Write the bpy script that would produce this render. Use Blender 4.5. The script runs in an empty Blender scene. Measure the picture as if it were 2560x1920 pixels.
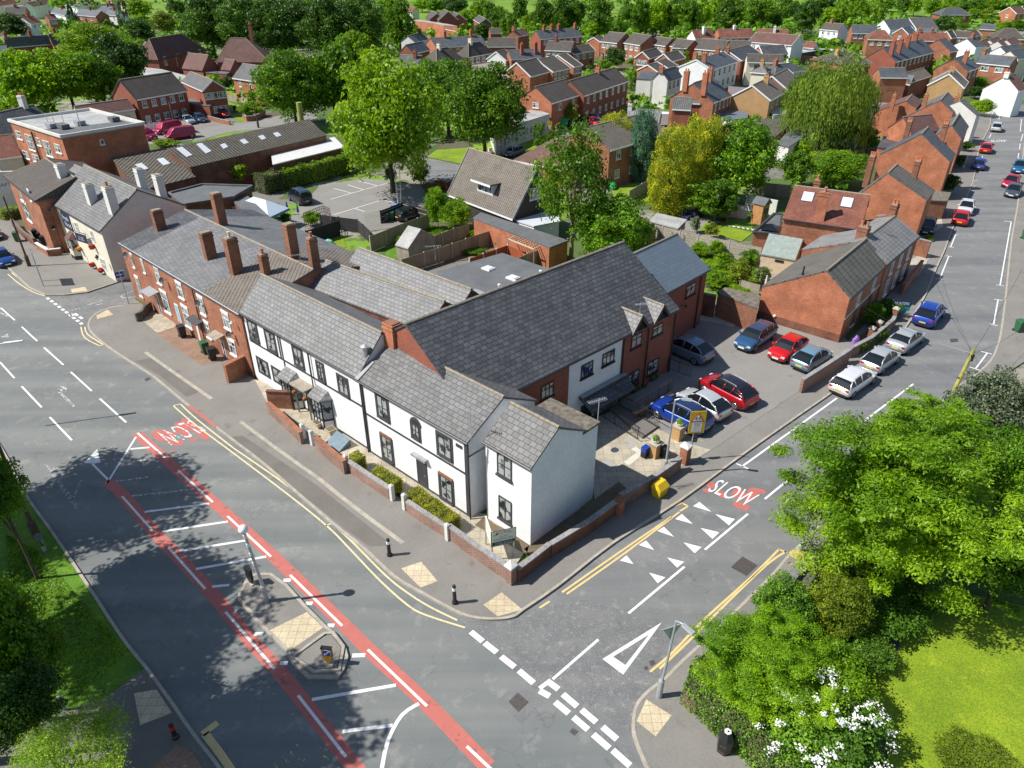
import bpy,math,random
import numpy as np
from mathutils import Vector,Matrix
rnd=random.Random(7)
SC=bpy.context.scene
COL=SC.collection
# ------------------------------------------------------------------ camera
FPX,PITCH,CAMH=1800.0,math.radians(31.3),28.5
cam=bpy.data.objects.new('camera',bpy.data.cameras.new('camera'))
COL.objects.link(cam)
cam.location=(0,0,CAMH)
cam.rotation_euler=(math.pi/2 - PITCH,0,0)
cam.data.sensor_width=36.0
cam.data.lens=36.0*FPX/2560
cam.data.clip_end=3000
cam.data.clip_start=0.5
SC.camera=cam
# ------------------------------------------------------------------ light
SUN_AZ,SUN_EL=math.radians(262),math.radians(48.5)
world=bpy.data.worlds.new('World');SC.world=world;world.use_nodes=True
wn=world.node_tree.nodes;wl=world.node_tree.links
sky=wn.new('ShaderNodeTexSky');sky.sky_type='NISHITA';sky.sun_disc=False
sky.sun_elevation=SUN_EL;sky.sun_rotation=SUN_AZ
sky.air_density=1.0;sky.dust_density=0.6;sky.ozone_density=1.5
wl.new(sky.outputs[0],wn['Background'].inputs[0]);wn['Background'].inputs[1].default_value=0.09
sun=bpy.data.objects.new('sun',bpy.data.lights.new('sun','SUN'));COL.objects.link(sun)
sun.data.energy=5.0;sun.data.angle=math.radians(0.5);sun.data.color=(1.0,0.955,0.88)
sd=Vector((math.sin(SUN_AZ)*math.cos(SUN_EL),math.cos(SUN_AZ)*math.cos(SUN_EL),math.sin(SUN_EL)))
sun.rotation_euler=sd.to_track_quat('Z','Y').to_euler();sun.location=sd*100
SC.view_settings.view_transform='Standard';SC.view_settings.look='None'
SC.view_settings.gamma=1;SC.view_settings.exposure=0.45
SC.cycles.max_bounces=5;SC.cycles.transparent_max_bounces=8
SC.cycles.diffuse_bounces=3;SC.cycles.glossy_bounces=2
# ------------------------------------------------------------------ surveying: sight lines from the camera onto real planes
_s8=2212/860;_s3=2212/300;_s4=5.53;_t=2212/430
K={0:(0,0,2212/2560),1:(0,0,_s8),2:(850,0,_s8),3:(1700,0,_s8),4:(0,440,_s8),5:(560,560,_s8),6:(1200,560,_s8),
 7:(1700,440,_s8),8:(0,960,_s8),9:(0,1280,_s8),10:(560,1120,_s8),11:(1100,1280,_s8),12:(1700,960,_s8),13:(1700,1280,_s8),
 21:(560,740,_s3),22:(1100,1100,_s3),23:(1380,960,_s3),24:(1860,660,_s3),25:(1560,700,_s3),26:(0,200,_s4),27:(1000,350,_s4),28:(2160,200,_s4),
 31:(0,0,_t),32:(430,0,_t),33:(860,0,_t),34:(1290,0,_t),35:(1700,0,1270/430),36:(2130,0,1270/430),
 37:(0,480,1270/300),38:(1640,1000,6.35),39:(1200,1310,6.35),40:(550,500,1270/300),41:(1350,250,3.175),42:(1500,500,3.175)}
SP,CP=math.sin(PITCH),math.cos(PITCH)
def ray(k,x,y):
 ox,oy,s=K[k]
 a=(ox+x/s-1280)/FPX;b=-(oy+y/s-960)/FPX
 return Vector((a,CP+b*SP,-SP+b*CP))
def W(k,x,y,z=0.0):
 d=ray(k,x,y);t=(CAMH-z)/-d.z
 return Vector((d.x*t,d.y*t,z))
def on_plane(k,x,y,p,n):
 d=ray(k,x,y);o=Vector((0,0,CAMH))
 t=(p-o).dot(n)/d.dot(n)
 return o+d*t
def height(base,k,x,y):
 """height above the point `base` at which a vertical there meets the sight line through the pixel"""
 d=ray(k,x,y);b=Vector((base.x,base.y))
 h=Vector((d.x,d.y));t=b.dot(h)/h.dot(h)
 return CAMH+d.z*t
# ------------------------------------------------------------------ objects
ORG={}
def props(o,label=None,cat=None,group=None,kind=None):
 if label: o['label']=label
 if cat: o['category']=cat
 if group: o['group']=group
 if kind: o['kind']=kind
 return o
def empty(name,loc,label,cat,group=None):
 o=bpy.data.objects.new(name,None);COL.objects.link(o)
 o.location=loc;o.empty_display_size=.3;ORG[o.name]=Vector(loc)
 return props(o,label,cat,group)
class MB:
 def __init__(s): s.v=[];s.f=[];s.m=[];s.mi=0
 def add(s,vs,fs):
  b=len(s.v);s.v+=[tuple(v) for v in vs]
  for f in fs: s.f.append([b+i for i in f]);s.m.append(s.mi)
  return s
 def face(s,*vs): return s.add(vs,[range(len(vs))])
 def hull8(s,a,b):
  n=len(a)
  s.add(list(a)+list(b),[list(range(n))[::-1],list(range(n,2*n))]+[[i,(i+1) % n,n+(i+1) % n,n+i] for i in range(n)])
  return s
 def prism(s,pts,z0,z1):
  pts=[Vector((p[0],p[1],0)) for p in pts]
  if sum(pts[i].x*pts[(i+1)%len(pts)].y-pts[(i+1)%len(pts)].x*pts[i].y for i in range(len(pts)))<0: pts.reverse()
  return s.hull8([Vector((p.x,p.y,z0)) for p in pts],[Vector((p.x,p.y,z1)) for p in pts])
 def box(s,c,size,u=Vector((1,0,0)),w=Vector((0,0,1))):
  u=Vector(u).normalized();w=Vector(w).normalized();v=w.cross(u).normalized();c=Vector(c)
  a,b,h=size[0]/2,size[1]/2,size[2]/2
  lo=[c+u*x+v*y-w*h for x,y in ((-a,-b),(a,-b),(a,b),(-a,b))]
  return s.hull8(lo,[p+w*2*h for p in lo])
 def bar(s,p,q,wd,hg,up=Vector((0,0,1))):
  p,q=Vector(p),Vector(q);u=(q-p)
  if abs(u.normalized().dot(up))>.98: up=Vector((1,0,0))
  L=u.length;u.normalize();v=up.cross(u).normalized();w=u.cross(v)
  lo=[p+v*x+w*y for x,y in ((-wd/2,-hg/2),(wd/2,-hg/2),(wd/2,hg/2),(-wd/2,hg/2))]
  return s.hull8(lo,[a+u*L for a in lo])
 def tube(s,p,q,r0,r1=None,n=8):
  p,q=Vector(p),Vector(q);r1=r0 if r1 is None else r1
  u=(q-p).normalized();a=u.orthogonal().normalized();b=u.cross(a)
  ring=lambda c,r: [c+(a*math.cos(t)+b*math.sin(t))*r for t in [2*math.pi*i/n for i in range(n)]]
  return s.hull8(ring(p,r0),ring(q,r1))
 def path(s,pts,rs,n=7):
  pts=[Vector(p) for p in pts];R=[]
  for i,p in enumerate(pts):
   u=(pts[min(i+1,len(pts)-1)]-pts[max(i-1,0)]).normalized()
   a=Vector((0,1,0)).cross(u)
   a=a.normalized() if a.length>.1 else u.orthogonal().normalized()
   b=u.cross(a);r=rs[i] if isinstance(rs,(list,tuple)) else rs
   R.append([p+(a*math.cos(t)+b*math.sin(t))*r for t in [2*math.pi*j/n for j in range(n)]])
  vs=[v for r in R for v in r];fs=[list(range(n))[::-1],[len(vs)-n+j for j in range(n)]]
  for i in range(len(pts)-1):
   for j in range(n): fs.append([i*n+j,i*n+(j+1) % n,(i+1)*n+(j+1) % n,(i+1)*n+j])
  return s.add(vs,fs)
 def lathe(s,c,prof,n=12,axis=Vector((0,0,1))):
  c=Vector(c);a=axis.orthogonal().normalized();b=axis.cross(a);vs=[];fs=[]
  for r,z in prof:
   vs+=[c+axis*z+(a*math.cos(t)+b*math.sin(t))*r for t in [2*math.pi*i/n for i in range(n)]]
  for i in range(len(prof)-1):
   for j in range(n): fs.append([i*n+j,i*n+(j+1) % n,(i+1)*n+(j+1) % n,(i+1)*n+j])
  fs.append(list(range(n))[::-1]);fs.append([len(vs)-n+j for j in range(n)])
  return s.add(vs,fs)
 def build(s,name,mats,parent=None,smooth=False,org=None,uv=True):
  if not isinstance(mats,(list,tuple)): mats=[mats]
  o0=ORG[parent.name] if parent is not None else (Vector(org) if org is not None else Vector((0,0,0)))
  me=bpy.data.meshes.new(name)
  me.from_pydata([(v[0]-o0.x,v[1]-o0.y,v[2]-o0.z) for v in s.v],[],[list(f) for f in s.f])
  for m in mats: me.materials.append(m)
  if len(mats)>1: me.polygons.foreach_set('material_index',s.m)
  me.update()
  if uv and len(me.polygons):
   co=np.array(s.v,dtype=float);lay=me.uv_layers.new(name='UVMap');out=np.zeros((len(me.loops),2))
   for p in me.polygons:
    n=p.normal
    if abs(n.z)>.97: h=Vector((1,0,0));v=Vector((0,1,0))
    else: h=Vector((-n.y,n.x,0)).normalized();v=Vector(n).cross(h)
    for li in p.loop_indices:
     q=s.v[me.loops[li].vertex_index]
     out[li]=(q[0]*h.x+q[1]*h.y,q[0]*v.x+q[1]*v.y+q[2]*v.z)
   lay.data.foreach_set('uv',out.ravel())
  if smooth:
   me.polygons.foreach_set('use_smooth',[True]*len(me.polygons))
  o=bpy.data.objects.new(name,me);COL.objects.link(o)
  if parent is not None: o.parent=parent
  elif org is not None: o.location=org
  ORG[o.name]=o0
  return o
def dup(src,loc,rotz=0,label=None,cat=None,group=None,scale=None):
 r=src.copy();COL.objects.link(r);r.location=loc;r.rotation_euler=(0,0,rotz)
 if scale is not None: r.scale=scale if hasattr(scale,'__len__') else (scale,)*3
 props(r,label,cat,group)
 for c in list(src.children):
  d=c.copy();COL.objects.link(d);d.parent=r
  for g in list(c.children):
   e=g.copy();COL.objects.link(e);e.parent=d
 return r
# ------------------------------------------------------------------ materials
MATS={}
def newmat(name):
 m=bpy.data.materials.new(name);m.use_nodes=True
 return m,m.node_tree,m.node_tree.nodes,m.node_tree.links,m.node_tree.nodes['Principled BSDF']
def nd(nt,typ,**kw):
 n=nt.nodes.new(typ)
 for k,v in kw.items():
  if k.startswith('i_'): n.inputs[k[2:].replace('_',' ')].default_value=v
  else: setattr(n,k,v)
 return n
def c4(c): return (c[0],c[1],c[2],1)
def coords(nt,mode):
 if mode=='uv': return nt.nodes.new('ShaderNodeUVMap').outputs[0]
 if mode=='obj': return nt.nodes.new('ShaderNodeTexCoord').outputs['Object']
 return nt.nodes.new('ShaderNodeNewGeometry').outputs['Position']
def noise(nt,vec,scale,detail=4,rough=.6):
 n=nd(nt,'ShaderNodeTexNoise');n.inputs['Scale'].default_value=scale;n.inputs['Detail'].default_value=detail
 n.inputs['Roughness'].default_value=rough;nt.links.new(vec,n.inputs['Vector']);return n.outputs[0]
def ramp(nt,fac,a,b,ca=(0,0,0),cb=(1,1,1)):
 r=nd(nt,'ShaderNodeValToRGB');r.color_ramp.elements[0].position=a;r.color_ramp.elements[1].position=b
 r.color_ramp.elements[0].color=c4(ca);r.color_ramp.elements[1].color=c4(cb);nt.links.new(fac,r.inputs[0]);return r.outputs[0]
def mix(nt,fac,a,b,mode='MIX'):
 m=nd(nt,'ShaderNodeMix',data_type='RGBA',blend_type=mode)
 for i,v in ((0,fac),(6,a),(7,b)):
  if hasattr(v,'is_linked'): nt.links.new(v,m.inputs[i])
  elif i==0: m.inputs[0].default_value=v
  else: m.inputs[i].default_value=c4(v)
 return m.outputs[2]
def bump(nt,hgt,strength,dist=.02):
 b=nd(nt,'ShaderNodeBump');b.inputs['Strength'].default_value=strength;b.inputs['Distance'].default_value=dist
 nt.links.new(hgt,b.inputs['Height']);return b.outputs[0]
def plain(name,col,rough=.7,metal=0,var=.18,scale=2.5,var2=.08,bmp=0,coord='pos',coat=0):
 if name in MATS: return MATS[name]
 m,nt,n,l,p=newmat(name)
 v=coords(nt,coord)
 c=mix(nt,ramp(nt,noise(nt,v,scale),.3,.7),[x*(1-var) for x in col],[min(1,x*(1+var)) for x in col])
 c=mix(nt,1.0,c,ramp(nt,noise(nt,v,scale*9,3),.35,.65,(1-var2*2,)*3,(1,1,1)),'MULTIPLY')
 l.new(c,p.inputs['Base Color']);p.inputs['Roughness'].default_value=rough;p.inputs['Metallic'].default_value=metal
 if coat: p.inputs['Coat Weight'].default_value=coat
 if bmp: l.new(bump(nt,noise(nt,v,scale*12,3),bmp),p.inputs['Normal'])
 MATS[name]=m;return m
def bricks(name,c1,c2,mortar,bw=.225,bh=.075,ms=.01,stain=(.6,.55,.5),st=.35,rough=.85,bmp=.4,off=.5,patch=None,nscale=.7):
 if name in MATS: return MATS[name]
 m,nt,n,l,p=newmat(name)
 v=coords(nt,'uv');g=coords(nt,'pos')
 b=nd(nt,'ShaderNodeTexBrick');l.new(v,b.inputs['Vector']);b.offset=off
 b.inputs['Color1'].default_value=c4(c1);b.inputs['Color2'].default_value=c4(c2);b.inputs['Mortar'].default_value=c4(mortar)
 b.inputs['Scale'].default_value=1;b.inputs['Brick Width'].default_value=bw;b.inputs['Row Height'].default_value=bh
 b.inputs['Mortar Size'].default_value=ms;b.inputs['Mortar Smooth'].default_value=.3;b.inputs['Bias'].default_value=0
 s=ramp(nt,noise(nt,g,nscale,5,.65),.35,.68,[1-st*(1-x) for x in stain],(1.06,1.06,1.06))
 c=mix(nt,1.0,b.outputs[0],s,'MULTIPLY')
 c=mix(nt,1.0,c,ramp(nt,noise(nt,g,9,3),.3,.7,(.84,)*3,(1.12,)*3),'MULTIPLY')
 if patch: c=mix(nt,ramp(nt,noise(nt,g,patch[1],6,.7),patch[2],patch[2]+.08),c,patch[0])
 l.new(c,p.inputs['Base Color']);p.inputs['Roughness'].default_value=rough
 inv=nd(nt,'ShaderNodeMath',operation='SUBTRACT');inv.inputs[0].default_value=1;l.new(b.outputs[1],inv.inputs[1])
 l.new(bump(nt,inv.outputs[0],bmp,.01),p.inputs['Normal'])
 MATS[name]=m;return m
def ribbed(name,col,dark,pitch=.3,row=.34,axis='u',lichen=None,rough=.85,duty=.28):
 """interlocking tiles or corrugated sheet: ribs running up the slope, faint course lines"""
 if name in MATS: return MATS[name]
 m,nt,n,l,p=newmat(name)
 v=coords(nt,'uv');g=coords(nt,'pos')
 sep=nd(nt,'ShaderNodeSeparateXYZ');l.new(v,sep.inputs[0])
 def tri(sock,period):
  a=nd(nt,'ShaderNodeMath',operation='MULTIPLY');l.new(sock,a.inputs[0]);a.inputs[1].default_value=1/period
  f=nd(nt,'ShaderNodeMath',operation='FRACT');l.new(a.outputs[0],f.inputs[0]);return f.outputs[0]
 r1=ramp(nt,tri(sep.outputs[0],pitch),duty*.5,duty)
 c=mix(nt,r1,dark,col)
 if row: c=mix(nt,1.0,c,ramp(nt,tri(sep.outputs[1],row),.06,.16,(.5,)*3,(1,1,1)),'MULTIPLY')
 c=mix(nt,1.0,c,ramp(nt,noise(nt,g,.8,5),.3,.7,(.78,)*3,(1.15,)*3),'MULTIPLY')
 c=mix(nt,1.0,c,ramp(nt,noise(nt,g,7,3),.3,.7,(.85,)*3,(1.15,)*3),'MULTIPLY')
 if lichen: c=mix(nt,ramp(nt,noise(nt,g,3.5,6,.75),.52,.62),c,lichen)
 l.new(c,p.inputs['Base Color']);p.inputs['Roughness'].default_value=rough
 l.new(bump(nt,r1,.6,.03),p.inputs['Normal'])
 MATS[name]=m;return m
def glassmat(name,base=(.02,.025,.03),curtain=None,cs=1.0):
 if name in MATS: return MATS[name]
 m,nt,n,l,p=newmat(name)
 if curtain:
  g=coords(nt,'pos');oi=nd(nt,'ShaderNodeObjectInfo')
  ad=nd(nt,'ShaderNodeVectorMath',operation='ADD');l.new(g,ad.inputs[0]);l.new(oi.outputs['Random'],ad.inputs[1])
  f=ramp(nt,noise(nt,ad.outputs[0],cs,2),.43,.5)
  l.new(mix(nt,f,base,curtain),p.inputs['Base Color'])
 else: p.inputs['Base Color'].default_value=c4(base)
 p.inputs['Roughness'].default_value=.06;p.inputs['Specular IOR Level'].default_value=.8
 MATS[name]=m;return m
def leafmat(name,dark,light,trans=.35,scale=.35,tip=None):
 if name in MATS: return MATS[name]
 m,nt,n,l,p=newmat(name)
 g=coords(nt,'obj');oi=nd(nt,'ShaderNodeObjectInfo')
 wn_=nd(nt,'ShaderNodeTexWhiteNoise',noise_dimensions='3D')
 isl=nd(nt,'ShaderNodeNewGeometry')
 f1=ramp(nt,noise(nt,g,scale,3),.35,.65)
 c=mix(nt,f1,dark,light)
 c=mix(nt,1.0,c,ramp(nt,noise(nt,g,5,3),.35,.65,(.62,.68,.7),(1.3,1.22,1.1)),'MULTIPLY')
 c=mix(nt,1.0,c,ramp(nt,isl.outputs['Random Per Island'],0,1,(.62,.66,.6),(1.35,1.3,1.2)),'MULTIPLY')
 if tip: c=mix(nt,ramp(nt,isl.outputs['Random Per Island'],tip[1],tip[1]+.02),c,tip[0])
 hs=nd(nt,'ShaderNodeHueSaturation')
 mr=nd(nt,'ShaderNodeMapRange');mr.inputs[3].default_value=.82;mr.inputs[4].default_value=1.18
 l.new(oi.outputs['Random'],mr.inputs[0]);l.new(mr.outputs[0],hs.inputs['Value']);l.new(c,hs.inputs['Color'])
 p.inputs['Roughness'].default_value=.5;p.inputs['Specular IOR Level'].default_value=.35
 l.new(hs.outputs[0],p.inputs['Base Color'])
 t=nd(nt,'ShaderNodeBsdfTranslucent');tc=mix(nt,1.0,hs.outputs[0],(1.6,1.5,.6),'MULTIPLY');l.new(tc,t.inputs[0])
 ms=nd(nt,'ShaderNodeMixShader');ms.inputs[0].default_value=trans
 l.new(p.outputs[0],ms.inputs[1]);l.new(t.outputs[0],ms.inputs[2]);l.new(ms.outputs[0],nt.nodes['Material Output'].inputs[0])
 MATS[name]=m;return m
def paintmark(name,col,wear=.45,scale=5):
 """thermoplastic road paint, worn away in flecks"""
 if name in MATS: return MATS[name]
 m,nt,n,l,p=newmat(name);g=coords(nt,'pos')
 c=mix(nt,ramp(nt,noise(nt,g,2.5,4),.3,.7),[x*.86 for x in col],col)
 l.new(c,p.inputs['Base Color']);p.inputs['Roughness'].default_value=.7
 a=ramp(nt,noise(nt,g,scale,6,.75),wear-.04,wear+.02)
 l.new(a,p.inputs['Alpha']);MATS[name]=m;return m
# ------------------------------------------------------------------ palette
M_BRICK=bricks('brick_orange',(.47,.155,.07),(.30,.09,.046),(.34,.23,.16),stain=(.5,.47,.45),st=.75)
M_BRICK_HOT=bricks('brick_bright',(.55,.165,.07),(.38,.11,.055),(.46,.28,.18),stain=(.55,.5,.45),st=.7)
M_BRICK_OLD=bricks('brick_old',(.33,.105,.05),(.2,.065,.035),(.3,.22,.15),stain=(.55,.5,.45),st=.7)
M_BRICK_RED=bricks('brick_red',(.34,.075,.04),(.25,.055,.032),(.26,.16,.11),st=.4)
M_BRICK_DK=bricks('brick_dark',(.27,.085,.045),(.17,.055,.035),(.24,.17,.12),stain=(.4,.35,.3),st=.8)
M_BRICK_WALL=bricks('brick_garden_wall',(.32,.12,.08),(.2,.08,.06),(.42,.37,.31),ms=.013,stain=(.5,.48,.42),st=.6)
M_BRICK_YEL=bricks('brick_buff',(.5,.29,.11),(.42,.23,.085),(.42,.32,.2),st=.3)
M_SLATE=bricks('slate_pale',(.165,.165,.166),(.112,.113,.116),(.012,.012,.012),bw=.42,bh=.3,ms=.017,stain=(.72,.7,.66),st=.7,rough=.62,bmp=.5)
M_SLATE_L=bricks('slate_light',(.20,.202,.206),(.145,.147,.152),(.02,.02,.022),bw=.42,bh=.3,ms=.017,stain=(.75,.73,.68),st=.6,rough=.6,bmp=.5)
M_SLATE_D=bricks('slate_dark',(.108,.112,.122),(.062,.065,.072),(.008,.008,.01),bw=.46,bh=.33,ms=.02,stain=(.6,.58,.56),st=.6,rough=.6,bmp=.7,patch=((.15,.152,.15),4.5,.60))
M_SLATE_B=bricks('slate_new',(.13,.165,.20),(.115,.15,.185),(.07,.09,.115),bw=.6,bh=.33,ms=.012,stain=(.9,.9,.9),st=.3,rough=.5,bmp=.2)
M_SLATE_F=bricks('slate_far',(.10,.115,.135),(.07,.08,.095),(.04,.045,.05),bw=.5,bh=.3,ms=.015,st=.5,rough=.6)
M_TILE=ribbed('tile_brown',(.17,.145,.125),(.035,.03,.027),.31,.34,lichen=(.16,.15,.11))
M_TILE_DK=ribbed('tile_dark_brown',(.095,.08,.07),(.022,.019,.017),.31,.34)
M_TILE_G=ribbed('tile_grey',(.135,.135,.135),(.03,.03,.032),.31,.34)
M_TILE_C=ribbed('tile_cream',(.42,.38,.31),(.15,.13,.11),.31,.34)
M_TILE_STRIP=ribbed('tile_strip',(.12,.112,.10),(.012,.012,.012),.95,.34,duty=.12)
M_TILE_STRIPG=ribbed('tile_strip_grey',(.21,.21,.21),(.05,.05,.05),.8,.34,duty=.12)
M_TILE_RED=bricks('tile_clay',(.30,.105,.06),(.19,.07,.05),(.06,.03,.025),bw=.2,bh=.14,ms=.012,stain=(.55,.5,.5),st=.8)
M_TILE_PURP=bricks('tile_purple',(.20,.095,.08),(.14,.07,.062),(.05,.03,.03),bw=.2,bh=.14,ms=.012,stain=(.6,.6,.55),st=.7)
M_TILE_PLAIN=bricks('tile_plain_dark',(.075,.065,.06),(.05,.045,.043),(.02,.02,.02),bw=.2,bh=.14,ms=.01,st=.5)
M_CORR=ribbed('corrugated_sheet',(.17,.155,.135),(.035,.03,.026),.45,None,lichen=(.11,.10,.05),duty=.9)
M_WHITE=plain('render_white',(.78,.79,.80),.8,var=.07,scale=.5,var2=.05)
M_CREAM=plain('render_cream',(.70,.65,.52),.8,var=.06,scale=.8)
M_OFFW=plain('render_offwhite',(.66,.65,.62),.8,var=.07,scale=.9)
M_GREYR=plain('render_grey',(.62,.60,.56),.85,var=.08,scale=.6,var2=.05)
M_PVC=plain('white_pvc',(.82,.83,.84),.35,var=.03)
M_BLACK=plain('black_paint',(.022,.022,.026),.45,var=.2)
M_CHAR=plain('charcoal_paint',(.05,.05,.058),.6,var=.2)
M_LEAD=plain('lead',(.30,.31,.33),.5,var=.15)
M_MORT=plain('ridge_mortar',(.27,.235,.18),.9,var=.3,scale=5,bmp=.6)
M_CONC=plain('concrete',(.42,.38,.31),.9,var=.16,scale=1.5,var2=.1,bmp=.3)
M_KERB=plain('kerb_stone',(.40,.36,.30),.9,var=.18,scale=2.2,var2=.12,bmp=.3)
M_POT=plain('terracotta',(.50,.16,.07),.8,var=.15)
M_POTC=plain('buff_pot',(.62,.52,.38),.8,var=.15)
M_FELT=plain('roof_felt',(.12,.128,.135),.85,var=.18,scale=.6,var2=.08,bmp=.3)
M_FELT_L=plain('roof_felt_pale',(.36,.36,.35),.85,var=.25,scale=.5,var2=.1)
M_MOSS=plain('mossy_roof',(.19,.165,.13),.95,var=.5,scale=3,var2=.25,bmp=1)
M_WOOD=plain('weathered_wood',(.27,.225,.16),.85,var=.2,scale=1.2,var2=.12,bmp=.4)
M_WOODG=plain('grey_wood',(.33,.29,.23),.85,var=.2,scale=1.5,var2=.14,bmp=.4)
M_WOODD=plain('dark_wood',(.04,.032,.028),.8,var=.25,bmp=.3)
M_WOODR=plain('stained_wood',(.32,.07,.025),.7,var=.2,bmp=.3)
M_WOODO=plain('orange_wood',(.48,.24,.09),.7,var=.15,bmp=.3)
M_STEEL=plain('galvanised_steel',(.42,.46,.49),.45,.4,var=.12)
M_ALU=plain('aluminium',(.65,.66,.68),.35,.6,var=.06)
M_BARK=plain('bark',(.10,.075,.05),.95,var=.35,scale=4,var2=.2,bmp=1)
M_BARKL=plain('pale_bark',(.30,.235,.14),.95,var=.3,scale=4,var2=.2,bmp=1)
M_PLAS_BK=plain('black_plastic',(.018,.018,.02),.4,var=.1)
M_PLAS_GN=plain('green_plastic',(.03,.12,.05),.45,var=.1)
M_PLAS_BL=plain('blue_plastic',(.01,.05,.32),.4,var=.1)
M_RUBBER=plain('tyre_rubber',(.018,.018,.019),.8,var=.1)
M_GLASS=glassmat('window_glass',(.018,.022,.026),(.34,.37,.36),1.6)
M_GLASS_D=glassmat('window_glass_dark',(.015,.018,.022))
M_CARGL=glassmat('car_glass',(.008,.011,.013))
M_SKYL=plain('rooflight',(.62,.66,.70),.15,var=.06)
M_YELLOW=plain('yellow_plastic',(.72,.48,.02),.5,var=.06)
M_ORANGE=plain('orange_plastic',(.78,.33,.01),.45,var=.05)
M_BLUES=plain('sign_blue',(.01,.06,.32),.45,var=.05)
M_NAVY=plain('navy_board',(.015,.03,.085),.5,var=.08)
M_GRNS=plain('green_cloth',(.01,.28,.07),.6,var=.25,scale=3)
M_REDP=plain('red_paint',(.55,.02,.02),.5,var=.08)
# leaves
L_MID=leafmat('leaf_mid',(.055,.145,.006),(.16,.32,.012))
L_DARK=leafmat('leaf_dark',(.028,.08,.010),(.08,.18,.014),.28)
L_LIME=leafmat('leaf_lime',(.14,.27,.008),(.31,.46,.02),.4,.25)
L_BRIGHT=leafmat('leaf_bright',(.11,.25,.006),(.27,.44,.014),.42)
L_GOLD=leafmat('leaf_gold',(.15,.24,.008),(.50,.50,.025),.4,3)
L_BLUE=leafmat('leaf_blue',(.05,.15,.10),(.14,.30,.20),.2)
L_SILVER=leafmat('leaf_silver',(.10,.15,.09),(.26,.31,.21),.2)
L_WILLOW=leafmat('leaf_willow',(.09,.18,.02),(.24,.34,.045),.35,.8)
L_OLIVE=leafmat('leaf_olive',(.11,.18,.012),(.27,.36,.025),.35)
L_RED=leafmat('leaf_red',(.24,.10,.02),(.50,.16,.04),.3)
L_PRIVET=leafmat('leaf_privet',(.14,.20,.006),(.46,.46,.015),.3,1.6)
L_IVY=leafmat('leaf_ivy',(.05,.13,.010),(.15,.30,.022),.2,1.2)
L_VARI=leafmat('leaf_variegated',(.05,.12,.02),(.20,.27,.09),.25,1.0)
M_FLOW=plain('white_blossom',(.85,.85,.83),.6,var=.03)
M_FLOWP=plain('pink_blossom',(.75,.35,.42),.6,var=.2)
M_FLOWR=plain('red_blossom',(.7,.05,.02),.6,var=.3,scale=8)
# ground
def groundmat(name,c1,c2,sc,c3=None,fine=.12,rough=.9,bmp=.3,t3=(.55,.65),extra=None):
 m,nt,n,l,p=newmat(name);g=coords(nt,'pos')
 c=mix(nt,ramp(nt,noise(nt,g,sc,6,.65),.3,.7),c1,c2)
 if c3: c=mix(nt,ramp(nt,noise(nt,g,sc*3.1,5,.7),*t3),c,c3)
 c=mix(nt,1.0,c,ramp(nt,noise(nt,g,14,4,.7),.3,.7,(1-fine*2,)*3,(1+fine,)*3),'MULTIPLY')
 if extra: c=extra(nt,g,c)
 l.new(c,p.inputs['Base Color']);p.inputs['Roughness'].default_value=rough
 l.new(bump(nt,noise(nt,g,25,3),bmp),p.inputs['Normal']);MATS[name]=m;return m
def roadwear(nt,g,c):
 # long soft wheel tracks following the main road, and a few hairline cracks
 mp=nd(nt,'ShaderNodeMapping');mp.inputs['Rotation'].default_value=(0,0,math.radians(-43.5));mp.inputs['Scale'].default_value=(.035,.55,1)
 nt.links.new(g,mp.inputs[0])
 c=mix(nt,1.0,c,ramp(nt,noise(nt,mp.outputs[0],1,3,.5),.35,.65,(.80,.82,.84),(1.12,1.1,1.08)),'MULTIPLY')
 vo=nd(nt,'ShaderNodeTexVoronoi',feature='DISTANCE_TO_EDGE');vo.inputs['Scale'].default_value=.16
 d=nd(nt,'ShaderNodeVectorMath',operation='ADD')
 nn=nd(nt,'ShaderNodeTexNoise');nn.inputs['Scale'].default_value=.8;nt.links.new(g,nn.inputs['Vector'])
 sc_=nd(nt,'ShaderNodeVectorMath',operation='SCALE');sc_.inputs['Scale'].default_value=3;nt.links.new(nn.outputs['Color'],sc_.inputs[0])
 nt.links.new(g,d.inputs[0]);nt.links.new(sc_.outputs[0],d.inputs[1]);nt.links.new(d.outputs[0],vo.inputs['Vector'])
 return mix(nt,1.0,c,ramp(nt,vo.outputs['Distance'],.0,.006,(.78,)*3,(1,1,1)),'MULTIPLY')
G_ROAD=groundmat('asphalt_main',(.155,.166,.162),(.188,.197,.190),.25,(.225,.228,.216),fine=.06,extra=roadwear)
G_ROAD2=groundmat('asphalt_side',(.155,.160,.163),(.190,.193,.192),.3,(.22,.22,.215),fine=.11,extra=roadwear)
G_PATCH=groundmat('asphalt_rough',(.145,.148,.15),(.20,.202,.2),1.2,(.27,.27,.26),fine=.2,extra=roadwear)
G_CARP=groundmat('asphalt_carpark',(.20,.193,.18),(.25,.24,.225),.22,(.165,.16,.152),fine=.08,t3=(.6,.7))
G_PAVE=groundmat('pavement_asphalt',(.178,.168,.152),(.226,.213,.193),.35,(.15,.143,.13),fine=.08,t3=(.58,.7))
G_PAVE_D=groundmat('pavement_patch',(.13,.12,.106),(.165,.154,.137),.5,fine=.07)
G_GRASS=groundmat('lawn',(.13,.22,.004),(.24,.34,.006),.35,(.38,.42,.02),fine=.28,bmp=.8,t3=(.55,.8))
G_GRASS2=groundmat('verge_grass',(.055,.15,.004),(.12,.26,.006),.8,(.20,.32,.01),fine=.3,bmp=.9,t3=(.55,.75))
G_PARK=groundmat('park_grass',(.10,.20,.01),(.17,.29,.012),.05,(.14,.24,.02),fine=.1)
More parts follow.
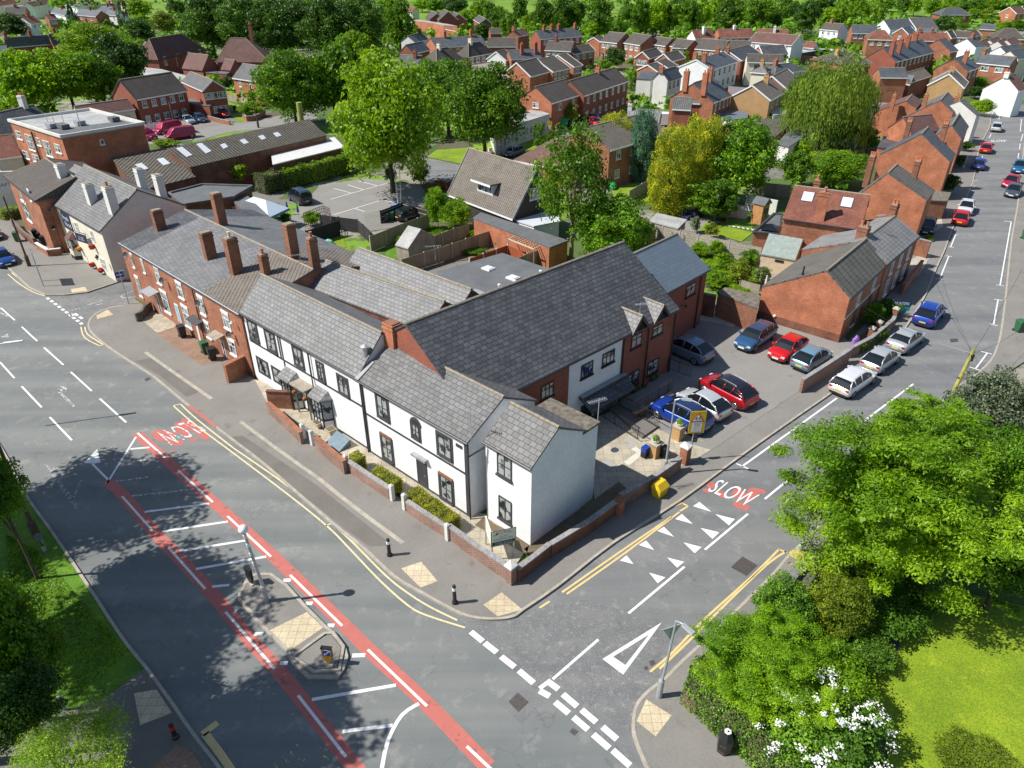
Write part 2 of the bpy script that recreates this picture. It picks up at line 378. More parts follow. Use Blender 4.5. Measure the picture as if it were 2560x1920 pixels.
G_TURF=groundmat('artificial_turf',(.08,.20,.01),(.10,.24,.015),2,fine=.05)
def plots(nt,g,c):
 vo=nd(nt,'ShaderNodeTexVoronoi',distance='CHEBYCHEV');vo.inputs['Scale'].default_value=.14;nt.links.new(g,vo.inputs['Vector'])
 sp=nd(nt,'ShaderNodeSeparateColor');nt.links.new(vo.outputs['Color'],sp.inputs[0])
 r=nd(nt,'ShaderNodeValToRGB');r.color_ramp.interpolation='CONSTANT';e=r.color_ramp.elements;e[0].position=0;e[0].color=(.07,.12,.02,1);e[1].position=.3;e[1].color=(.14,.26,.012,1)
 for p_,cc in ((.52,(.17,.16,.145)),(.68,(.10,.085,.055)),(.78,(.26,.24,.2)),(.88,(.05,.10,.015))): q=e.new(p_);q.color=c4(cc)
 nt.links.new(sp.outputs[0],r.inputs[0]);return mix(nt,ramp(nt,noise(nt,g,.5,4),.38,.5),c,r.outputs[0])
G_EARTH=groundmat('garden_ground',(.06,.085,.02),(.12,.14,.045),.3,(.16,.135,.09),fine=.25,bmp=.8,extra=plots)
G_SOIL=groundmat('soil',(.12,.09,.055),(.2,.155,.1),.9,(.10,.12,.03),fine=.3,bmp=.8)
G_SLAB=bricks('paving_slabs',(.46,.41,.32),(.38,.34,.27),(.2,.18,.14),bw=.6,bh=.6,ms=.012,off=0,stain=(.6,.58,.5),st=.6,bmp=.3)
G_TACT=bricks('tactile_paving',(.58,.49,.34),(.50,.42,.29),(.30,.25,.17),bw=.4,bh=.4,ms=.012,off=0,stain=(.8,.78,.72),st=.6,bmp=.3)
G_BLOCK=bricks('block_paving',(.34,.20,.14),(.27,.165,.12),(.14,.11,.08),bw=.2,bh=.1,ms=.008,stain=(.6,.6,.5),st=.6)
G_REDPAINT=paintmark('red_road_paint',(.46,.135,.11),.37,1.6)
P_WHITE=paintmark('white_road_paint',(.74,.74,.73),.33,6)
P_WORN=paintmark('worn_white_paint',(.62,.62,.61),.52,7)
P_GHOST=paintmark('ghost_white_paint',(.40,.42,.42),.53,6)
P_YEL=paintmark('yellow_road_paint',(.66,.50,.22),.36,6)
P_YELP=paintmark('pale_yellow_paint',(.70,.58,.33),.38,6)
P_YELW=paintmark('worn_yellow_paint',(.55,.44,.18),.56,5)
# ------------------------------------------------------------------ facades, windows
UP=Vector((0,0,1))
class Fac:
 def __init__(s,O,u,n,L=0): s.O=Vector(O);s.u=Vector(u);s.n=Vector(n);s.L=L
 def pt(s,a,z,off=0): return s.O+s.u*a+UP*z+s.n*off
 def px(s,k,x,y):
  p=on_plane(k,x,y,s.O,s.n);return ((p-s.O).dot(s.u),p.z-s.O.z)
def rect(mb,F,a0,a1,z0,z1,off,th):
 c=F.pt((a0+a1)/2,(z0+z1)/2,off-th/2);mb.box(c,(abs(a1-a0),th,abs(z1-z0)),F.u);return mb
def window(root,F,a0,a1,z0,z1,fr=M_PVC,cols=2,transom=.3,sill=None,surround=None,glass=None,name='window',fw=.07,head=None,open_=False,sash=False):
 if a1<a0: a0,a1=a1,a0
 if z1<z0: z0,z1=z1,z0
 mb=MB()
 for b in ((a0,a0+fw,z0,z1),(a1-fw,a1,z0,z1),(a0+fw,a1-fw,z0,z0+fw),(a0+fw,a1-fw,z1-fw,z1)): rect(mb,F,*b,.05,.05)
 iw=(a1-a0-2*fw)/cols
 for i in range(1,cols): rect(mb,F,a0+fw+iw*i-fw*.35,a0+fw+iw*i+fw*.35,z0+fw,z1-fw,.047,.04)
 if transom: zt=z1-(z1-z0)*transom;rect(mb,F,a0+fw,a1-fw,zt-fw*.35,zt+fw*.35,.044,.04)
 w=mb.build(name,fr,root)
 g=MB();rect(g,F,a0+fw*.5,a1-fw*.5,z0+fw*.5,z1-fw*.5,.022,.018);g.build('pane',glass or M_GLASS,w)
 if sill is not None: s=MB();rect(s,F,a0-.07,a1+.07,z0-.12,z0-.003,.11,.11);s.build('sill',sill,w)
 if head is not None: s=MB();rect(s,F,a0-.07,a1+.07,z1+.003,z1+.2,.06,.06);s.build('lintel',head,w)
 if surround is not None:
  s=MB();t=.15
  for b in ((a0-t,a0,z0-t,z1+t*.6),(a1,a1+t,z0-t,z1+t*.6),(a0,a1,z0-t,z0),(a0,a1,z1,z1+t*.6)): rect(s,F,*b,.035,.035)
  s.build('surround',surround,w)
 return w
def winpx(root,F,k,x0,y0,x1,y1,**kw):
 a0,z1=F.px(k,x0,y0);a1,z0=F.px(k,x1,y1)
 return window(root,F,a0,a1,z0,z1,**kw)
def door(root,F,a0,a1,z0,z1,mat,fr=M_PVC,glazed=False):
 mb=MB();rect(mb,F,a0,a1,z0,z1,.03,.03);d=mb.build('door',mat,root)
 f=MB();t=.09
 for b in ((a0-t,a0,z0,z1+t),(a1,a1+t,z0,z1+t),(a0,a1,z1,z1+t)): rect(f,F,*b,.045,.045)
 f.build('door_frame',fr,d)
 if glazed: g=MB();rect(g,F,a0+.15,a1-.15,z0+(z1-z0)*.45,z1-.15,.036,.006);g.build('pane',M_GLASS_D,d)
 h=MB();h.lathe(F.pt(a1-.1,(z0+z1)/2,.03),[(.03,0),(.03,.05)],6,F.n);h.build('handle',M_ALU,d)
 return d
# ------------------------------------------------------------------ houses
DIAG=[];ALLH=[]
class House: pass
def house(name,label,cat,e1,e2,r,he,hr=None,rend=1,wall=M_BRICK,roof=M_SLATE,root=None,group=None,ov=.22,go=.08,back=None,hb=None,
          hip1=0,hip2=0,ridge=M_MORT,fascia=None,barge=None,gable1=None,gable2=None,gutter=None,base=None,z0=0.,rb=None,nowall=False):
 """e1,e2: ends of the near roof edge (at height he); r: a ridge end seen above e1 (rend=1) or e2 (rend=2)"""
 e1=W(*e1,he) if isinstance(e1,tuple) else e1
 e2=W(*e2,he) if isinstance(e2,tuple) else e2
 u=Vector((e2.x-e1.x,e2.y-e1.y,0));L=u.length;u.normalize();v=Vector((-u.y,u.x,0))
 if v.dot(Vector((e1.x,e1.y,0)))<0: v=-v     # away from the camera
 if isinstance(r,tuple) and len(r)==3:
  if hr is None:
   p=on_plane(*r,e1 if rend==1 else e2,u);hd=(p-e1).dot(v);hr=p.z
  else:
   p=W(*r,hr);hd=(p-e1).dot(v);pit=math.atan2(hr-he,hd)
   if not math.radians(20)<pit<math.radians(48 if not (hip1 or hip2) else 56):
    kt=math.tan(math.radians(34));d=ray(*r)
    t=(CAMH-he+kt*Vector((e1.x,e1.y,0)).dot(v))/(kt*Vector((d.x,d.y,0)).dot(v)-d.z)
    hd=max(2.2,min(5.5,(d*t-Vector((e1.x,e1.y,0))).dot(v)-0)) ;hr=he+kt*hd
 else: hd=r
 bk=None
 if isinstance(back,tuple):   # back eave corner seen on a gable plane: (k, x, y) at the rend end, (k, x, y, end) at the other
  pb=on_plane(*back[:3],(e1 if (back[3] if len(back)>3 else rend)==1 else e2),u);bk=(pb-e1).dot(v);bz=pb.z;back=None
 D=back if back else 2*hd;hb=he if hb is None else hb
 DIAG.append((label[:40],round(L,1),round(hd,1),round(D,1),'he',he,'hr',round(hr,2),'pitch',round(math.degrees(math.atan2(hr-he,hd)))))
 H=House();H.u,H.v,H.L,H.hd,H.D,H.he,H.hr,H.hb,H.e1,H.e2=u,v,L,hd,D,he,hr,hb,e1,e2
 if bk: D=bk;hb=bz
 if root is None: root=empty(name,(e1+u*L/2+v*D/2).to_2d().to_3d()+UP*z0,label,cat,group)
 H.root=root;ALLH.append(H)
 P=lambda a,b,z: Vector((e1.x,e1.y,0))+u*a+v*b+UP*z
 H.P=P;th=.12
 sf=(hr-he)/hd;sb=(hr-hb)/(D-hd)
 zf=he+sf*ov-th-.02;zb=hb+sb*ov-th-.02;a0,a1=go,L-go
 if not nowall:
  mb=MB()
  if hip1 or hip2: mb.prism([P(a0+ov*(hip1>0),ov,0),P(a1-ov*(hip2>0),ov,0),P(a1-ov*(hip2>0),D-ov,0),P(a0+ov*(hip1>0),D-ov,0)],z0,he-.06)
  else:
   sec=[(ov,z0),(ov,zf),(hd,hr-th-.03),(D-ov,zb),(D-ov,z0)]
   mb.hull8([P(a0,b,z) for b,z in sec],[P(a1,b,z) for b,z in sec])
  mb.build('wall',wall,root)
 rb_=MB()
 if hip1 or hip2:
  R1,R2=P(hip1,hd,hr),P(L-hip2,hd,hr);q=[P(0,0,he),P(L,0,he),P(L,D,hb),P(0,D,hb)]
  rb_.add(q+[R1,R2]+[p-UP*th for p in q],[[0,1,5,4],[2,3,4,5],[1,2,5],[3,0,4],[9,8,7,6],[0,6,7,1],[1,7,8,2],[2,8,9,3],[3,9,6,0]])
 else:
  sec=[(0,he),(hd,hr),(D,hb),(D,hb-th),(hd,hr-th*1.2),(0,he-th)]
  for A in (0,L): pass
  vs=[P(0,b,z) for b,z in sec]+[P(L,b,z) for b,z in sec]
  fs=[[0,5,4,1],[1,4,3,2],[6,7,10,11],[7,8,9,10]]+[[i,i+1,7+i,6+i] for i in range(5)]+[[5,0,6,11]]
  rb_.add(vs,fs)
 ro=rb_.build('roof',roof,root)
 bm_fix(ro);H.roof=ro
 if ridge:
  rd=MB();
  if hip1 or hip2:
   rd.tube(P(hip1,hd,hr),P(L-hip2,hd,hr),.1,n=6)
   for c,e in ((P(0,0,he),P(hip1,hd,hr)),(P(0,D,hb),P(hip1,hd,hr)),(P(L,0,he),P(L-hip2,hd,hr)),(P(L,D,hb),P(L-hip2,hd,hr))):
    if (hip1 and e==P(hip1,hd,hr)) or hip2: rd.tube(c,e,.07,n=5)
  else: rd.tube(P(0,hd,hr-.02),P(L,hd,hr-.02),.11,n=6)
  rd.build('ridge_tiles',ridge,ro)
 if fascia: f=MB();f.bar(P(0,-.02,he-.1),P(L,-.02,he-.1),.05,.2);f.build('fascia',fascia,root)
 if gutter: f=MB();f.tube(P(-.05,-.07,he-.06),P(L+.05,-.07,he-.06),.065,n=6);f.build('gutter',gutter,root)
 if barge:
  f=MB()
  for A in (-.03,L+.03):
   f.bar(P(A,0,he-.05),P(A,hd,hr-.05),.06,.24);f.bar(P(A,hd,hr-.05),P(A,D,hb-.05),.06,.24)
  f.build('bargeboard',barge,ro)
 H.f=Fac(P(0,ov,0),u,-v,L);H.b=Fac(P(L,D-ov,0),-u,v,L)
 H.g1=Fac(P(go,ov,0),v,-u,D-2*ov);H.g2=Fac(P(L-go,ov,0),v,u,D-2*ov)
 rn=(u.cross(v*hd+UP*(hr-he))).normalized()
 if rn.z<0: rn=-rn
 H.rn=rn;H.rp=P(0,0,he);H.rv=(v*hd+UP*(hr-he)).normalized()
 return H
def bm_fix(o):
 import bmesh
 b=bmesh.new();b.from_mesh(o.data);bmesh.ops.recalc_face_normals(b,faces=b.faces);b.to_mesh(o.data);b.free()
def chimney(H,base,ty,a=.55,b=.9,pots=1,mat=M_BRICK,pot=M_POT,cap=None,back=None,top=None,tx=None):
 """base: pixel where the stack's near face meets the front roof slope (or, back=True, the ridge); ty: pixel row of its top"""
 k,x,y=base
 if back is not None: back=float(back)*(back is not True);p=on_plane(k,x,y,H.P(0,H.hd+back,0),H.v)
 else: p=on_plane(k,x,y,H.rp,H.rn)
 zt=top if top else height(p,k,tx if tx else x,ty)
 c=p+H.v*b/2
 zlo=p.z-.5 if back is None else min(p.z-1,H.he-.8)
 mb=MB();mb.box(Vector((c.x,c.y,(zlo+zt)/2)),(a,b,zt-zlo),H.u)
 mb.box(Vector((c.x,c.y,zt-.22)),(a+.09,b+.09,.1),H.u);mb.box(Vector((c.x,c.y,zt+.04)),(a+.06,b+.06,.08),H.u)
 ch=mb.build('chimney',mat,H.root)
 f=MB();f.box(Vector((c.x,c.y,zt+.12)),(a*.85,b*.85,.08),H.u);f.build('flaunching',cap or M_MORT,ch)
 for i in range(pots):
  q=c+H.v*((i-(pots-1)/2)*b/max(pots,2)*1.0);f=MB()
  f.lathe(Vector((q.x,q.y,zt+.12)),[(.14,0),(.12,.12),(.11,.38),(.14,.42),(.13,.46),(.09,.46)],8);f.build('chimney_pot',pot,ch)
 return ch
def autowin(H,fac,n,z,w=1.0,h=1.1,m=.9,**kw):
 F=getattr(H,fac)
 for i in range(n):
  c=m+(F.L-2*m)*(i+.5)/n;window(H.root,F,c-w/2,c+w/2,z,z+h,**kw)
def block(name,label,cat,corners,wall,roof,root=None,group=None,parapet=0,z0=0,capm=None,th=.14,edge=None):
 """flat or lean-to building: roof corners as (k,x,y,z); walls drop to the ground"""
 pts=[W(c[0],c[1],c[2],c[3]) if isinstance(c,tuple) and len(c)==4 else Vector(c) for c in corners]
 if sum(pts[i].x*pts[(i+1) % len(pts)].y-pts[(i+1) % len(pts)].x*pts[i].y for i in range(len(pts)))<0: pts.reverse()
 c=sum(pts,Vector())/len(pts)
 if root is None: root=empty(name,Vector((c.x,c.y,z0)),label,cat,group)
 ins=[p+((c-p).to_2d().normalized()*.12).to_3d() for p in pts]
 mb=MB();mb.hull8([Vector((p.x,p.y,z0)) for p in ins],[p-UP*(th+.003) for p in ins]);mb.build('wall',wall,root)
 mb=MB();mb.hull8([p-UP*th for p in pts],pts);ro=mb.build('roof',roof,root)
 if parapet:
  mb=MB()
  for i in range(len(pts)):
   p,q=pts[i],pts[(i+1) % len(pts)];d=(q-p).normalized()*.1
   mb.bar(p+UP*parapet/2-d,q+UP*parapet/2-d,.24,parapet)
  mb.build('parapet',capm or wall,root)
 facs=[]
 for i in range(len(pts)):
  p,q=ins[i],ins[(i+1) % len(pts)];u=Vector((q.x-p.x,q.y-p.y,0));L=u.length;u.normalize()
  facs.append(Fac(Vector((p.x,p.y,z0)),u,Vector((u.y,-u.x,0)),L))
 R=House();R.root=root;R.facs=facs;R.pts=pts;R.roof=ro
 return R
def ribbon(mb,pts,w,z,side=0):
 """flat strip along a ground polyline"""
 pts=[Vector((p[0],p[1],0)) for p in pts];n=len(pts);L=[];R=[]
 for i in range(n):
  d=(pts[min(i+1,n-1)]-pts[max(i-1,0)]).normalized();m=Vector((-d.y,d.x,0));o=m*side
  L.append(pts[i]+m*w/2+o);R.append(pts[i]-m*w/2+o)
 for i in range(n-1): mb.face(*[Vector((p.x,p.y,z)) for p in (R[i],R[i+1],L[i+1],L[i])])
 return mb
def smoothline(pts,n=4):
 out=[];P=[Vector((p[0],p[1],0)) for p in pts]
 for i in range(len(P)-1):
  a,b,c,d=P[max(i-1,0)],P[i],P[i+1],P[min(i+2,len(P)-1)]
  for j in range(n):
   t=j/n;out.append(.5*((2*b)+(c-a)*t+(2*a-5*b+4*c-d)*t*t+(3*b-a-3*c+d)*t**3))
 out.append(P[-1]);return out
def sheet(name,pts,z,mat,label=None,cat=None,kind='structure',thick=0):
 mb=MB()
 if thick: mb.prism(pts,z-thick,z)
 else:
  pts=[Vector((p[0],p[1],z)) for p in pts]
  if sum(pts[i].x*pts[(i+1) % len(pts)].y-pts[(i+1) % len(pts)].x*pts[i].y for i in range(len(pts)))<0: pts.reverse()
  mb.face(*pts)
 o=mb.build(name,mat);props(o,label,cat,None,kind);return o
# ------------------------------------------------------------------ ground, roads, pavements
def L_(k,s,z=0.0):
 v=[float(t) for t in s.replace(',',' ').split()]
 return [W(k,v[i],v[i+1],z) for i in range(0,len(v),2)]
KERB_PUB=L_(4,'-400 210 -60 495 75 612 190 722 290 768 420 768 560 752 740 692 850 655')
KERB_N=smoothline(L_(4,'795 840 710 852 620 890 572 950 590 1010 700 1105 850 1205 1000 1303 1200 1470')+L_(8,'1440 320 1700 520 1950 738')+L_(10,'700 490 900 650 1100 835 1270 935 1480 1052 1600 1095 1740 1107 1860 1090 1925 1045')
   +L_(11,'760 480 1120 200')+L_(12,'0 755 360 490 750 215 960 70')+L_(7,'1200 1230 1390 1050 1500 900 1590 740 1640 610 1700 480 1750 345 1880 45')+L_(3,'1925 950 1985 830 2000 740 2010 660'),3)
KERB_S=smoothline(L_(11,'1400 1800 1330 1650 1250 1450 1245 1330 1270 1240 1340 1160 1440 1085 1560 965 1750 790 2000 548 2140 408')+L_(12,'700 1110 790 1025 1000 815 1350 455')+L_(7,'1740 1400 1890 1290 1990 1200 2035 1110 2062 1010 2090 800 2110 600 2130 420 2150 300 2175 150')+L_(28,'2195 1050 2215 900 2240 700 2300 560'),3)
KERB_W=smoothline(L_(8,'-300 0 0 400 150 690 340 960 560 1290 790 1640')+L_(9,'945 1010 1105 1230 1250 1440 1420 1660 1560 1900'),3)
sheet('ground',[(-900,-60,0),(900,-60,0),(900,1500,0),(-900,1500,0)],-.02,G_EARTH)
sheet('park_grass',L_(0,'-900 -20 3200 -20 3200 70 2000 62 900 60 -900 40'),-.012,G_PARK)
iC=len(KERB_N)//2
cor=min(range(len(KERB_N)),key=lambda i: (KERB_N[i]-W(10,1480,1052)).length)
lane0=KERB_N[:4]
main=L_(4,'-400 210 -60 495 75 612 190 722 290 768 572 950')+KERB_N[12:cor+1]+L_(11,'120 700 1290 1645 1500 1900')+L_(9,'1800 2300')+KERB_W[::-1]
sheet('main_road',main,0,G_ROAD)
side=KERB_N[cor:]+L_(3,'2020 640 2300 690 2700 900')+KERB_S[::-1]+L_(11,'1290 1645 120 700')
sheet('side_road',side,0,G_ROAD2)
sheet('junction_patch',L_(11,'130 720 560 640 900 560 1400 690 1480 980 1290 1180 1240 1420 700 1060 620 1150'),.004,G_PATCH)
sheet('lane_road',L_(4,'285 764 420 700 900 560 1000 640 870 790 795 840 710 852 572 955'),-.004,G_PATCH)
PZ=.12
pv=sheet('pavement',KERB_PUB[2:-1]+L_(4,'840 600 560 480 230 380 0 250 -400 0')+KERB_PUB[:2],PZ,G_PAVE,thick=.16)
inner=L_(0,'2040 250 2010 430 1950 600 1880 690 1800 770 1735 835 1470 985 1360 1045 1100 1235 1020 1200 900 1110 560 830')+L_(4,'1560 1250 870 800')
sheet('pavement',KERB_N+inner,PZ,G_PAVE,thick=.16)
sheet('pavement',KERB_S+L_(28,'2600 500 2700 1600')+L_(7,'2300 1000 2212 1200 2040 1310')+L_(12,'1500 700 960 1100 700 1290 560 1420')+L_(13,'60 1000 30 1240 600 1700')+L_(11,'2400 2100 1500 2100'),PZ,G_PAVE,thick=.16)
def kerb(pts,closed=False,w=.14,z=.127):
 mb=MB();n=len(pts);q=[]
 for i in range(n):
  a=pts[(i-1) % n] if closed or i else pts[i];b=pts[(i+1) % n] if closed or i<n-1 else pts[i]
  d=(b-a);d.z=0;d.normalize();m=Vector((-d.y,d.x,0));p=Vector((pts[i].x,pts[i].y,0));q.append((p+m*w/2,p-m*w/2))
 for i in range(n if closed else n-1):
  (a,b),(c,e)=q[i],q[(i+1) % n];up=UP*z;dn=UP*-.03
  mb.hull8([b+dn,e+dn,c+dn,a+dn],[b+up,e+up,c+up,a+up])
 return props(mb.build('kerb',M_KERB),None,None,None,'structure')
kerb(KERB_N);kerb(KERB_PUB);kerb(KERB_S);kerb(KERB_W,z=.1)
# verge and lawns
sheet('grass_verge',KERB_W[:-6]+L_(9,'560 1240 380 1290 -200 1500 -600 900')+L_(8,'-900 400 -500 0'),.06,G_GRASS2)
sheet('footpath',L_(9,'940 1005 990 1080 1105 1230 1250 1440 1420 1660 1100 2100 -300 2100 -300 1560 380 1300 700 1190'),.09,G_PAVE_D,thick=.1)
sheet('lawn',L_(12,'1120 1540 1400 1330 1900 1360 2400 1480')+L_(13,'2700 1500 2700 2100 1350 2100 1330 1500 1180 1200 1250 900 1350 760'),.05,G_GRASS)
# patched strip and flush edging in the long pavement, tactile pads, forecourts
_sz=PZ+.006
def strip(k,s,w,mat,name='pavement_strip',sm=True):
 global _sz;_sz+=.0008;z=_sz
 p=L_(k,s,z);p=smoothline(p,3) if sm and len(p)>2 else p
 mb=MB();ribbon(mb,p,w,z);return props(mb.build(name,mat),None,None,None,'structure')
strip(4,'935 1132 1050 1215 1200 1320 1360 1432',.28,M_KERB)
strip(8,'1545 240 1800 430 2040 600',.25,M_KERB)
strip(10,'602 190 840 380 1150 610',.26,M_KERB)
sheet('pavement_patch',L_(10,'120 -71 320 60 600 250 840 440 1090 640 930 640 730 490 430 250 170 40 40 -60'),PZ+.0045,G_PAVE_D)
sheet('pavement_patch',L_(4,'870 1200 1000 1170 1300 1390 1200 1430 1040 1300'),PZ+.004,G_PAVE_D)
sheet('tactile_paving',L_(10,'1140 785 1270 742 1375 868 1265 908'),PZ+.008,G_TACT)
sheet('tactile_paving',L_(10,'1668 1020 1785 938 1918 1050 1760 1093'),PZ+.008,G_TACT)
sheet('tactile_paving',L_(11,'1325 1217 1488 1320 1385 1455 1262 1355'),PZ+.008,G_TACT)
sheet('tactile_paving',L_(9,'865 1175 1010 1150 1110 1300 905 1380'),.1,G_TACT)
sheet('tactile_paving',L_(4,'622 905 695 868 732 900 628 928'),PZ+.008,G_TACT)
sheet('tactile_paving',L_(4,'458 735 550 720 565 745 465 758'),PZ+.008,G_TACT)
sheet('forecourt_paving',L_(4,'1010 1022 1120 975 1260 1060 1450 1190 1300 1228'),PZ+.008,G_BLOCK)
sheet('concrete_pad',L_(4,'900 925 1060 890 1145 975 1015 1020'),PZ+.03,G_SLAB)
sheet('block_paving',L_(9,'975 1646 1150 1500 1250 1560 1330 1700 1000 1750'),.1,G_BLOCK)
# traffic island
isl=L_(10,'95 968 155 845 210 822 300 820 400 890 530 1035 655 1160 705 1198 775 1290 790 1350 765 1430 735 1478 545 1478 440 1375 410 1310 220 1120 150 1035')
sheet('traffic_island',isl,.11,G_PAVE,thick=.12);kerb(isl,True,.16,.13)
kerb(L_(10,'450 1355 650 1205 705 1205 770 1290 745 1440 580 1450'),True,.16,.2)
sheet('traffic_island_nose',L_(10,'470 1355 650 1225 695 1220 755 1295 730 1425 590 1435'),.17,G_PAVE,thick=.06)
sheet('tactile_paving',L_(10,'290 1185 535 1065 640 1165 425 1315'),.118,G_TACT)
# ------------------------------------------------------------------ painted markings
def lines(name,mat,segs,w,z=.008):
 mb=MB()
 for k,s in segs:
  p=L_(k,s);
  if len(p)>2: p=smoothline(p,3)
  ribbon(mb,p,w,z)
 return props(mb.build(name,mat),None,None,None,'structure')
lines('red_road_band',G_REDPAINT,[(8,'880 318 1080 500 1385 770 1760 1110 2235 1570')],.68,.004)
lines('red_road_band',G_REDPAINT,[(10,'795 1158 925 1290 1300 1640 1700 2050')],.7,.0042)
lines('red_road_band',G_REDPAINT,[(8,'690 620 810 735 1000 960 1340 1320 1620 1660'),(9,'1620 837 1790 1020 1990 1270 2280 1640 2500 1950')],.68,.004)
lines('lane_marking',P_WHITE,[(4,a) for a in ('5 848 95 928','140 970 240 1062','283 1103 408 1215','455 1260 590 1383','642 1432 812 1585','0 1197 93 1300','140 1353 268 1488')]
 +[(8,a) for a in ('320 213 462 362','885 315 1062 473','1145 555 1368 760','1463 850 1742 1110','1865 1228 2200 1555','785 722 980 942','1083 1052 1320 1318','875 340 700 620 700 620','700 620 595 515')]
 +[(9,'1450 642 1765 1008'),(9,'1917 1180 2225 1575'),(10,'925 1297 1305 1660'),(11,'172 1507 440 1760')]
 +[(11,a) for a in ('725 1075 1018 820','1212 652 1572 352','1703 243 1980 12')]+[(12,'545 740 740 580'),(12,'400 530 1010 90'),(12,'1100 300 1500 0')],.13)
lines('hatch_marking',P_WHITE,[(8,a) for a in ('840 418 962 408','930 823 1345 770','1045 948 1465 885','1155 1075 1590 1005','1260 1190 1712 1110','1365 1303 1475 1293')]
 +[(10,'565 1618 1105 1525'),(0,'740 1580 848 1567'),(0,'905 1520 868 1545 838 1600 824 1665')],.17)
lines('hatch_marking',P_WORN,[(8,a) for a in ('790 505 990 483','745 625 950 600','850 720 1245 677')],.15)
lines('edge_tick_marking',P_WHITE,[(8,'1822 1262 1870 1262'),(8,'1965 1411 2010 1411'),(8,'2105 1553 2150 1553'),(8,'1505 1462 1525 1462'),(10,'360 1384 410 1383'),(10,'825 1335 908 1332'),(10,'195 1197 252 1195')],.22,.0085)
dash=[]
for i in range(10):
 t0,t1=i/10,(i+.55)/10;x0,y0,x1,y1=303,783,540,962
 dash.append((4,'%f %f %f %f' % (x0+(x1-x0)*t0,y0+(y1-y0)*t0,x0+(x1-x0)*t1,y0+(y1-y0)*t1)))
lines('give_way_marking',P_WHITE,dash+[(4,'455 888 470 900'),(4,'480 885 500 898'),(4,'510 905 530 918')],.25)
lines('give_way_marking',P_WHITE,[(11,a) for a in ('198 770 275 832','287 842 365 903','393 930 480 998','507 1020 602 1100','740 1222 828 1295','858 1320 952 1400','985 1430 1088 1520','1110 1532 1222 1632','690 1088 762 1140','790 1172 882 1250','910 1272 1005 1352','1045 1382 1138 1462','640 1150 705 1185')],.3)
lines('give_way_marking',P_WHITE,[(11,'640 1135 712 1082')],.2,.0095)
lines('lane_marking',P_WORN,[(4,'445 868 515 850'),(4,'560 832 655 800'),(4,'620 830 660 820'),(4,'775 770 860 738'),(4,'775 772 800 785 870 775'),(4,'0 880 60 905')],.15)
lines('yellow_lines',P_YELP,[(8,'1115 140 1240 250 1440 400'),(10,'0 -12 400 290 660 500 800 640 1000 850 1180 1010 1300 1075 1550 1155'),(8,'1160 128 1270 230 1500 411'),(10,'60 0 440 265 690 480 840 620 1050 830 1200 945 1330 1025 1500 1108'),(8,'1112 140 1165 127'),(10,'652 502 697 482'),
 (4,'50 630 120 690 210 745 290 772'),(4,'75 622 150 680 230 735 297 765'),(4,'520 970 545 1040 640 1092'),(4,'545 970 565 1020 665 1085'),(4,'636 1094 672 1083')],.1,.0075)
lines('yellow_lines',P_YEL,[(11,'785 517 1150 262 1490 30'),(12,'-40 788 12 765'),(11,'815 528 1190 264 1540 0'),(12,'0 818 50 787'),(12,'10 765 52 786'),(11,'1350 1028 1500 900 1700 690 2000 420 2180 240'),(11,'1412 1008 1600 830 1850 580 2100 340 2225 255'),(12,'635 1063 690 1086'),(11,'640 617 705 575')],.12,.0105)
lines('yellow_lines',P_YELW,[(11,'1270 1155 1320 1110'),(9,'1590 1215 1720 1120'),(9,'1720 1120 1785 1195'),(9,'1880 1300 1950 1395')],.13,.0105)
lines('bus_bay_line',P_YEL,[(9,'1318 1425 1420 1560 1500 1680'),(9,'1300 1430 1400 1355')],.32,.0105)
lines('bus_bay_letters',P_YELW,[(9,'1930 1500 1890 1510 1875 1545 1890 1580 1930 1595 1965 1590'),(9,'1825 1565 1880 1646'),(9,'2035 1495 2110 1600'),(9,'1765 1610 1800 1660')],.12,.0105)
lines('parking_bay_marking',P_WHITE,[(7,a) for a in ('2130 292 2058 703','2082 290 2132 293','2033 700 2082 706','2045 797 2015 960','2018 792 2072 800','1990 950 2042 963','1975 1140 1900 1240','1935 1128 2005 1145','1862 1228 1928 1250',
 '1772 378 1740 457','1755 375 1790 380','1723 455 1762 460','1728 517 1670 662','1708 513 1748 518','1645 660 1690 665','1892 27 1880 62','1868 25 1912 30','1862 60 1900 65')]
 +[(28,a) for a in ('1880 487 1865 540','1850 485 1902 487','1845 540 1885 541','1758 745 1730 800','1640 1050 1630 1080','2178 540 2160 712','2150 540 2200 541','2140 710 2180 713','2198 745 2168 845','2160 880 2150 958','2140 1013 2125 1100')]
 +[(12,'362 512 440 545')],.11)
def polys(name,mat,items,z=.0085):
 mb=MB()
 for k,s in items:
  p=L_(k,s,z);c=sum((p[i].x*p[(i+1) % len(p)].y-p[(i+1) % len(p)].x*p[i].y for i in range(len(p))))
  mb.face(*(p if c>0 else p[::-1]))
 return props(mb.build(name,mat),None,None,None,'structure')
polys('speed_hump_triangles',P_WHITE,[(11,a) for a in ('1157 312 1200 278 1245 335','1278 212 1325 183 1378 245','1397 122 1440 95 1506 160','1512 45 1555 12 1626 77','1345 390 1450 420 1400 458','1460 292 1570 320 1525 358','1565 195 1682 225 1638 265','1675 102 1797 130 1752 173','1770 13 1897 45 1858 85')]+[(12,'83 785 125 758 202 822')])
polys('give_way_triangle',P_WHITE,[(11,'1425 710 1045 945 1113 930 1345 787'),(11,'1425 710 1345 787 1192 985 1178 1045'),(11,'1045 945 1178 1045 1192 985 1113 930')])
polys('turn_arrow',P_WORN,[(4,'383 1348 435 1358 420 1392'),(4,'362 1383 378 1372 485 1478 468 1484'),(4,'362 1383 378 1388 422 1380 415 1370 375 1368'),(4,'5 1035 50 1015 60 1040')])
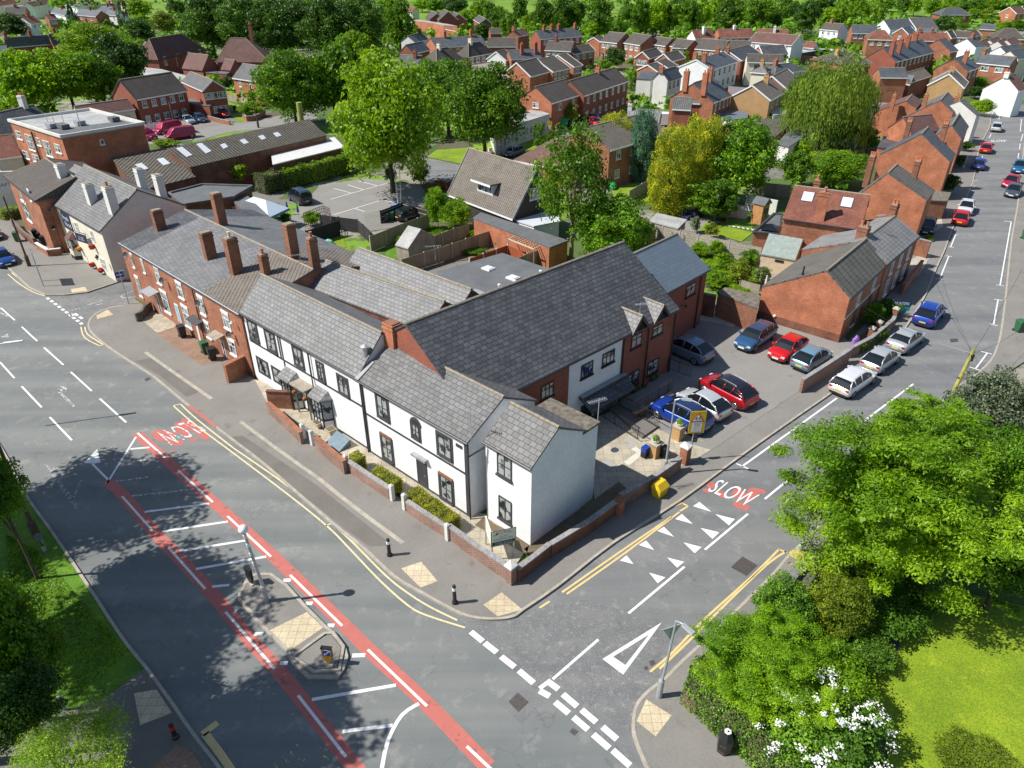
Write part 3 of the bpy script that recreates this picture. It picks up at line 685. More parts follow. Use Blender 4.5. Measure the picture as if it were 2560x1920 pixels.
polys('ahead_arrow',P_WHITE,[(8,'540 508 625 418 648 505 600 512')]);polys('ahead_arrow',P_GHOST,[(8,'280 512 405 548 330 575'),(8,'320 570 350 560 515 800 485 808'),(8,'455 750 470 752 530 620 515 615')],.0086)
# worn red patches and the SLOW lettering
def blob(k,items,z,mat=G_REDPAINT,name='red_paint_patch'):
 mb=MB()
 for x,y,a,b,r in items:
  c=[]
  for i in range(14):
   t=i*2*math.pi/14;rr=1+rnd.uniform(-.22,.22)
   dx,dy=a*rr*math.cos(t),b*rr*math.sin(t);c.append(W(k,x+dx*math.cos(r)-dy*math.sin(r),y+dx*math.sin(r)+dy*math.cos(r),z))
  z+=.0003
  if sum(c[i].x*c[(i+1) % 14].y-c[(i+1) % 14].x*c[i].y for i in range(14))<0: c.reverse()
  mb.face(*c)
 return props(mb.build(name,mat),None,None,None,'structure')
blob(8,[(1050,330,85,42,.1),(1130,375,60,18,.1),(1165,285,55,36,.5),(1225,265,70,30,.5),(1300,320,60,24,.6),(1200,320,50,18,.5),(1245,360,30,8,-.2),(1105,430,18,6,0)],.0040)
blob(12,[(205,650,30,22,.4),(265,710,45,22,.4),(170,685,30,12,.2),(370,700,30,40,.4),(470,690,40,28,-.3),(395,780,55,22,.4),(440,725,40,25,.3),(520,690,30,15,.3)],.0040)
lines('red_road_band',G_REDPAINT,[(8,'1215 150 1300 215 1390 285')],.22,PZ+.012)
def text_obj(name,txt,P0,X,Y,mat,off=None,parent=None,extr=.0,fit=True):
 """lettering: a font outline turned into a mesh and laid on the plane spanned by X (reading direction) and Y (up)"""
 cu=bpy.data.curves.new('lettering','FONT');cu.body=txt;cu.extrude=.0
 if hasattr(cu,'resolution_u'): cu.resolution_u=3
 t=bpy.data.objects.new('lettering',cu);COL.objects.link(t);dg=bpy.context.evaluated_depsgraph_get();dg.update()
 me=bpy.data.meshes.new_from_object(t.evaluated_get(dg));bpy.data.objects.remove(t);bpy.data.curves.remove(cu)
 xs=[v.co.x for v in me.vertices];ys=[v.co.y for v in me.vertices];x0,x1,y0,y1=min(xs),max(xs),min(ys),max(ys)
 o0=ORG[parent.name] if parent is not None else Vector((0,0,0))
 for v in me.vertices:
  v.co=P0+X*((v.co.x-x0)/(x1-x0))+Y*((v.co.y-y0)/(y1-y0)) - o0
 me.materials.append(mat);o=bpy.data.objects.new(name,me);COL.objects.link(o);ORG[o.name]=o0
 if parent is not None: o.parent=parent
 return o
def road_text(txt,k,p0,p1,p2,z=.010,mat=None):
 a,b,c=W(k,*p0,z),W(k,*p1,z),W(k,*p2,z)
 return props(text_obj('road_lettering',txt,a,b-a,c-a,mat or P_WHITE),None,None,None,'structure')
road_text('SLOW',12,(172,685),(432,790),(258,612),.0115)
road_text('SLOW',8,(1215,228),(985,318),(1335,300),.0115,paintmark('part_worn_white',(.72,.72,.71),.49,2.2))
road_text('SLOW',28,(1745,858),(1962,858),(1762,825),.0115)
# manholes and gullies (part of the road surface)
M_IRON=plain('cast_iron',(.10,.085,.078),.6,.3,var=.25,scale=8,bmp=.6)
polys('manhole_cover',M_IRON,[(11,'440 1220 500 1160 572 1222 505 1287'),(11,'1870 355 1945 285 2042 343 1970 410'),(11,'832 1412 855 1388 887 1410 865 1438'),(11,'1310 1000 1330 988 1340 1008 1320 1018'),(11,'1345 960 1375 950 1385 975 1355 990'),(4,'925 1307 955 1293 970 1305 940 1320'),(7,'1735 1045 1785 1045 1790 1065 1740 1070')],.0125)
polys('reinstatement_patch',G_ROAD2,[(11,'365 1218 490 1095 658 1222 515 1355')],.006)
# ------------------------------------------------------------------ the care home on the corner
CH=empty('care_home',W(10,1600,300),'white care home on the corner with black timbering and a long brick wing','care home')
fr=dict(root=CH,fascia=None)
hM0=W(5,530,400,5.7);hM1=W(5,1290,690,5.7)
hB0=W(5,760,305,5.4);hB1=W(5,1480,600,5.4)
q0,q1=W(21,290,300,5.64),W(5,855,990,5.64);qv=Vector((q0.y-q1.y,q1.x-q0.x,0)).normalized();qv=qv if qv.y>0 else -qv
hM=house('','rear range mid','',hM0,hM1,(5,630,285),5.7,hr=7.2,back=None,wall=M_BRICK_DK,roof=M_SLATE_L,ov=.1,**fr)
hB=house('','rear range back','',hB0,hB1,(5,910,165),5.4,hr=7.0,wall=M_BRICK_DK,roof=M_SLATE_L,ov=.1,**fr)
hL=house('','front left','',(21,290,300),(5,855,990),(5,240,322),5.64,wall=M_WHITE,roof=M_SLATE_L,gutter=M_BLACK,ov=.15,go=.1,back=(hM0-q0).dot(qv)+.1,hb=5.66,**fr)
hR=house('','front right','',(5,855,1000),(5,1565,1405),(5,1800,1110),5.62,rend=2,wall=M_WHITE,roof=M_SLATE,gutter=M_BLACK,ov=.15,go=.1,**fr)
hC=house('','corner block','',(22,800,20),(22,1680,525),(5,2155,1305),5.6,rend=2,wall=M_WHITE,roof=M_SLATE,gutter=M_BLACK,ov=.1,go=.05,back=(23,655,850),**fr)
w0,w1=W(6,230,1070,5.5),W(6,1285,545,5.5);wu=(w1-w0).normalized()
wap=on_plane(6,925,112,w1,wu);wl=W(5,1250,690,wap.z);w0=w1-wu*((wap-wl).dot(wu))
hW=house('','wing','',w0,w1,(6,925,112),5.5,rend=2,wall=M_BRICK_RED,roof=M_SLATE_D,gutter=M_BLACK,ov=.2,**fr)
hE=house('','slate ext','',(6,1210,440),(6,1480,292),(6,1268,60),5.3,rend=2,wall=M_BRICK_RED,roof=M_SLATE_B,gutter=M_BLACK,ov=.2,**fr)
dM=(hB0-hM0).dot(hM.v)
mb=MB();mb.box(hM.P(hM.L/2,(hM.D+dM)/2,2.75),(hM.L-.6,max(.3,dM-hM.D+.4),5.5),hM.u);mb.build('rear_wall',M_BRICK_DK,CH)
mb=MB();mb.box(hM.P(hM.L/2,(hM.D+dM)/2,5.56),(hM.L-.3,max(.3,dM-hM.D+.5),.1),hM.u);mb.build('valley_gutter',M_FELT,CH)
DIAG.append(('gap',dM,hM.D,(hM0-q0).dot(qv)))
tb=dict(fr=M_CHAR,sill=M_CHAR,surround=M_CHAR)
F=hL.f
for a in ((425,430,650,850),(748,620,982,1070),(1262,915,1478,1330),(1705,1195,1868,1590)): winpx(CH,F,21,*a,cols=2,transom=.5,**tb)
winpx(CH,F,5,730,965,805,1112,cols=2,transom=.5,**tb)
winpx(CH,F,21,608,1118,845,1495,cols=2,transom=.4,fr=M_CHAR,surround=M_CHAR);winpx(CH,F,21,885,1295,1122,1665,cols=2,transom=.4,fr=M_CHAR,surround=M_CHAR)
F=hR.f
winpx(CH,F,5,978,1090,1062,1268,cols=2,transom=.5,**tb);winpx(CH,F,5,1372,1335,1465,1520,cols=2,transom=.5,**tb)
winpx(CH,F,5,1010,1350,1090,1535,cols=2,transom=.5,head=M_BRICK_OLD,**tb);winpx(CH,F,10,1388,165,1474,360,cols=2,transom=.5,head=M_BRICK_OLD,**tb)
wa=winpx(CH,F,5,1207,1275,1260,1388,cols=2,transom=.5,**tb)
aa,az=F.px(5,1207,1275);ab,_=F.px(5,1260,1300);ac,ar=(aa+ab)/2,(ab-aa)/2
mb=MB();mb.hull8([F.pt(ac+(ar+.14)*math.cos(t),az+(ar+.14)*math.sin(t),.0) for t in [math.pi*i/10 for i in range(11)]],[F.pt(ac+(ar+.14)*math.cos(t),az+(ar+.14)*math.sin(t),.036) for t in [math.pi*i/10 for i in range(11)]]);mb.build('arch_head',M_CHAR,wa)
mb=MB();mb.hull8([F.pt(ac+ar*.9*math.cos(t),az+ar*.9*math.sin(t),.0) for t in [math.pi*i/10 for i in range(11)]],[F.pt(ac+ar*.9*math.cos(t),az+ar*.9*math.sin(t),.042) for t in [math.pi*i/10 for i in range(11)]]);mb.build('pane',M_GLASS_D,wa)
a0,z1=F.px(10,1243,62);a1,_=F.px(10,1297,100);door(CH,F,a0,a1,.05,2.15,M_CHAR,M_CHAR)
mb=MB();rect(mb,F,a0-.25,a1+.25,2.35,2.5,.3,.3);mb.build('door_hood',M_LEAD,CH)
F=hC.f
winpx(CH,F,22,1055,195,1325,760,cols=2,transom=.5,fr=M_CHAR,sill=M_CHAR);winpx(CH,F,22,1085,1005,1325,1560,cols=2,transom=.5,fr=M_CHAR,sill=M_CHAR)
# black timber bands, posts and pipes
def bandz(F,k,x,y): return F.px(k,x,y)[1]
mb=MB();zb_=bandz(hL.f,21,1090,1170)
rect(mb,hL.f,.4,hL.L,zb_-.07,zb_+.07,.03,.03)
for a in ((21,1030,800),(5,545,870),(5,350,760)): s_,_=hL.f.px(*a);rect(mb,hL.f,s_-.08,s_+.08,zb_+.07,5.5,.028,.028)
s_,_=hL.f.px(21,1120,1250);rect(mb,hL.f,s_-.08,s_+.08,1.4,zb_-.07,.028,.028)
zb2=bandz(hR.f,5,1190,1385)
rect(mb,hR.f,0,hR.L-.3,zb2-.07,zb2+.07,.03,.03);rect(mb,hR.f,0,.28,.1,5.45,.034,.034);rect(mb,hR.f,hR.L-.42,hR.L-.12,.1,5.45,.034,.034)
rect(mb,hR.f,0,hR.L-.1,0,.25,.04,.04);rect(mb,hL.f,5.2,hL.L,0,.25,.04,.04)
mb.build('timber_band',M_CHAR,CH)
mb=MB()
for F,s_ in ((hL.f,hL.f.px(5,545,870)[0]+.2),(hR.f,.2),(hR.f,hR.L-.02)):
 mb.tube(F.pt(s_,.1,.12),F.pt(s_,5.4,.12),.05,n=6)
mb.tube(hR.f.pt(hR.L-.02,4.6,.12),hC.f.pt(.15,5.3,.12),.05,n=6)
mb.build('downpipe',M_BLACK,CH)
mb=MB();rect(mb,hR.f,*[hR.f.px(22,x,y)[0] for x,y in ((295,60),(412,140))],hR.f.px(22,300,110)[1],hR.f.px(22,300,55)[1],.03,.03);mb.build('wall_plaque',M_CHAR,CH)
# bay windows and porch canopy
def bay(F,s0,s1,zt,rz):
 d=.62;i=.38
 lo=[F.pt(s0,0,0),F.pt(s0+i,0,d),F.pt(s1-i,0,d),F.pt(s1,0,0)]
 mb=MB();mb.hull8([p+UP*.02 for p in lo],[p+UP*.85 for p in lo]);b=mb.build('bay_window',M_WHITE,CH)
 g=MB();g.hull8([p+UP*.85 for p in lo],[p+UP*zt for p in lo]);g.build('pane',M_GLASS,b)
 f=MB()
 for a,c in ((lo[0],lo[1]),(lo[1],lo[2]),(lo[2],lo[3])):
  n=3 if (c-a).length>.8 else 1
  for j in range(n+1):
   q=a+(c-a)*j/n;f.bar(q+UP*.1,q+UP*zt,.07 if j in (0,n) else .045,.09,F.n)
  for z in (.12,.85,.85+(zt-.85)*.55,zt-.04): f.bar(a+UP*z,c+UP*z,.08,.09 if z != .85 else .14)
 f.build('bay_frame',M_CHAR,b)
 e=.2;out=[F.pt(s0-e,zt,0),F.pt(s0+i-e*.6,zt,d+e),F.pt(s1-i+e*.6,zt,d+e),F.pt(s1+e,zt,0)]
 tp=[F.pt(s0+.25,rz,0),F.pt(s1-.25,rz,0)]
 r=MB();r.add(out+tp+[p-UP*.1 for p in out],[[0,1,4],[1,2,5,4],[2,3,5],[0,6,7,1],[1,7,8,2],[2,8,9,3],[9,8,7,6],[0,4,5,3]]);ro=r.build('bay_roof',M_SLATE_L,b);bm_fix(ro)
F=hL.f
b1a,b1b=F.px(5,432,1010)[0],F.px(5,598,1110)[0];b2a,b2b=F.px(5,708,1180)[0],F.px(5,880,1290)[0]
b1a=F.px(5,420,1100)[0];
bay(F,b1a,b1a+1.9,2.5,3.0);bay(F,b1a+3.75,b1a+5.6,2.5,3.0)
a=b1a+1.95;door(CH,F,a+.55,a+1.35,.05,2.15,M_BLACK,M_CHAR)
mb=MB();mb.box(F.pt(a+.9,2.62,.45),(1.75,.9,.12),F.u);mb.bar(F.pt(a+.1,.1,.55),F.pt(a+.1,2.6,.55),.1,.1);mb.bar(F.pt(a+1.65,.1,.55),F.pt(a+1.65,2.6,.55),.1,.1);mb.build('porch_canopy',M_WOODG,CH)
for q in (a+.25,a+1.55):
 mb=MB();mb.lathe(F.pt(q,1.95,.75),[(.05,-.16),(.15,-.08),(.17,0),(.15,.1),(.05,.16)],8)
 props(mb.build('hanging_basket',plain('dry_moss',(.30,.11,.03),.9,var=.3,scale=9)),'round brown hanging ball %s of the black porch door' % ('left' if q<a+1 else 'right'),'hanging basket')
# stack, steel flue, lead flashings
chimney(hR,(5,1062,795),655,a=.95,b=.75,pots=0,mat=M_BRICK_HOT,cap=M_BRICK_OLD)
p=on_plane(5,915,885,hR.rp,hR.rn);mb=MB();mb.lathe(p-UP*.2,[(.22,0),(.22,.3),(.17,.35),(.17,1.15),(.26,1.2),(.26,1.3),(.05,1.42)],12);mb.build('flue',M_ALU,CH)
mb=MB();mb.bar(hR.P(.02,-.05,5.66),hR.P(.02,1.3,5.66+1.3*(hR.hr-hR.he)/hR.hd),.32,.05,hR.rn);mb.build('lead_flashing',M_LEAD,CH)
# parapet roof behind the corner block, rear flat roof with roof lights
zp=hC.hb+.03;sd_=(W(23,905,700,zp)-hC.P(hC.L,hC.D,zp)).length;DIAG.append(('hb',hC.hb,hC.D))
R=block('','','',[hC.P(-.2,hC.D,zp),hC.P(-.2,hC.D+sd_,zp),hC.P(hC.L,hC.D+sd_,zp),hC.P(hC.L,hC.D,zp)],M_WHITE,M_MOSS,root=CH)
fl=block('','','',[(5,1370,305,3.3),(5,1790,185,3.3),(5,2130,300,3.3),(5,1560,640,3.3)],M_BRICK_RED,M_FELT,root=CH)
for x,y in ((1700,285),(1858,345)):
 p=W(5,x,y,3.36);mb=MB();mb.box(p,(1.0,.9,.12),hL.u);rl=mb.build('rooflight',M_PVC,CH);mb=MB();mb.box(p+UP*.09,(.8,.7,.05),hL.u);mb.build('pane',M_SKYL,rl)
for x,y,k in ((1770,430,5),(1868,405,5),(1790,445,5),(2035,340,5),(1552,545,5)):
 p=W(k,x,y,3.3 if x != 1552 else 6.6);mb=MB();mb.lathe(p,[(.09,0),(.09,.5),(.14,.52),(.14,.62),(.03,.66)],8);mb.build('vent_pipe',M_PVC,CH)
mb=MB();mb.box(W(5,1660,460,4.2),(2.6,1.1,.1),hL.u);mb.build('lead_flashing',M_LEAD,CH)
# the wing: white panel, windows, porch roof, gablets, pipes
F=hW.f
pa,pzt=F.px(6,572,955);pb,_=F.px(6,912,780)
mb=MB();rect(mb,F,pa,pb,.05,5.35,.03,.03);mb.build('rendered_panel',M_WHITE,CH)
Fp=Fac(F.pt(0,0,.03),F.u,F.n,F.L);dk=dict(fr=M_BLACK,sill=M_BLACK,cols=3,transom=.35,fw=.08)
winpx(CH,Fp,6,650,912,722,958,**dk);winpx(CH,Fp,6,788,838,860,878,**dk);winpx(CH,F,6,392,1045,472,1095,**dk)
dk['cols']=2
wA=winpx(CH,F,25,142,1040,308,1185,**dk);wB=winpx(CH,F,25,530,870,698,965,**dk)
winpx(CH,F,6,950,968,1015,1020,**dk);winpx(CH,F,6,1080,892,1140,940,**dk)
winpx(CH,hE.f,25,1150,120,1298,235,**dk)
def gablet(H,s0,s1,za,out=.35):
 F=H.f;c=(s0+s1)/2;zl=H.he-.12;back=H.hd*(za-H.he)/(H.hr-H.he)+.1
 A=[F.pt(s0,zl,out),F.pt(c,za,out),F.pt(s1,zl,out)];B=[F.pt(s0,zl,-.25),F.pt(c,za,-back-H.f.n.length*.2),F.pt(s1,zl,-.25)]
 m=MB();m.add(A+B,[[0,1,4,3],[1,2,5,4]]);m.add([p-UP*.1 for p in A+B],[[3,4,1,0],[4,5,2,1]]);g=m.build('gablet_roof',M_SLATE_L,CH)
 m=MB();m.bar(A[0]-UP*.05,A[1]-UP*.05,.06,.22);m.bar(A[1]-UP*.05,A[2]-UP*.05,.06,.22);m.build('bargeboard',M_BLACK,g)
 m=MB();m.hull8([F.pt(s0+.15,zl-.25,.02),F.pt(s1-.15,zl-.25,.02),F.pt(c,za-.2,.02)],[F.pt(s0+.15,zl-.25,-.6),F.pt(s1-.15,zl-.25,-.6),F.pt(c,za-.2,-.6)]);m.build('gablet_wall',M_BRICK_RED,g)
 m=MB();m.tube(A[1],B[1],.09,n=6);m.build('ridge_tiles',M_MORT,g)
for x0,y0,x1,y1 in ((142,1040,308,1185),(530,870,698,965)):
 sa,_=F.px(25,x0,y0);sb,_=F.px(25,x1,y1);gablet(hW,sa-.35,sb+.35,6.55)
mb=MB()
for F_,x,y in ((F,25,0),): pass
for s_ in (F.px(25,415,1200)[0],hW.L-.25,pb+.12): mb.tube(F.pt(s_,.1,.1),F.pt(s_,5.35,.1),.055,n=6)
s_=hE.f.px(25,1345,400)[0];mb.tube(hE.f.pt(s_,.1,.1),hE.f.pt(s_,5.1,.1),.055,n=6);mb.build('downpipe',M_BLACK,CH)
c0=F.px(6,632,1112);c1=F.px(6,918,948);zc=(c0[1]+c1[1])/2
mb=MB();a_,b_=c0[0],c1[0]
mb.add([F.pt(a_,zc,.03),F.pt(b_,zc,.03),F.pt(b_,zc-.75,1.25),F.pt(a_,zc-.75,1.25),F.pt(a_,zc-.12,.03),F.pt(b_,zc-.12,.03),F.pt(b_,zc-.87,1.25),F.pt(a_,zc-.87,1.25)],[[0,3,2,1],[4,5,6,7],[0,1,5,4],[3,7,6,2],[0,4,7,3],[1,2,6,5]])
po=mb.build('porch_roof',M_SLATE_D,CH);mb=MB();mb.bar(F.pt(a_,zc+.02,.2),F.pt(b_,zc+.02,.2),.45,.06);mb.build('lead_flashing',M_LEAD,po)
for i in range(3): window(CH,Fp,a_+.3+i*1.35,a_+1.5+i*1.35,.15,zc-.95,fr=M_BLACK,cols=2,transom=None,glass=M_GLASS_D,name='glazed_screen')
# flush band of orange render on the gable above the front roof is the wing's own end wall
# ------------------------------------------------------------------ red brick terrace beside it
ter=[(760,428),(1535,890)];F0=W(4,760,428,5.5);F1=W(4,1535,890,5.5)
p=on_plane(4,1190,215,F0,(F1-F0).normalized());DIAG.append(('terrace apex',p,(p-F0).length))
thd=(p-F0).to_2d().length;thr=p.z;cuts=[0,.145,.53,.735,1]
tl=['end terrace house with wedge of darker slates next to the side lane','middle terrace house with pale blue door and long slate roof','terrace house with white double doors and paired tall brick chimneys','terrace house with brown ribbed tile roof against the white care home']
T=[]
for i in range(4):
 a,b=F0+(F1-F0)*cuts[i],F0+(F1-F0)*cuts[i+1]
 T.append(house('terrace_house',tl[i],'house',a,b,thd,5.5,thr,wall=M_BRICK,roof=[M_SLATE_D,M_SLATE_L,M_SLATE_L,M_TILE][i],ov=.12,go=.0,gutter=M_BLACK,fascia=M_PVC,group='brick houses of the terrace on the main road'))
def tw(i,k,x0,y0,x1,y1,**kw): winpx(T[i].root,T[i].f,k,x0,y0,x1,y1,**{**dict(fr=M_PVC,sill=M_PVC,head=M_PVC,cols=2,transom=.35),**kw})
tw(0,4,838,505,872,590);tw(1,4,905,535,940,625);tw(1,4,988,580,1045,700);tw(1,4,1130,680,1190,795);tw(0,4,868,645,925,780);tw(1,4,1030,735,1105,890)
tw(1,4,1165,830,1240,985);tw(2,4,1268,770,1330,900);tw(3,4,1425,870,1490,995);tw(2,4,1312,935,1365,1050);tw(3,4,1465,1045,1530,1165)
def dpx(i,k,x0,y0,x1,y1,m,**kw):
 F=T[i].f;a,z1=F.px(k,x0,y0);b,z0=F.px(k,x1,y1);door(T[i].root,F,a,b,max(z0,.12),z1,m,**kw)
dpx(1,4,1002,762,1050,905,M_CHAR);dpx(1,4,1125,825,1172,948,plain('pale_blue_paint',(.25,.48,.58),.5));dpx(2,4,1255,925,1298,1075,M_PVC);dpx(3,4,1425,1060,1465,1190,M_CHAR)
def canopy(H,a,b,z,d,mat,name='door_canopy'):
 m=MB();F=H.f;m.hull8([F.pt(a,z,.02),F.pt(b,z,.02),F.pt(b,z-.18,d),F.pt(a,z-.18,d)],[F.pt(a,z+.06,.02),F.pt(b,z+.06,.02),F.pt(b,z-.12,d),F.pt(a,z-.12,d)]);m.build(name,mat,H.root)
s_=T[1].f.px(4,1002,762)[0];canopy(T[1],s_-.9,s_+1.0,2.55,.95,M_LEAD)
s_=T[3].f.px(4,1400,1030)[0];canopy(T[3],s_-.1,s_+1.3,2.4,.8,M_WOODG)
s_=T[2].f.px(4,1255,900)[0];canopy(T[2],s_-.3,s_+1.5,2.5,.7,M_CHAR)
chimney(T[0],(4,1005,355),228,a=.6,b=.9,pots=0,mat=M_BRICK_OLD);chimney(T[1],(4,1325,540),372,a=.6,b=.9,pots=0,mat=M_BRICK_OLD);chimney(T[2],(4,1490,635),408,a=.7,b=.9,pots=1,pot=M_POTC,mat=M_BRICK_OLD)
chimney(T[1],(4,1390,268),120,a=.7,b=.8,pots=0,back=True,mat=M_BRICK_OLD);chimney(T[2],(4,1855,495),320,a=.7,b=.8,pots=0,back=True,mat=M_BRICK_OLD);chimney(T[3],(4,1690,640),515,a=.55,b=.6,pots=1,mat=M_BRICK_OLD);chimney(T[3],(4,2000,575),410,a=.5,b=.7,pots=1,back=True,mat=M_BRICK_OLD)
mb=MB();s_=T[2].f.px(4,1250,760)[0];mb.tube(T[2].f.pt(s_,.2,.1),T[2].f.pt(s_,5.4,.1),.05,n=6);mb.build('downpipe',M_BLACK,T[2].root)
mb=MB();mb.box(T[3].P(T[3].L-.25,T[3].hd-.2,2.7),(.45,6.4,5.4),T[3].u);mb.build('party_wall',M_BRICK_OLD,T[3].root)
# ------------------------------------------------------------------ buildings along the main road, left
def hs(label,k,e1,e2,r,he=5.0,rend=1,wall=M_BRICK,roof=M_SLATE_F,name='house',cat='house',f=None,g1=None,g2=None,ch=None,w=1.0,wh=1.15,wf=M_PVC,**kw):
 """one house from the corners seen in the photo: near eave e1-e2 and a ridge end r"""
 kw.setdefault('fascia',M_PVC);kk=lambda t: t if len(t)==3 else (k,)+t
 H=house(name,label,cat,kk(e1),kk(e2),kk(r) if isinstance(r,tuple) else r,he,rend=rend,wall=wall,roof=roof,**kw)
 for fac,spec in (('f',f),('g1',g1),('g2',g2)):
  if spec:
   n,rows=spec if isinstance(spec,tuple) else (spec,1)
   for j in range(rows): autowin(H,fac,n,he-1.55-j*2.55,w=w,h=wh,m=.5,fr=wf,sill=wf)
 for c in (ch or []):
  t,off,ht=c[:3];q=H.P(H.L*t,H.hd+off,0);zt=H.hr+ht;m=MB()
  zl=H.hr-abs(off)*.7-.5;m.box(Vector((q.x,q.y,(zl+zt)/2)),(.7,.9,zt-zl),H.u);m.box(Vector((q.x,q.y,zt-.2)),(.8,1.0,.1),H.u)
  cm=c[3] if len(c)>3 else (wall if wall in (M_BRICK,M_BRICK_HOT,M_BRICK_OLD,M_BRICK_RED) else M_BRICK);cc=m.build('chimney',cm,H.root)
  for d in (-.22,.22): m=MB();m.lathe(q+H.v*d+UP*(zt-q.z),[(.13,0),(.11,.35),(.13,.4),(.08,.4)],7);m.build('chimney_pot',M_POT,cc)
 return H
PUB=hs('cream rendered pub with hanging flower baskets and grey slate roof',1,(320,1300),(640,1487),(4,880,85),5.34,2,M_CREAM,M_SLATE,name='pub',cat='pub',fascia=None,gutter=M_BLACK,ov=.15,go=.05,back=(4,1205,190))
m=MB();F=PUB.g2;
a=PUB.g2;m.hull8([a.pt(.01,0,.012),a.pt(a.L-.01,0,.012),a.pt(a.L-.01,PUB.hb-.2,.012),a.pt(PUB.hd-.15,PUB.hr-.2,.012),a.pt(.01,5.2,.012)],[a.pt(.01,0,-.05),a.pt(a.L-.01,0,-.05),a.pt(a.L-.01,PUB.hb-.2,-.05),a.pt(PUB.hd-.15,PUB.hr-.2,-.05),a.pt(.01,5.2,-.05)]);m.build('gable_render',M_GREYR,PUB.root)
F=PUB.f;kw=dict(fr=M_PVC,cols=3,transom=.5)
winpx(PUB.root,F,4,575,345,615,430,**kw);winpx(PUB.root,F,4,475,290,515,365,**kw);winpx(PUB.root,F,4,640,520,690,610,**kw);winpx(PUB.root,F,4,335,215,372,290,glass=plain('buff_blind',(.45,.38,.24),.8),**kw)
s_=F.px(4,490,460)[0];lo=[F.pt(s_-.7,0,0),F.pt(s_-.35,0,.6),F.pt(s_+.75,0,.6),F.pt(s_+1.1,0,0)]
m=MB();m.hull8([p+UP*.12 for p in lo],[p+UP*.55 for p in lo]);bw_=m.build('bay_window',M_BLACK,PUB.root)
m=MB();m.hull8([p+UP*.55 for p in lo],[p+UP*1.2 for p in lo]);m.build('bay_apron',M_CREAM,bw_)
m=MB();m.hull8([p+UP*1.2 for p in lo],[p+UP*2.3 for p in lo]);m.build('pane',M_GLASS,bw_)
m=MB();[m.bar(p+UP*1.2,p+UP*2.3,.12,.12) for p in lo];m.bar(lo[1]+UP*2.3,lo[2]+UP*2.3,.1,.1);m.build('bay_frame',M_CREAM,bw_)
m=MB();m.add([p+UP*2.35+F.n*.15 for p in lo]+[F.pt(s_-.3,3.0,.02),F.pt(s_+.7,3.0,.02)],[[0,1,4],[1,2,5,4],[2,3,5],[3,2,1,0]]);m.build('bay_roof',M_TILE_PURP,bw_)
a0,z1=F.px(4,370,360);door(PUB.root,F,a0,a0+1.0,.15,2.2,M_CHAR,M_PVC)
# sign boards on and in front of the pub
def board(name,label,F,a0,a1,z0,z1,off,mat,edge=None,th=.05,root=None,cat='sign',vert=False,texts=()):
 m=MB();rect(m,F,a0,a1,z0,z1,off+th,th);o=m.build(name,mat,root)
 if root is None: props(o,label,cat)
 if edge:
  m=MB();t=.05
  for b in ((a0-t,a1+t,z1,z1+t),(a0-t,a1+t,z0-t,z0),(a0-t,a0,z0,z1),(a1,a1+t,z0,z1)): rect(m,F,*b,off+th+.01,th+.02)
  m.build('sign_frame',edge,o)
 for txt,u0,v0,u1,v1,tm in texts:
  A=F.pt(a0+(a1-a0)*u0,z0+(z1-z0)*v0,off+th+.006);B=F.pt(a0+(a1-a0)*u1,z0+(z1-z0)*v0,off+th+.006);C=F.pt(a0+(a1-a0)*u0,z0+(z1-z0)*v1,off+th+.006)
  text_obj('lettering',txt,A,B-A,C-A,tm,parent=o)
 return o
a0,z1=F.px(4,388,225);a1,z0=F.px(4,475,355)
o=board('pub_name_board','',F,a0,a1,z0-.1,z1+.1,.02,M_NAVY,None,root=PUB.root)
for i,w_ in enumerate(('THE','FOX')):
 A=F.pt(a0+(a1-a0)*(.12+.1*i),z0+.1+(.9*i if False else 0)+(z1-z0)*(.5-.42*i),.075)
 text_obj('lettering','fresh' if i==0 else 'food',A,F.u*((a1-a0)*.7),UP*((z1-z0)*.3),M_OFFW,parent=o)
for x,y in ((388,310),(610,455),(610,570),(665,605),(525,470),(480,530)):
 q=on_plane(4,x,y,F.O,F.n)+F.n*.25;m=MB()
 m.lathe(q-UP*.22,[(.05,0),(.22,.1),(.26,.22)],8);hb_=m.build('hanging_basket',M_BARK,None,org=q);props(hb_,None,'flower basket','flower baskets on the pub front')
 hb_['label']={388: 'red flower basket highest on the left of the cream pub front',610: 'flower basket on the cream wall beside the pub gable, %s of two' % ('upper' if y<500 else 'lower'),665: 'flower basket lowest and nearest the side lane on the pub',525: 'flower basket above the pub bay window sill',480: 'flower basket beside the green shrub at the pub bay'}[x]
 c=np.random.RandomState(x);pts=c.normal(0,1,(260,3));pts /= np.linalg.norm(pts,axis=1)[:,None];pts *= c.uniform(.6,1,(260,1))*.3;m=MB()
 for p_ in pts:
  t=Vector(c.normal(0,1,3)).normalized();b=t.orthogonal().normalized();p_=q+Vector((p_[0],p_[1],abs(p_[2])*.8+.05));m.face(p_-t*.05-b*.05,p_+t*.05-b*.05,p_+t*.05+b*.05,p_-t*.05+b*.05)
 m2=m.build('flowers',M_FLOWR if x != 525 else M_ORANGE,hb_)
chimney(PUB,(1,575,1320),1185,a=.9,b=.8,pots=0,mat=M_OFFW);chimney(PUB,(1,712,1380),1205,a=.95,b=.8,pots=1,mat=M_OFFW)
chimney(PUB,(1,895,1200),1090,a=.9,b=.7,pots=0,mat=M_OFFW,back=2.2);chimney(PUB,(1,1022,1270),1130,a=.95,b=.7,pots=0,mat=M_OFFW,back=2.2)
TB=hs('brick cottage with white sash windows joined to the cream pub',1,(216,1290),(322,1348),(1,480,1060),4.9,1,M_BRICK,M_SLATE_L,fascia=None,gutter=M_BLACK,ov=.12)
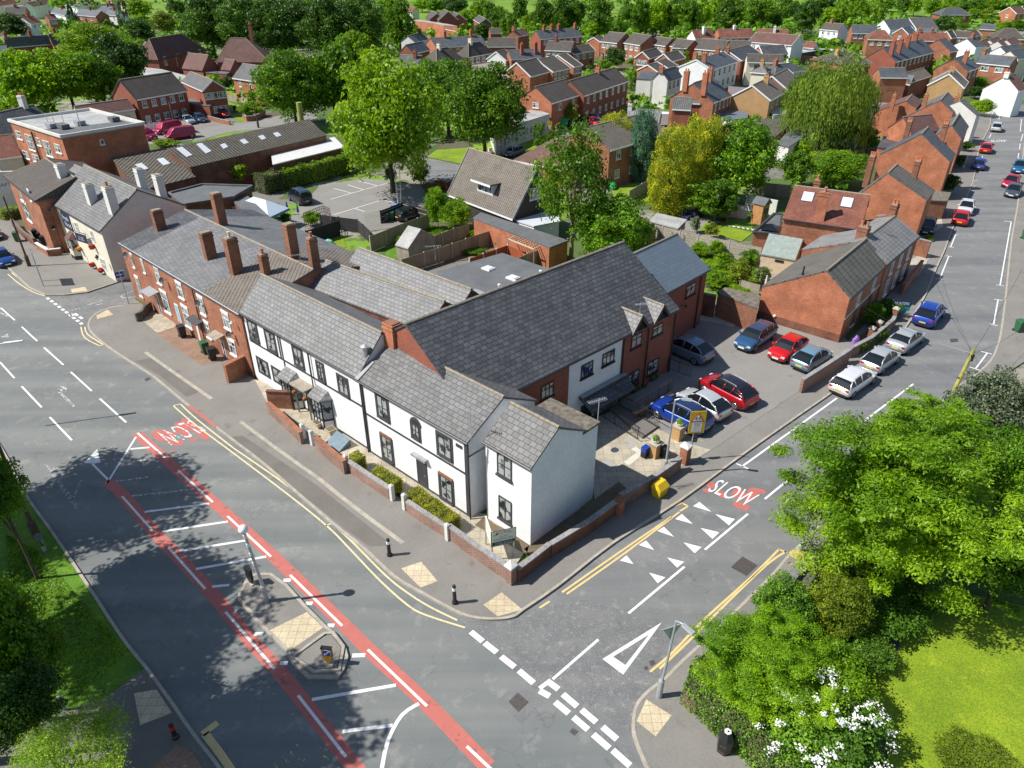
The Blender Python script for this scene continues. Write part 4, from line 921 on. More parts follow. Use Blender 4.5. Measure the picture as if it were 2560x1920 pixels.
winpx(TB.root,TB.f,37,425,150,480,270,fr=M_PVC,cols=2,transom=.5,sill=M_PVC);winpx(TB.root,TB.f,37,490,190,550,310,fr=M_PVC,cols=2,transom=.5,sill=M_PVC);winpx(TB.root,TB.f,37,480,310,590,520,fr=M_PVC,cols=2,transom=.5,sill=M_PVC)
chimney(TB,(1,400,1205),1060,a=.95,b=.8,pots=0,mat=M_OFFW)
TC=hs('tall brown tiled brick house with white sashes left of the pub',1,(18,1128),(222,1292),(1,360,1062),6.0,2,M_BRICK,M_TILE_DK,fascia=None,gutter=M_BLACK,ov=.3,hr=7.6,hip1=2.4)
for a in ((200,-30,260,100),(290,-20,345,100),(225,90,350,330)): winpx(TC.root,TC.f,37,*a,fr=M_PVC,cols=2,transom=.5,sill=M_PVC,head=M_PVC)
FL=block('flats','flat roofed three storey orange brick block with white windows and parapet','flats',[(26,125,575,8.4),(26,845,800,8.4),(26,1995,615,8.4),(26,1245,420,8.4)],M_BRICK_HOT,M_FELT_L,parapet=.35,capm=M_GREYR)
ff=[f for f in FL.facs if f.n.x<0 and f.n.y<0][0];fd=[f for f in FL.facs if f.n.x>0 and f.n.y<0][0]
for a in ((210,695,320,830),(338,740,500,985),(490,790,580,915),(582,825,745,1070),(745,875,860,1020),(310,970,420,1100),(440,1020,560,1150)): winpx(FL.root,ff,26,*a,fr=M_PVC,sill=M_PVC,cols=2,transom=.45)
winpx(FL.root,fd,26,1370,825,1450,885,fr=M_PVC,sill=M_PVC,cols=1,transom=None)
m=MB();a_,z_=ff.px(26,440,690);rect(m,ff,a_-.5,a_+.6,.3,7.9,.03,.03);m.build('dark_brick_panel',M_BRICK_DK,FL.root)
m=MB();a_,z_=ff.px(26,430,690);m.tube(ff.pt(a_,.3,.1),ff.pt(a_,8,.1),.06,n=6);m.build('downpipe',M_BLACK,FL.root)
m=MB();q_=[W(26,x,y,8.412) for x,y in ((470,690),(845,770),(1930,610),(1700,560),(1080,640))];m.face(*q_);bm_fix(m.build('felt_patch',M_FELT,FL.root))
for x,y,s_ in ((720,650,1.6),(870,660,2.0),(1580,560,1.4),(1110,615,1.2)):
 p=W(26,x,y,8.5);m=MB();m.box(p+UP*.25,(s_,1.0,.5),ff.u);m.build('roof_plant',M_LEAD if x in (720,1110) else M_FELT,FL.root)
for x,y,h in ((680,640,1.5),(890,610,2.4),(1145,740,3.2),(760,620,1.)):
 p=W(26,x,y,8.5);m=MB();m.tube(p,p+UP*h,.05,n=6);m.build('roof_mast',M_ALU,FL.root)
# corrugated workshops and what stands round them
def blk(name,label,cat,k,s,z,wall,roof,zs=None,**kw):
 v=[float(t) for t in s.split()];n=len(v)//2;zs=zs or [z]*n
 return block(name,label,cat,[(k,v[2*i],v[2*i+1],zs[i]) for i in range(n)],wall,roof,**kw)
WS1=blk('workshop','corrugated roofed workshop with two skylights behind the pub chimneys','workshop',1,'712 1012 1060 950 1258 1135 905 1225',4,M_BRICK_DK,M_CORR,[5.4,5.4,3.6,3.6])
WS2=blk('workshop','long mossy corrugated workshop with a row of white skylights','workshop',1,'1068 955 1985 765 2100 870 1222 1075',4,M_BRICK_DK,M_CORR,[6.0,6.0,4.3,4.3])
def skyl(R,items,k=1):
 p0,p1,p2=R.pts[0],R.pts[1],R.pts[2];n=(p1-p0).cross(p2-p0).normalized();n=n if n.z>0 else -n
 for it in items:
  q=[on_plane(k,it[i],it[i+1],p0,n) for i in (0,2,4,6)];m=MB();m.hull8([p+n*.01 for p in q],[p+n*.05 for p in q]);bm_fix(m.build('skylight',M_SKYL,R.root))
skyl(WS1,[(868,1060,910,1048,955,1085,915,1097),(1008,1025,1050,1015,1095,1052,1052,1065)])
skyl(WS2,[(1132,955,1172,945,1238,998,1200,1010),(1262,928,1295,920,1360,972,1325,988),(1415,932,1445,922,1468,945,1438,958),(1540,903,1570,893,1600,918,1570,928),(1660,878,1690,868,1712,890,1685,900),(1755,858,1785,850,1810,872,1780,882)])
m=MB();p=W(1,1940,790,5.0);m.tube(p-UP*1,p+UP*height(p,1,1915,660) if False else Vector((p.x,p.y,height(p,1,1915,658))),.42,n=12)
props(m.build('flue_stack',plain('mossy_green_paint',(.30,.34,.07),.8),None,org=p),'tall mossy green round flue stack on the corrugated workshop roof','flue stack')
blk('workshop','low building with bright white sheet roof beside the hedge','workshop',1,'1740 965 2150 880 2215 945 1752 1058',3.4,M_BRICK_DK,plain('white_sheet_roof',(.60,.60,.58),.6,var=.1))
hs('orange brick outbuilding with dark tiled roof and three small windows',1,(1425,1042),(1748,974),(1345,990),3.2,1,M_BRICK_HOT,M_TILE_DK,f=3,wh=.9)
blk('clubhouse','flat felt roofed brick annexe behind the marquee','annexe',1,'1090 1245 1300 1190 1620 1200 1500 1270 1180 1320',3.2,M_BRICK_DK,M_FELT,parapet=.2,capm=M_FELT)
blk('clubhouse','lower flat roofed back extension next to the marquee','extension',1,'1440 1235 1560 1225 1720 1385 1610 1400',2.8,M_BRICK_DK,M_FELT)
blk('shed','pale flat roofed lean-to behind the terrace chimneys','extension',40,'360 295 470 265 860 470 870 600',2.8,M_BRICK_DK,M_FELT_L)
ME=hs('slate roofed building with cream chimney behind the orange flats',26,(0,790),(800,590),(0,440),5.5,1,M_CREAM,M_SLATE_D,hr=8.2,ch=[(.83,0,1.6,M_OFFW)])
hs('long low cream building with brown tiled roof beside the flats',26,(1130,510),(1870,400),(1790,290),3.6,2,M_CREAM,M_TILE_PURP,hr=5.2,f=4,wh=.8)
hs('red tiled outbuilding at the left edge behind the brown roof',26,(-60,1100),(300,1050),(180,745),4.2,2,M_GREYR,M_TILE_RED,hr=6.4)
# marquee, yard
# ------------------------------------------------------------------ chalet bungalow and garages
CB=hs('steep brown tiled chalet bungalow with white box dormer and dark timber gable',27,(655,752),(1558,1095),(1895,390),2.5,2,M_WOODD,M_TILE,cat='bungalow',barge=M_LEAD,ov=.2,fascia=M_PVC)
winpx(CB.root,CB.g2,27,1795,675,1950,790,fr=M_PVC,sill=M_PVC,cols=3,transom=None)
p=on_plane(27,1070,700,CB.rp,CB.rn);q=on_plane(27,1290,760,CB.rp,CB.rn);u=CB.u;Lq=(q-p).dot(u)
FD=Fac(Vector((p.x,p.y,p.z)),u,-CB.v,Lq);m=MB();m.hull8([FD.pt(0,-.1,0),FD.pt(Lq,-.1,0),FD.pt(Lq,1.25,0),FD.pt(0,1.25,0)],[FD.pt(0,.0,-1.5),FD.pt(Lq,.0,-1.5),FD.pt(Lq,1.3,-1.5),FD.pt(0,1.3,-1.5)]);d_=m.build('dormer',M_PVC,CB.root)
m=MB();m.box(FD.pt(Lq/2,1.38,-.5),(Lq+.7,2.3,.14),u);m.build('dormer_roof',M_MOSS,d_);m=MB();m.box(FD.pt(Lq/2,1.3,.68),(Lq+.75,.05,.24),u);m.build('dormer_fascia',M_PVC,d_)
window(CB.root,FD,.12,Lq-.12,.12,1.1,cols=4,transom=None)
chimney(CB,(27,1225,255),180,a=.9,b=.5,pots=2,back=True,pot=M_OFFW)
blk('garage','flat roofed brick garage with white door beside the chalet bungalow','garage',2,'855 1400 905 1365 1470 1545 1350 1590',2.5,M_BRICK_HOT,M_FELT,edge=1)
cn=blk('conservatory','','',27,'1590 1105 1760 935 2180 1000 2212 1120 1850 1190',2.3,M_PVC,M_SKYL,root=CB.root)
hs('hipped purple tiled bungalow half hidden by the ash tree',2,(1115,1030),(1440,1095),(1345,885),2.6,1,M_BRICK_HOT,M_TILE_PURP,cat='bungalow',hr=6.0,hip1=4,hip2=2)
GH=blk('hall','long low grey rendered flat roofed hall behind the chestnut trees','hall',2,'1000 870 1165 790 1350 732 1250 700 960 780',3.4,M_GREYR,M_FELT_L)
for f in GH.facs:
 if f.n.y<0 and f.L>6: [window(GH.root,f,f.L*t,f.L*t+.8,1.0,2.4,cols=1,transom=None) for t in (.15,.3,.45,.6,.75)]
# ------------------------------------------------------------------ houses up the hill, left to right
hs('brick semi with brown tiles and black timbered porches above the vans',1,(878,642),(1205,585),(765,512),5.0,1,M_BRICK_RED,M_TILE_DK,f=(5,2),barge=M_WOODD)
hs('brick house with wide white windows in its gable and maroon garage door',32,(118,1052),(390,1172),(522,1030),5.0,2,M_BRICK_RED,M_TILE_G,g2=(2,2),w=2.3,barge=M_PVC)
blk('garage','flat roofed garage link with white and maroon up-and-over doors','garage',32,'95 1290 290 1340 480 1360 560 1325 300 1260',2.5,M_BRICK_RED,M_FELT)
hs('orange brick house with grey tiles half behind the chestnut',32,(772,1002),(1075,1048),(905,815),5.0,1,M_BRICK_HOT,M_TILE_G,f=(2,2),w=.8)
hs('old school hall with great purple hipped roof and tall chimney',32,(560,800),(1255,800),(705,490),4.6,1,M_BRICK_RED,M_TILE_PURP,name='school_hall',cat='hall',hr=9.5,hip1=3.2,hip2=6,fascia=None,ch=[(.6,2.2,3.0)])
hs('old school hall with purple hipped roof farthest left of the pair',1,(1015,385),(1330,322),(1045,235),4.6,1,M_BRICK_RED,M_TILE_PURP,name='school_hall',cat='hall',hr=9.0,hip1=2.5,hip2=5,fascia=None,f=4,wh=2.0)
hs('low purple tiled school wing with brick gable and two small windows',32,(125,878),(388,908),(470,706),3.2,2,M_BRICK_RED,M_TILE_PURP,name='school_wing',cat='school wing',fascia=None,g2=2)
hs('small purple tiled school wing tucked against the right hall',32,(622,892),(752,905),(810,768),3.2,2,M_BRICK_RED,M_TILE_PURP,name='school_wing',cat='school wing',fascia=None,g2=1)
hs('purple tiled school wing with tall white gable windows, leftmost',31,(1712,702),(1992,780),(2140,615),4.0,2,M_BRICK_RED,M_TILE_PURP,name='school_wing',cat='school wing',fascia=None,g2=2,wh=1.9)
blk('school_wing','flat felt roofed single storey block in front of the school hall','school wing',32,'420 930 560 905 770 915 700 950',2.8,M_BRICK_RED,M_FELT)
blk('shed','long pale grey sheet roofed shed behind the brick semi','shed',1,'905 430 1040 445 1215 490 1160 520 920 480',3.2,M_GREYR,M_FELT_L)
hs('long blue slate terrace behind the left lime trees',31,(92,612),(655,568),(45,487),5.0,1,M_BRICK_RED,M_SLATE_F,ch=[(.6,0,1.3),(.05,0,1.3)])
hs('dark slate house touching the long blue slate terrace',31,(640,570),(900,545),(620,440),5.0,1,M_BRICK_RED,M_SLATE_F,ch=[(.3,0,1.3)])
hs('dark roofed house at the far left edge by the lime tree',31,(-250,760),(115,740),(-200,600),5.0,1,M_BRICK_RED,M_SLATE_F,hr=7.2)
far1=[((398,308),(548,292),(430,200),'white fronted house with pale red roof at upper left',M_WHITE,M_TILE_RED),((628,252),(745,245),(540,188),'brick gabled house with two white bays at upper left',M_BRICK,M_TILE_PURP),
 ((60,180),(330,175),(90,95),'brown roofed house in the far upper left',M_BRICK,M_TILE_DK),((640,160),(830,200),(690,95),'slate house beside a white gable at far left',M_WHITE,M_SLATE_F),
 ((960,190),(1230,215),(950,110),'dark slate house behind the dark conifer',M_BRICK,M_SLATE_F),((1170,170),(1290,190),(1210,60),'white gabled house in the far left rows',M_WHITE,M_SLATE_F),
 ((1330,190),(1500,200),(1350,125),'small slate house with white lean-to near the dark tree',M_WHITE,M_SLATE_F),((1330,120),(1560,110),(1250,55),'long slate roof with three red chimneys at far left',M_BRICK,M_SLATE_F),
 ((-60,90),(250,40),(-40,20),'pale house at the top left corner',M_OFFW,M_TILE_RED),((440,90),(690,40),(430,20),'white terrace near the top left corner',M_WHITE,M_TILE_PURP),((230,70),(430,75),(250,5),'brown roofed house between two pale ones, far left',M_CREAM,M_TILE_DK),
 ((1380,30),(1650,45),(1380,5),'pinkish roofed house at the top left skyline',M_CREAM,M_TILE_RED),((1060,80),(1250,80),(1080,20),'grey roofed house high in the far left rows',M_OFFW,M_SLATE_F),((830,70),(1000,95),(960,78),'white gable behind the lime green tree far left',M_WHITE,M_SLATE_F)]
for e1,e2,r,lb,wl_,rf in far1: hs(lb,31,e1,e2,r,5.0,1,wl_,rf,hr=7.4,f=(2,1),ch=[(.5,0,1.1,M_BRICK)])
# T3 band
SM=blk('supermarket','orange brick flat roofed store with white and black sign panel','shop',33,'888 262 1142 292 1232 312 1280 322 1456 333 1335 308 960 252',6,M_BRICK_HOT,M_FELT_L)
f=max(SM.facs,key=lambda f: -f.n.y*(1 if f.L>6 else 0)+(f.pt(f.L/2,0).x>W(33,1300,330,6).x-3)*.5)
f=[q for q in SM.facs if abs((q.pt(q.L/2,0)-W(33,1368,328,6)).to_2d().length)<6 and q.n.y<0][0]
a0,z1=f.px(33,1302,372);a1,z0=f.px(33,1436,412);board('store_sign','',f,a0,a1,z0,z1,.05,M_PVC,root=SM.root);m=MB();rect(m,f,a0,a1,z0-.0,z0+(z1-z0)*.4,.13,.03);m.build('sign_band',M_NAVY,SM.root)
hs('left of three brick gabled houses above the orange store',33,(1045,215),(1098,248),(1150,146),5,2,M_BRICK_RED,M_TILE_DK,barge=M_PVC,fascia=None,hr=7.5)
hs('middle of three brick gabled houses above the orange store',33,(1165,232),(1216,262),(1335,140),5,2,M_BRICK_RED,M_TILE_DK,barge=M_PVC,fascia=None,hr=8)
hs('right of three brick gabled houses above the orange store',33,(1320,235),(1372,258),(1425,158),5,2,M_BRICK_RED,M_TILE_DK,barge=M_PVC,fascia=None,hr=7.5)
hs('long blue slate terrace with orange gable and two big chimneys',33,(1190,615),(1845,575),(1108,490),5,1,M_BRICK_HOT,M_SLATE_F,f=6,ch=[(.28,0,1.5),(.8,0,1.5)])
hs('dark hipped roof house with cream chimney, left of two',33,(1195,827),(1560,765),(1215,625),5,1,M_BRICK_RED,M_TILE_DK,hr=7.8,hip1=3.2,hip2=3.2,f=(4,1),ch=[(.4,0,1.,M_CREAM)])
hs('dark hipped roof house with white bow windows, right of two',33,(1600,738),(1925,680),(1575,560),5,1,M_BRICK_RED,M_TILE_DK,hr=7.8,hip1=3.0,hip2=3.2,f=(4,1),w=1.6,ch=[(.35,0,1.,M_CREAM)])
hs('slate house with red chimney and one white gable window above the maple',33,(660,852),(937,862),(1005,712),5,2,M_BRICK_RED,M_SLATE_F,g2=(1,1),w=1.6,ch=[(.75,-1,.9)])
hs('slate roof just below the orange store',33,(920,545),(1092,502),(905,440),5,1,M_WHITE,M_SLATE_F,hr=7,ch=[(.9,0,1)])
hs('slate roof with small skylight behind the chestnut tree',33,(900,692),(1112,642),(925,548),5,1,M_BRICK_RED,M_SLATE_F,hr=7)
hs('brown roofed cottage with white fascia among the upper trees',33,(1885,430),(2022,427),(1895,360),3,1,M_BRICK_RED,M_TILE_DK,hr=5)
hs('wide dark roof behind the hipped houses',33,(1850,602),(2215,600),(1840,488),5,1,M_BRICK_RED,M_TILE_DK,hr=7.2)
hs('brown roof with pale blue gable beside the hipped houses',33,(2085,778),(2200,745),(1988,655),4.6,1,M_WHITE,M_TILE_DK,hr=7,barge=M_PVC)
hs('cream corrugated tiled roof behind the chestnut',33,(1860,1040),(2200,978),(2020,776),4.6,2,M_BRICK_HOT,M_TILE_C,hr=7)
hs('pale red roofed house high among the trees',33,(745,142),(880,150),(760,85),5,1,M_CREAM,M_TILE_RED,hr=7.5)
hs('brick gable peeping from dark trees above the store',33,(1660,250),(1745,300),(1660,225),5,1,M_BRICK_RED,M_TILE_DK,hr=7.2,barge=M_PVC)
# T4 band
A_=hs('near orange gable end of the long brown tiled terrace',34,(470,1328),(855,1212),(245,1115),5,1,M_BRICK_HOT,M_TILE_DK,f=(2,1),barge=None)
winpx(A_.root,A_.g1,34,218,1315,290,1390,cols=1,transom=.35,sill=M_PVC)
hs('long brown tiled terrace with white doors and dark porch roofs',34,(885,1232),(1455,1042),(1272,865),5,2,M_BRICK_RED,M_TILE_DK,f=(7,2),w=.9,ch=[(.6,0,.9,M_BRICK_HOT)])
hs('near unit of stepped brown tiled row with orange gable',34,(190,988),(440,920),(5,805),5,1,M_BRICK_HOT,M_TILE_DK,barge=M_PVC)
hs('middle unit of stepped brown tiled row',34,(480,928),(705,876),(262,765),5,1,M_BRICK_HOT,M_TILE_DK,barge=M_PVC,f=4)
hs('far unit of stepped brown tiled row with white end windows',34,(750,864),(862,838),(535,708),5,1,M_BRICK_HOT,M_TILE_DK,barge=M_PVC,f=(2,1),w=1.5)
hs('slate cottages with two broad red chimneys',34,(-60,765),(335,748),(0,640),5,1,M_BRICK,M_SLATE_F,hr=7.2,ch=[(.4,-1.2,1.4,M_BRICK_RED),(.85,-1.2,1.6,M_BRICK_RED)])
hs('dark slate terrace with row of chimneys and white corner gable',34,(320,505),(855,468),(300,392),5.2,1,M_BRICK_RED,M_SLATE_F,f=(6,1),hr=7.6,ch=[(.2,0,1.3),(.38,0,1.3),(.55,0,1.3),(.95,0,1.3)])
hs('dark tiled house with wide white dormer windows',34,(365,645),(705,660),(385,520),4.8,1,M_BRICK_RED,M_TILE_DK,hr=7.4,f=(3,1),w=2.0,ch=[(.3,0,1.2)])
hs('small brick gable with apple green tree at its left',34,(35,470),(180,440),(40,400),5,1,M_BRICK,M_TILE_PURP,hr=7,ch=[(.1,0,1)])
hs('orange gabled bungalow left of the four matching brick houses',34,(1085,542),(1190,520),(1000,480),4,1,M_BRICK_HOT,M_TILE_DK,barge=M_PVC)
for i,(e1,e2,r,nm) in enumerate((((1078,532),(1300,556),(1190,406),'first'),((1365,547),(1597,583),(1490,420),'second'),((1710,563),(1922,592),(1790,464),'third'),((1975,592),(2200,622),(2050,490),'last'))):
 hs('%s from the left of four matching brick houses below the park trees' % nm,34,e1,e2,r,5,1,M_BRICK,M_TILE_DK,hr=7.3,f=(3,2),w=1.3,group='matching brick houses below the park')
O_=hs('white chalet with dark roof and broad glazed dormer',34,(745,697),(1022,650),(705,606),4,1,M_BRICK_HOT,M_TILE_DK,hr=6.5,f=(3,1),w=1.6,barge=M_PVC)
hs('brick house showing two arched white windows in its gable',34,(1715,757),(1892,702),(1625,663),5,1,M_BRICK_RED,M_TILE_DK,barge=M_PVC,g1=(2,2),w=1.3)
hs('brown roofed house behind the white barge boards',34,(2000,792),(2182,745),(1900,690),4.6,1,M_BRICK,M_TILE_DK,barge=M_PVC)
hs('brown roofed house with wide white barge boards and orange gable',34,(1820,922),(1950,882),(1692,833),4.6,1,M_BRICK_HOT,M_TILE_DK,barge=M_PVC)
hs('brown roofed house just beyond the wide orange gable',34,(1972,886),(2090,845),(1815,790),4.6,1,M_BRICK_HOT,M_TILE_DK,barge=M_PVC)
T_=hs('tall off-white rendered house with slate roof and red chimney',34,(1960,1042),(2142,985),(1868,905),5.4,1,M_OFFW,M_SLATE_F,f=(3,1),w=.6,wf=M_CHAR,ch=[(.02,0,.7,M_BRICK)],fascia=None)
blk('','','',34,'1545 1010 1738 1022 1822 935 1630 905',4.8,M_OFFW,M_SLATE_F,[4.8,4.8,5.8,5.8],root=T_.root)
hs('buff bungalow with orange barge boards and tall grey chimney',34,(2012,1398),(2290,1425),(1892,1225),3.4,1,M_CREAM,M_TILE_G,cat='bungalow',barge=M_WOODO,ch=[(.02,-.8,.5,M_GREYR)],hr=5.9)
hs('grey slate cottage with orange gable and white chimney',34,(1412,1548),(1842,1572),(1330,1395),3.6,1,M_BRICK_HOT,M_TILE_STRIPG,cat='cottage',hr=5.4,ch=[(.05,0,.8,M_OFFW)])
hs('brown tiled house behind the golden conifers',41,(560,400),(1035,264),(850,98),5.2,2,M_BRICK,M_TILE,f=(4,2))
# T5 band
k=35
hs('white rendered house with red tiles, leftmost of the pale row',k,(115,288),(262,281),(88,224),5,1,M_WHITE,M_TILE_RED,f=2,ch=[(.5,-1,1.,M_WHITE)])
hs('white house with red tiles and brick gable in the pale row',k,(297,280),(548,276),(276,215),5,1,M_BRICK_HOT,M_TILE_RED,f=5,ch=[(.5,0,1.,M_WHITE)])
hs('red tiled roof with white chimney behind the big white house',k,(565,258),(800,264),(572,213),5,1,M_WHITE,M_TILE_RED,hr=7,ch=[(.55,-1,1.,M_WHITE)])
D_=hs('big white rendered house with three small dormer gables',k,(505,308),(825,334),(885,260),5.2,2,M_WHITE,M_TILE_PURP,f=(5,1),barge=M_PVC)
hs('small red tiled cottage with white gable near the blue fence',k,(905,350),(988,356),(1042,318),3,2,M_WHITE,M_TILE_RED,hr=5)
hs('brown roofed brick house with white windows near the small conifer',k,(108,360),(312,378),(160,283),5,1,M_BRICK,M_TILE_DK,f=4,hr=7)
hs('brown roofed brick gable at the left of the pale row',k,(-60,352),(45,357),(95,298),5,2,M_BRICK_RED,M_TILE_DK,f=2,barge=M_PVC)
hs('brown roof between the small conifer and the white house',k,(320,378),(520,384),(350,298),5,1,M_BRICK,M_TILE_DK,hr=7)
hs('long white rendered terrace with slate roof and red chimneys',k,(240,516),(436,453),(120,440),5.2,1,M_WHITE,M_SLATE_F,f=(5,2),w=.7,wf=M_CHAR,barge=M_PVC,ch=[(.1,-1.2,1.2,M_BRICK),(.1,1,1.2,M_BRICK),(.75,0,1.2,M_BRICK)])
hs('dark slate house with white barge board behind the white terrace',k,(455,448),(612,402),(350,372),5,1,M_BRICK_RED,M_SLATE_D,barge=M_PVC,ch=[(.0,0,.8,M_BRICK)])
hs('second dark slate roof with white barge board',k,(612,402),(800,396),(548,338),5,1,M_BRICK_RED,M_SLATE_D,barge=M_PVC,hr=7.6)
hs('cream rendered house with dark tiled roof behind the willow',k,(495,458),(765,464),(520,398),5.2,1,M_CREAM,M_TILE_DK,f=(2,2),wf=M_CHAR,hr=7)
hs('cream house with pale slate hipped roof and buff chimneys',k,(515,532),(645,542),(600,478),5.2,1,M_CREAM,M_SLATE_L,hr=7,hip1=2.5,hip2=2.5,ch=[(.5,0,.9,M_BRICK_YEL)])
hs('cream house with pale slate hipped roof beside the willow',k,(700,545),(950,520),(760,470),5.,1,M_CREAM,M_SLATE_F,hr=7,hip1=2.5,hip2=3.5,ch=[(.2,0,.9,M_BRICK)])
hs('near buff brick semi with brown tiles and conservatory',k,(670,743),(793,673),(533,630),5,1,M_BRICK_YEL,M_TILE,f=(3,1),barge=M_PVC,ch=[(.6,-.6,.8,M_BRICK_YEL)])
hs('far buff brick semi with brown tiles next to the willow',k,(815,680),(920,617),(680,562),5,1,M_BRICK_HOT,M_TILE,f=(2,1),barge=M_PVC)
hs('slate house with four tall orange chimneys and skylight',k,(255,758),(386,706),(100,612),5.2,1,M_BRICK,M_SLATE_F,f=(4,1),w=.7,ch=[(.02,-2,1.8,M_BRICK_HOT),(.02,1.5,1.8,M_BRICK_HOT),(.7,-.5,1.8,M_BRICK_HOT)])
E2=blk('house','orange brick house with flat purple lean roof and big white window','house',k,'385 698 555 715 588 655 355 635',5.2,M_BRICK_HOT,plain('purple_slate',(.17,.15,.17),.7),[5.0,5.0,6.0,6.0])
f=[q for q in E2.facs if q.n.y<-.5][0];winpx(E2.root,f,k,462,712,512,782,sill=M_PVC)
hs('brown tiled double gabled house with small square windows',k,(-60,805),(80,812),(125,722),4.8,2,M_BRICK_RED,M_TILE_G,hr=6.8,g2=(2,2))
hs('rear half of the double gabled brown tiled house',k,(60,760),(150,765),(180,690),4.8,2,M_BRICK_RED,M_TILE_G,hr=6.8,g2=(1,2))
blk('extension','blue grey slate lean-to between the tall chimneys and buff semi','extension',k,'245 845 385 885 500 870 500 825 300 808',2.8,M_CREAM,M_SLATE_B)
GS=blk('workshop','low garage block roofed in slipped pale sheets beside the willow','garage',3,'280 800 390 765 757 760 600 890 440 900',3,M_BRICK,M_CORR)
blk('shed','dark felt roofed summer room with glazed doors near the willow','summer house',3,'620 925 720 815 838 850 700 945',2.6,M_OFFW,M_FELT)
cs_=blk('conservatory','white hexagonal conservatory behind the buff semi','conservatory',k,'650 805 700 775 800 815 780 840 690 850',2.6,M_PVC,M_SKYL)
# T6 band
k=36
hs('blue slate brick terrace with four tall chimneys and white windows',k,(330,456),(614,386),(228,350),5.2,1,M_BRICK_RED,M_SLATE_F,f=(9,2),w=.8,ch=[(.02,-2,1.6),(.2,-2,1.6),(.5,-1,1.6),(.8,0,1.6)])
hs('tall plain brick gable end in the middle of the right-hand rows',k,(735,383),(790,372),(640,290),5.4,1,M_BRICK,M_SLATE_F)
hs('brick gable end with slate roof left of the yellow gable',k,(865,527),(946,496),(758,430),5.2,1,M_BRICK,M_SLATE_F,f=2,ch=[(.3,-1.5,1.3)])
hs('dark slate cross wing with one white window and creeper',k,(920,464),(1165,488),(935,395),5,1,M_BRICK,M_SLATE_F,f=(2,1),w=1.6,hr=7.2,ch=[(.02,0,1.)])
hs('yellow brick gable house with thick white barge boards',k,(830,652),(860,606),(718,546),4.8,1,M_BRICK_YEL,M_TILE,barge=M_PVC,ch=[(.5,0,.8,M_BRICK_YEL)])
hs('brick house with grey tiles right of the willow',k,(212,572),(414,574),(190,498),5,1,M_BRICK,M_SLATE_F,hr=7.2)
hs('low blue slate kitchen wing with black windows',k,(350,618),(430,625),(470,578),3,1,M_BRICK,M_SLATE_B,hr=4.2,f=1,wf=M_CHAR)
hs('mossy roofed brick wing beside the yellow gable',k,(430,610),(590,560),(420,560),3.4,1,M_BRICK,M_MOSS,hr=4.6)
hs('white rendered gable end with slate roof in the upper right rows',k,(920,352),(992,346),(850,284),5.2,1,M_WHITE,M_SLATE_F,ch=[(.5,0,1,M_BRICK)])
for i,(x,y) in enumerate(((975,330),(1040,320),(1100,330),(1165,320))):
 hs('%s of four small white gables in the upper right row' % ('first','second','third','fourth')[i],k,(x+30,y+20),(x+85,y-5),(x+5,y-28),5,1,M_OFFW,M_TILE_PURP,hr=7.4,group='small white gabled houses upper right')
hs('white house with pale blue roof line at the right edge',k,(1150,400),(1290,380),(1200,330),5,1,M_WHITE,M_SLATE_F,hr=7)
hs('cream gabled house behind the right lamp post',k,(1235,440),(1330,420),(1215,365),5.2,1,M_CREAM,M_SLATE_F,hr=8)
WG=hs('big white gable end house where the side street bends',k,(1237,674),(1300,660),(1142,556),4.8,1,M_WHITE,M_TILE_PURP,ch=[(.05,0,.6,M_OFFW)],back=(36,958,655))
hs('far house with grey hipped roof on the park edge',k,(650,110),(880,110),(735,58),4.6,1,M_BRICK_RED,M_SLATE_F,hr=7.4,hip1=3.4,hip2=3.4,f=3)
hs('white dormer chalet with grey roof, left of two by the park',k,(285,222),(470,215),(335,142),3.4,1,M_WHITE,M_SLATE_F,hr=7,f=2)
hs('white dormer chalet with grey roof, right of two by the park',k,(480,212),(640,205),(520,128),3.4,1,M_WHITE,M_TILE_G,hr=7,f=2)
hs('brick gable with white window left of the dark round tree',k,(420,256),(480,240),(370,204),5,1,M_BRICK,M_SLATE_F,g1=1,barge=M_PVC)
hs('red hipped roof behind the round shrubs',k,(112,290),(312,296),(195,222),4.6,1,M_BRICK,M_TILE_RED,hr=6.8,hip1=2.6,hip2=2.6,f=3)
hs('red brown roof behind the blue slate terrace',k,(455,300),(690,305),(480,237),5,1,M_BRICK,M_TILE_RED,hr=7.2,ch=[(.2,0,1),(.6,0,1)])
hs('brick gable with two white windows near the red roof',k,(735,285),(775,275),(700,230),5,1,M_BRICK,M_TILE_DK,barge=M_PVC,g1=1)
hs('brown roofed brick house right of the dark round tree',k,(755,275),(870,280),(780,228),5,1,M_BRICK,M_TILE_DK,hr=7,f=2)
hs('brown roof with small white gable beyond the round tree',k,(880,270),(960,262),(885,235),5,1,M_BRICK,M_TILE_DK,hr=7,barge=M_PVC)
hs('slate semi with white rendered bays at the head of the pale row',k,(0,245),(190,248),(5,182),5,1,M_BRICK,M_SLATE_F,hr=7.2,f=(4,1))
hs('white gabled semi next to the small round shrubs',35,(1030,215),(1168,228),(1080,165),5,1,M_WHITE,M_TILE_DK,hr=7.2,f=(3,1),ch=[(.3,0,1)])
hs('orange brick house with white window at the top right corner',k,(1217,102),(1300,95),(1165,52),5,1,M_BRICK_HOT,M_TILE_PURP,f=2,g1=1,barge=M_PVC)
hs('small slate roofed brick house in the far right gardens',k,(938,215),(1055,220),(970,185),4,1,M_BRICK,M_SLATE_F,hr=5.8)
hs('wide brown hipped roof in the far right gardens',k,(1050,285),(1290,292),(1150,208),4.4,1,M_BRICK,M_TILE_DK,hr=7,hip1=3,hip2=3,f=3)
blk('shed','long blue panelled fence building below the pale row','shed',35,'830 395 905 375 1085 350 1085 362 900 390',2.4,M_NAVY,M_FELT_L)
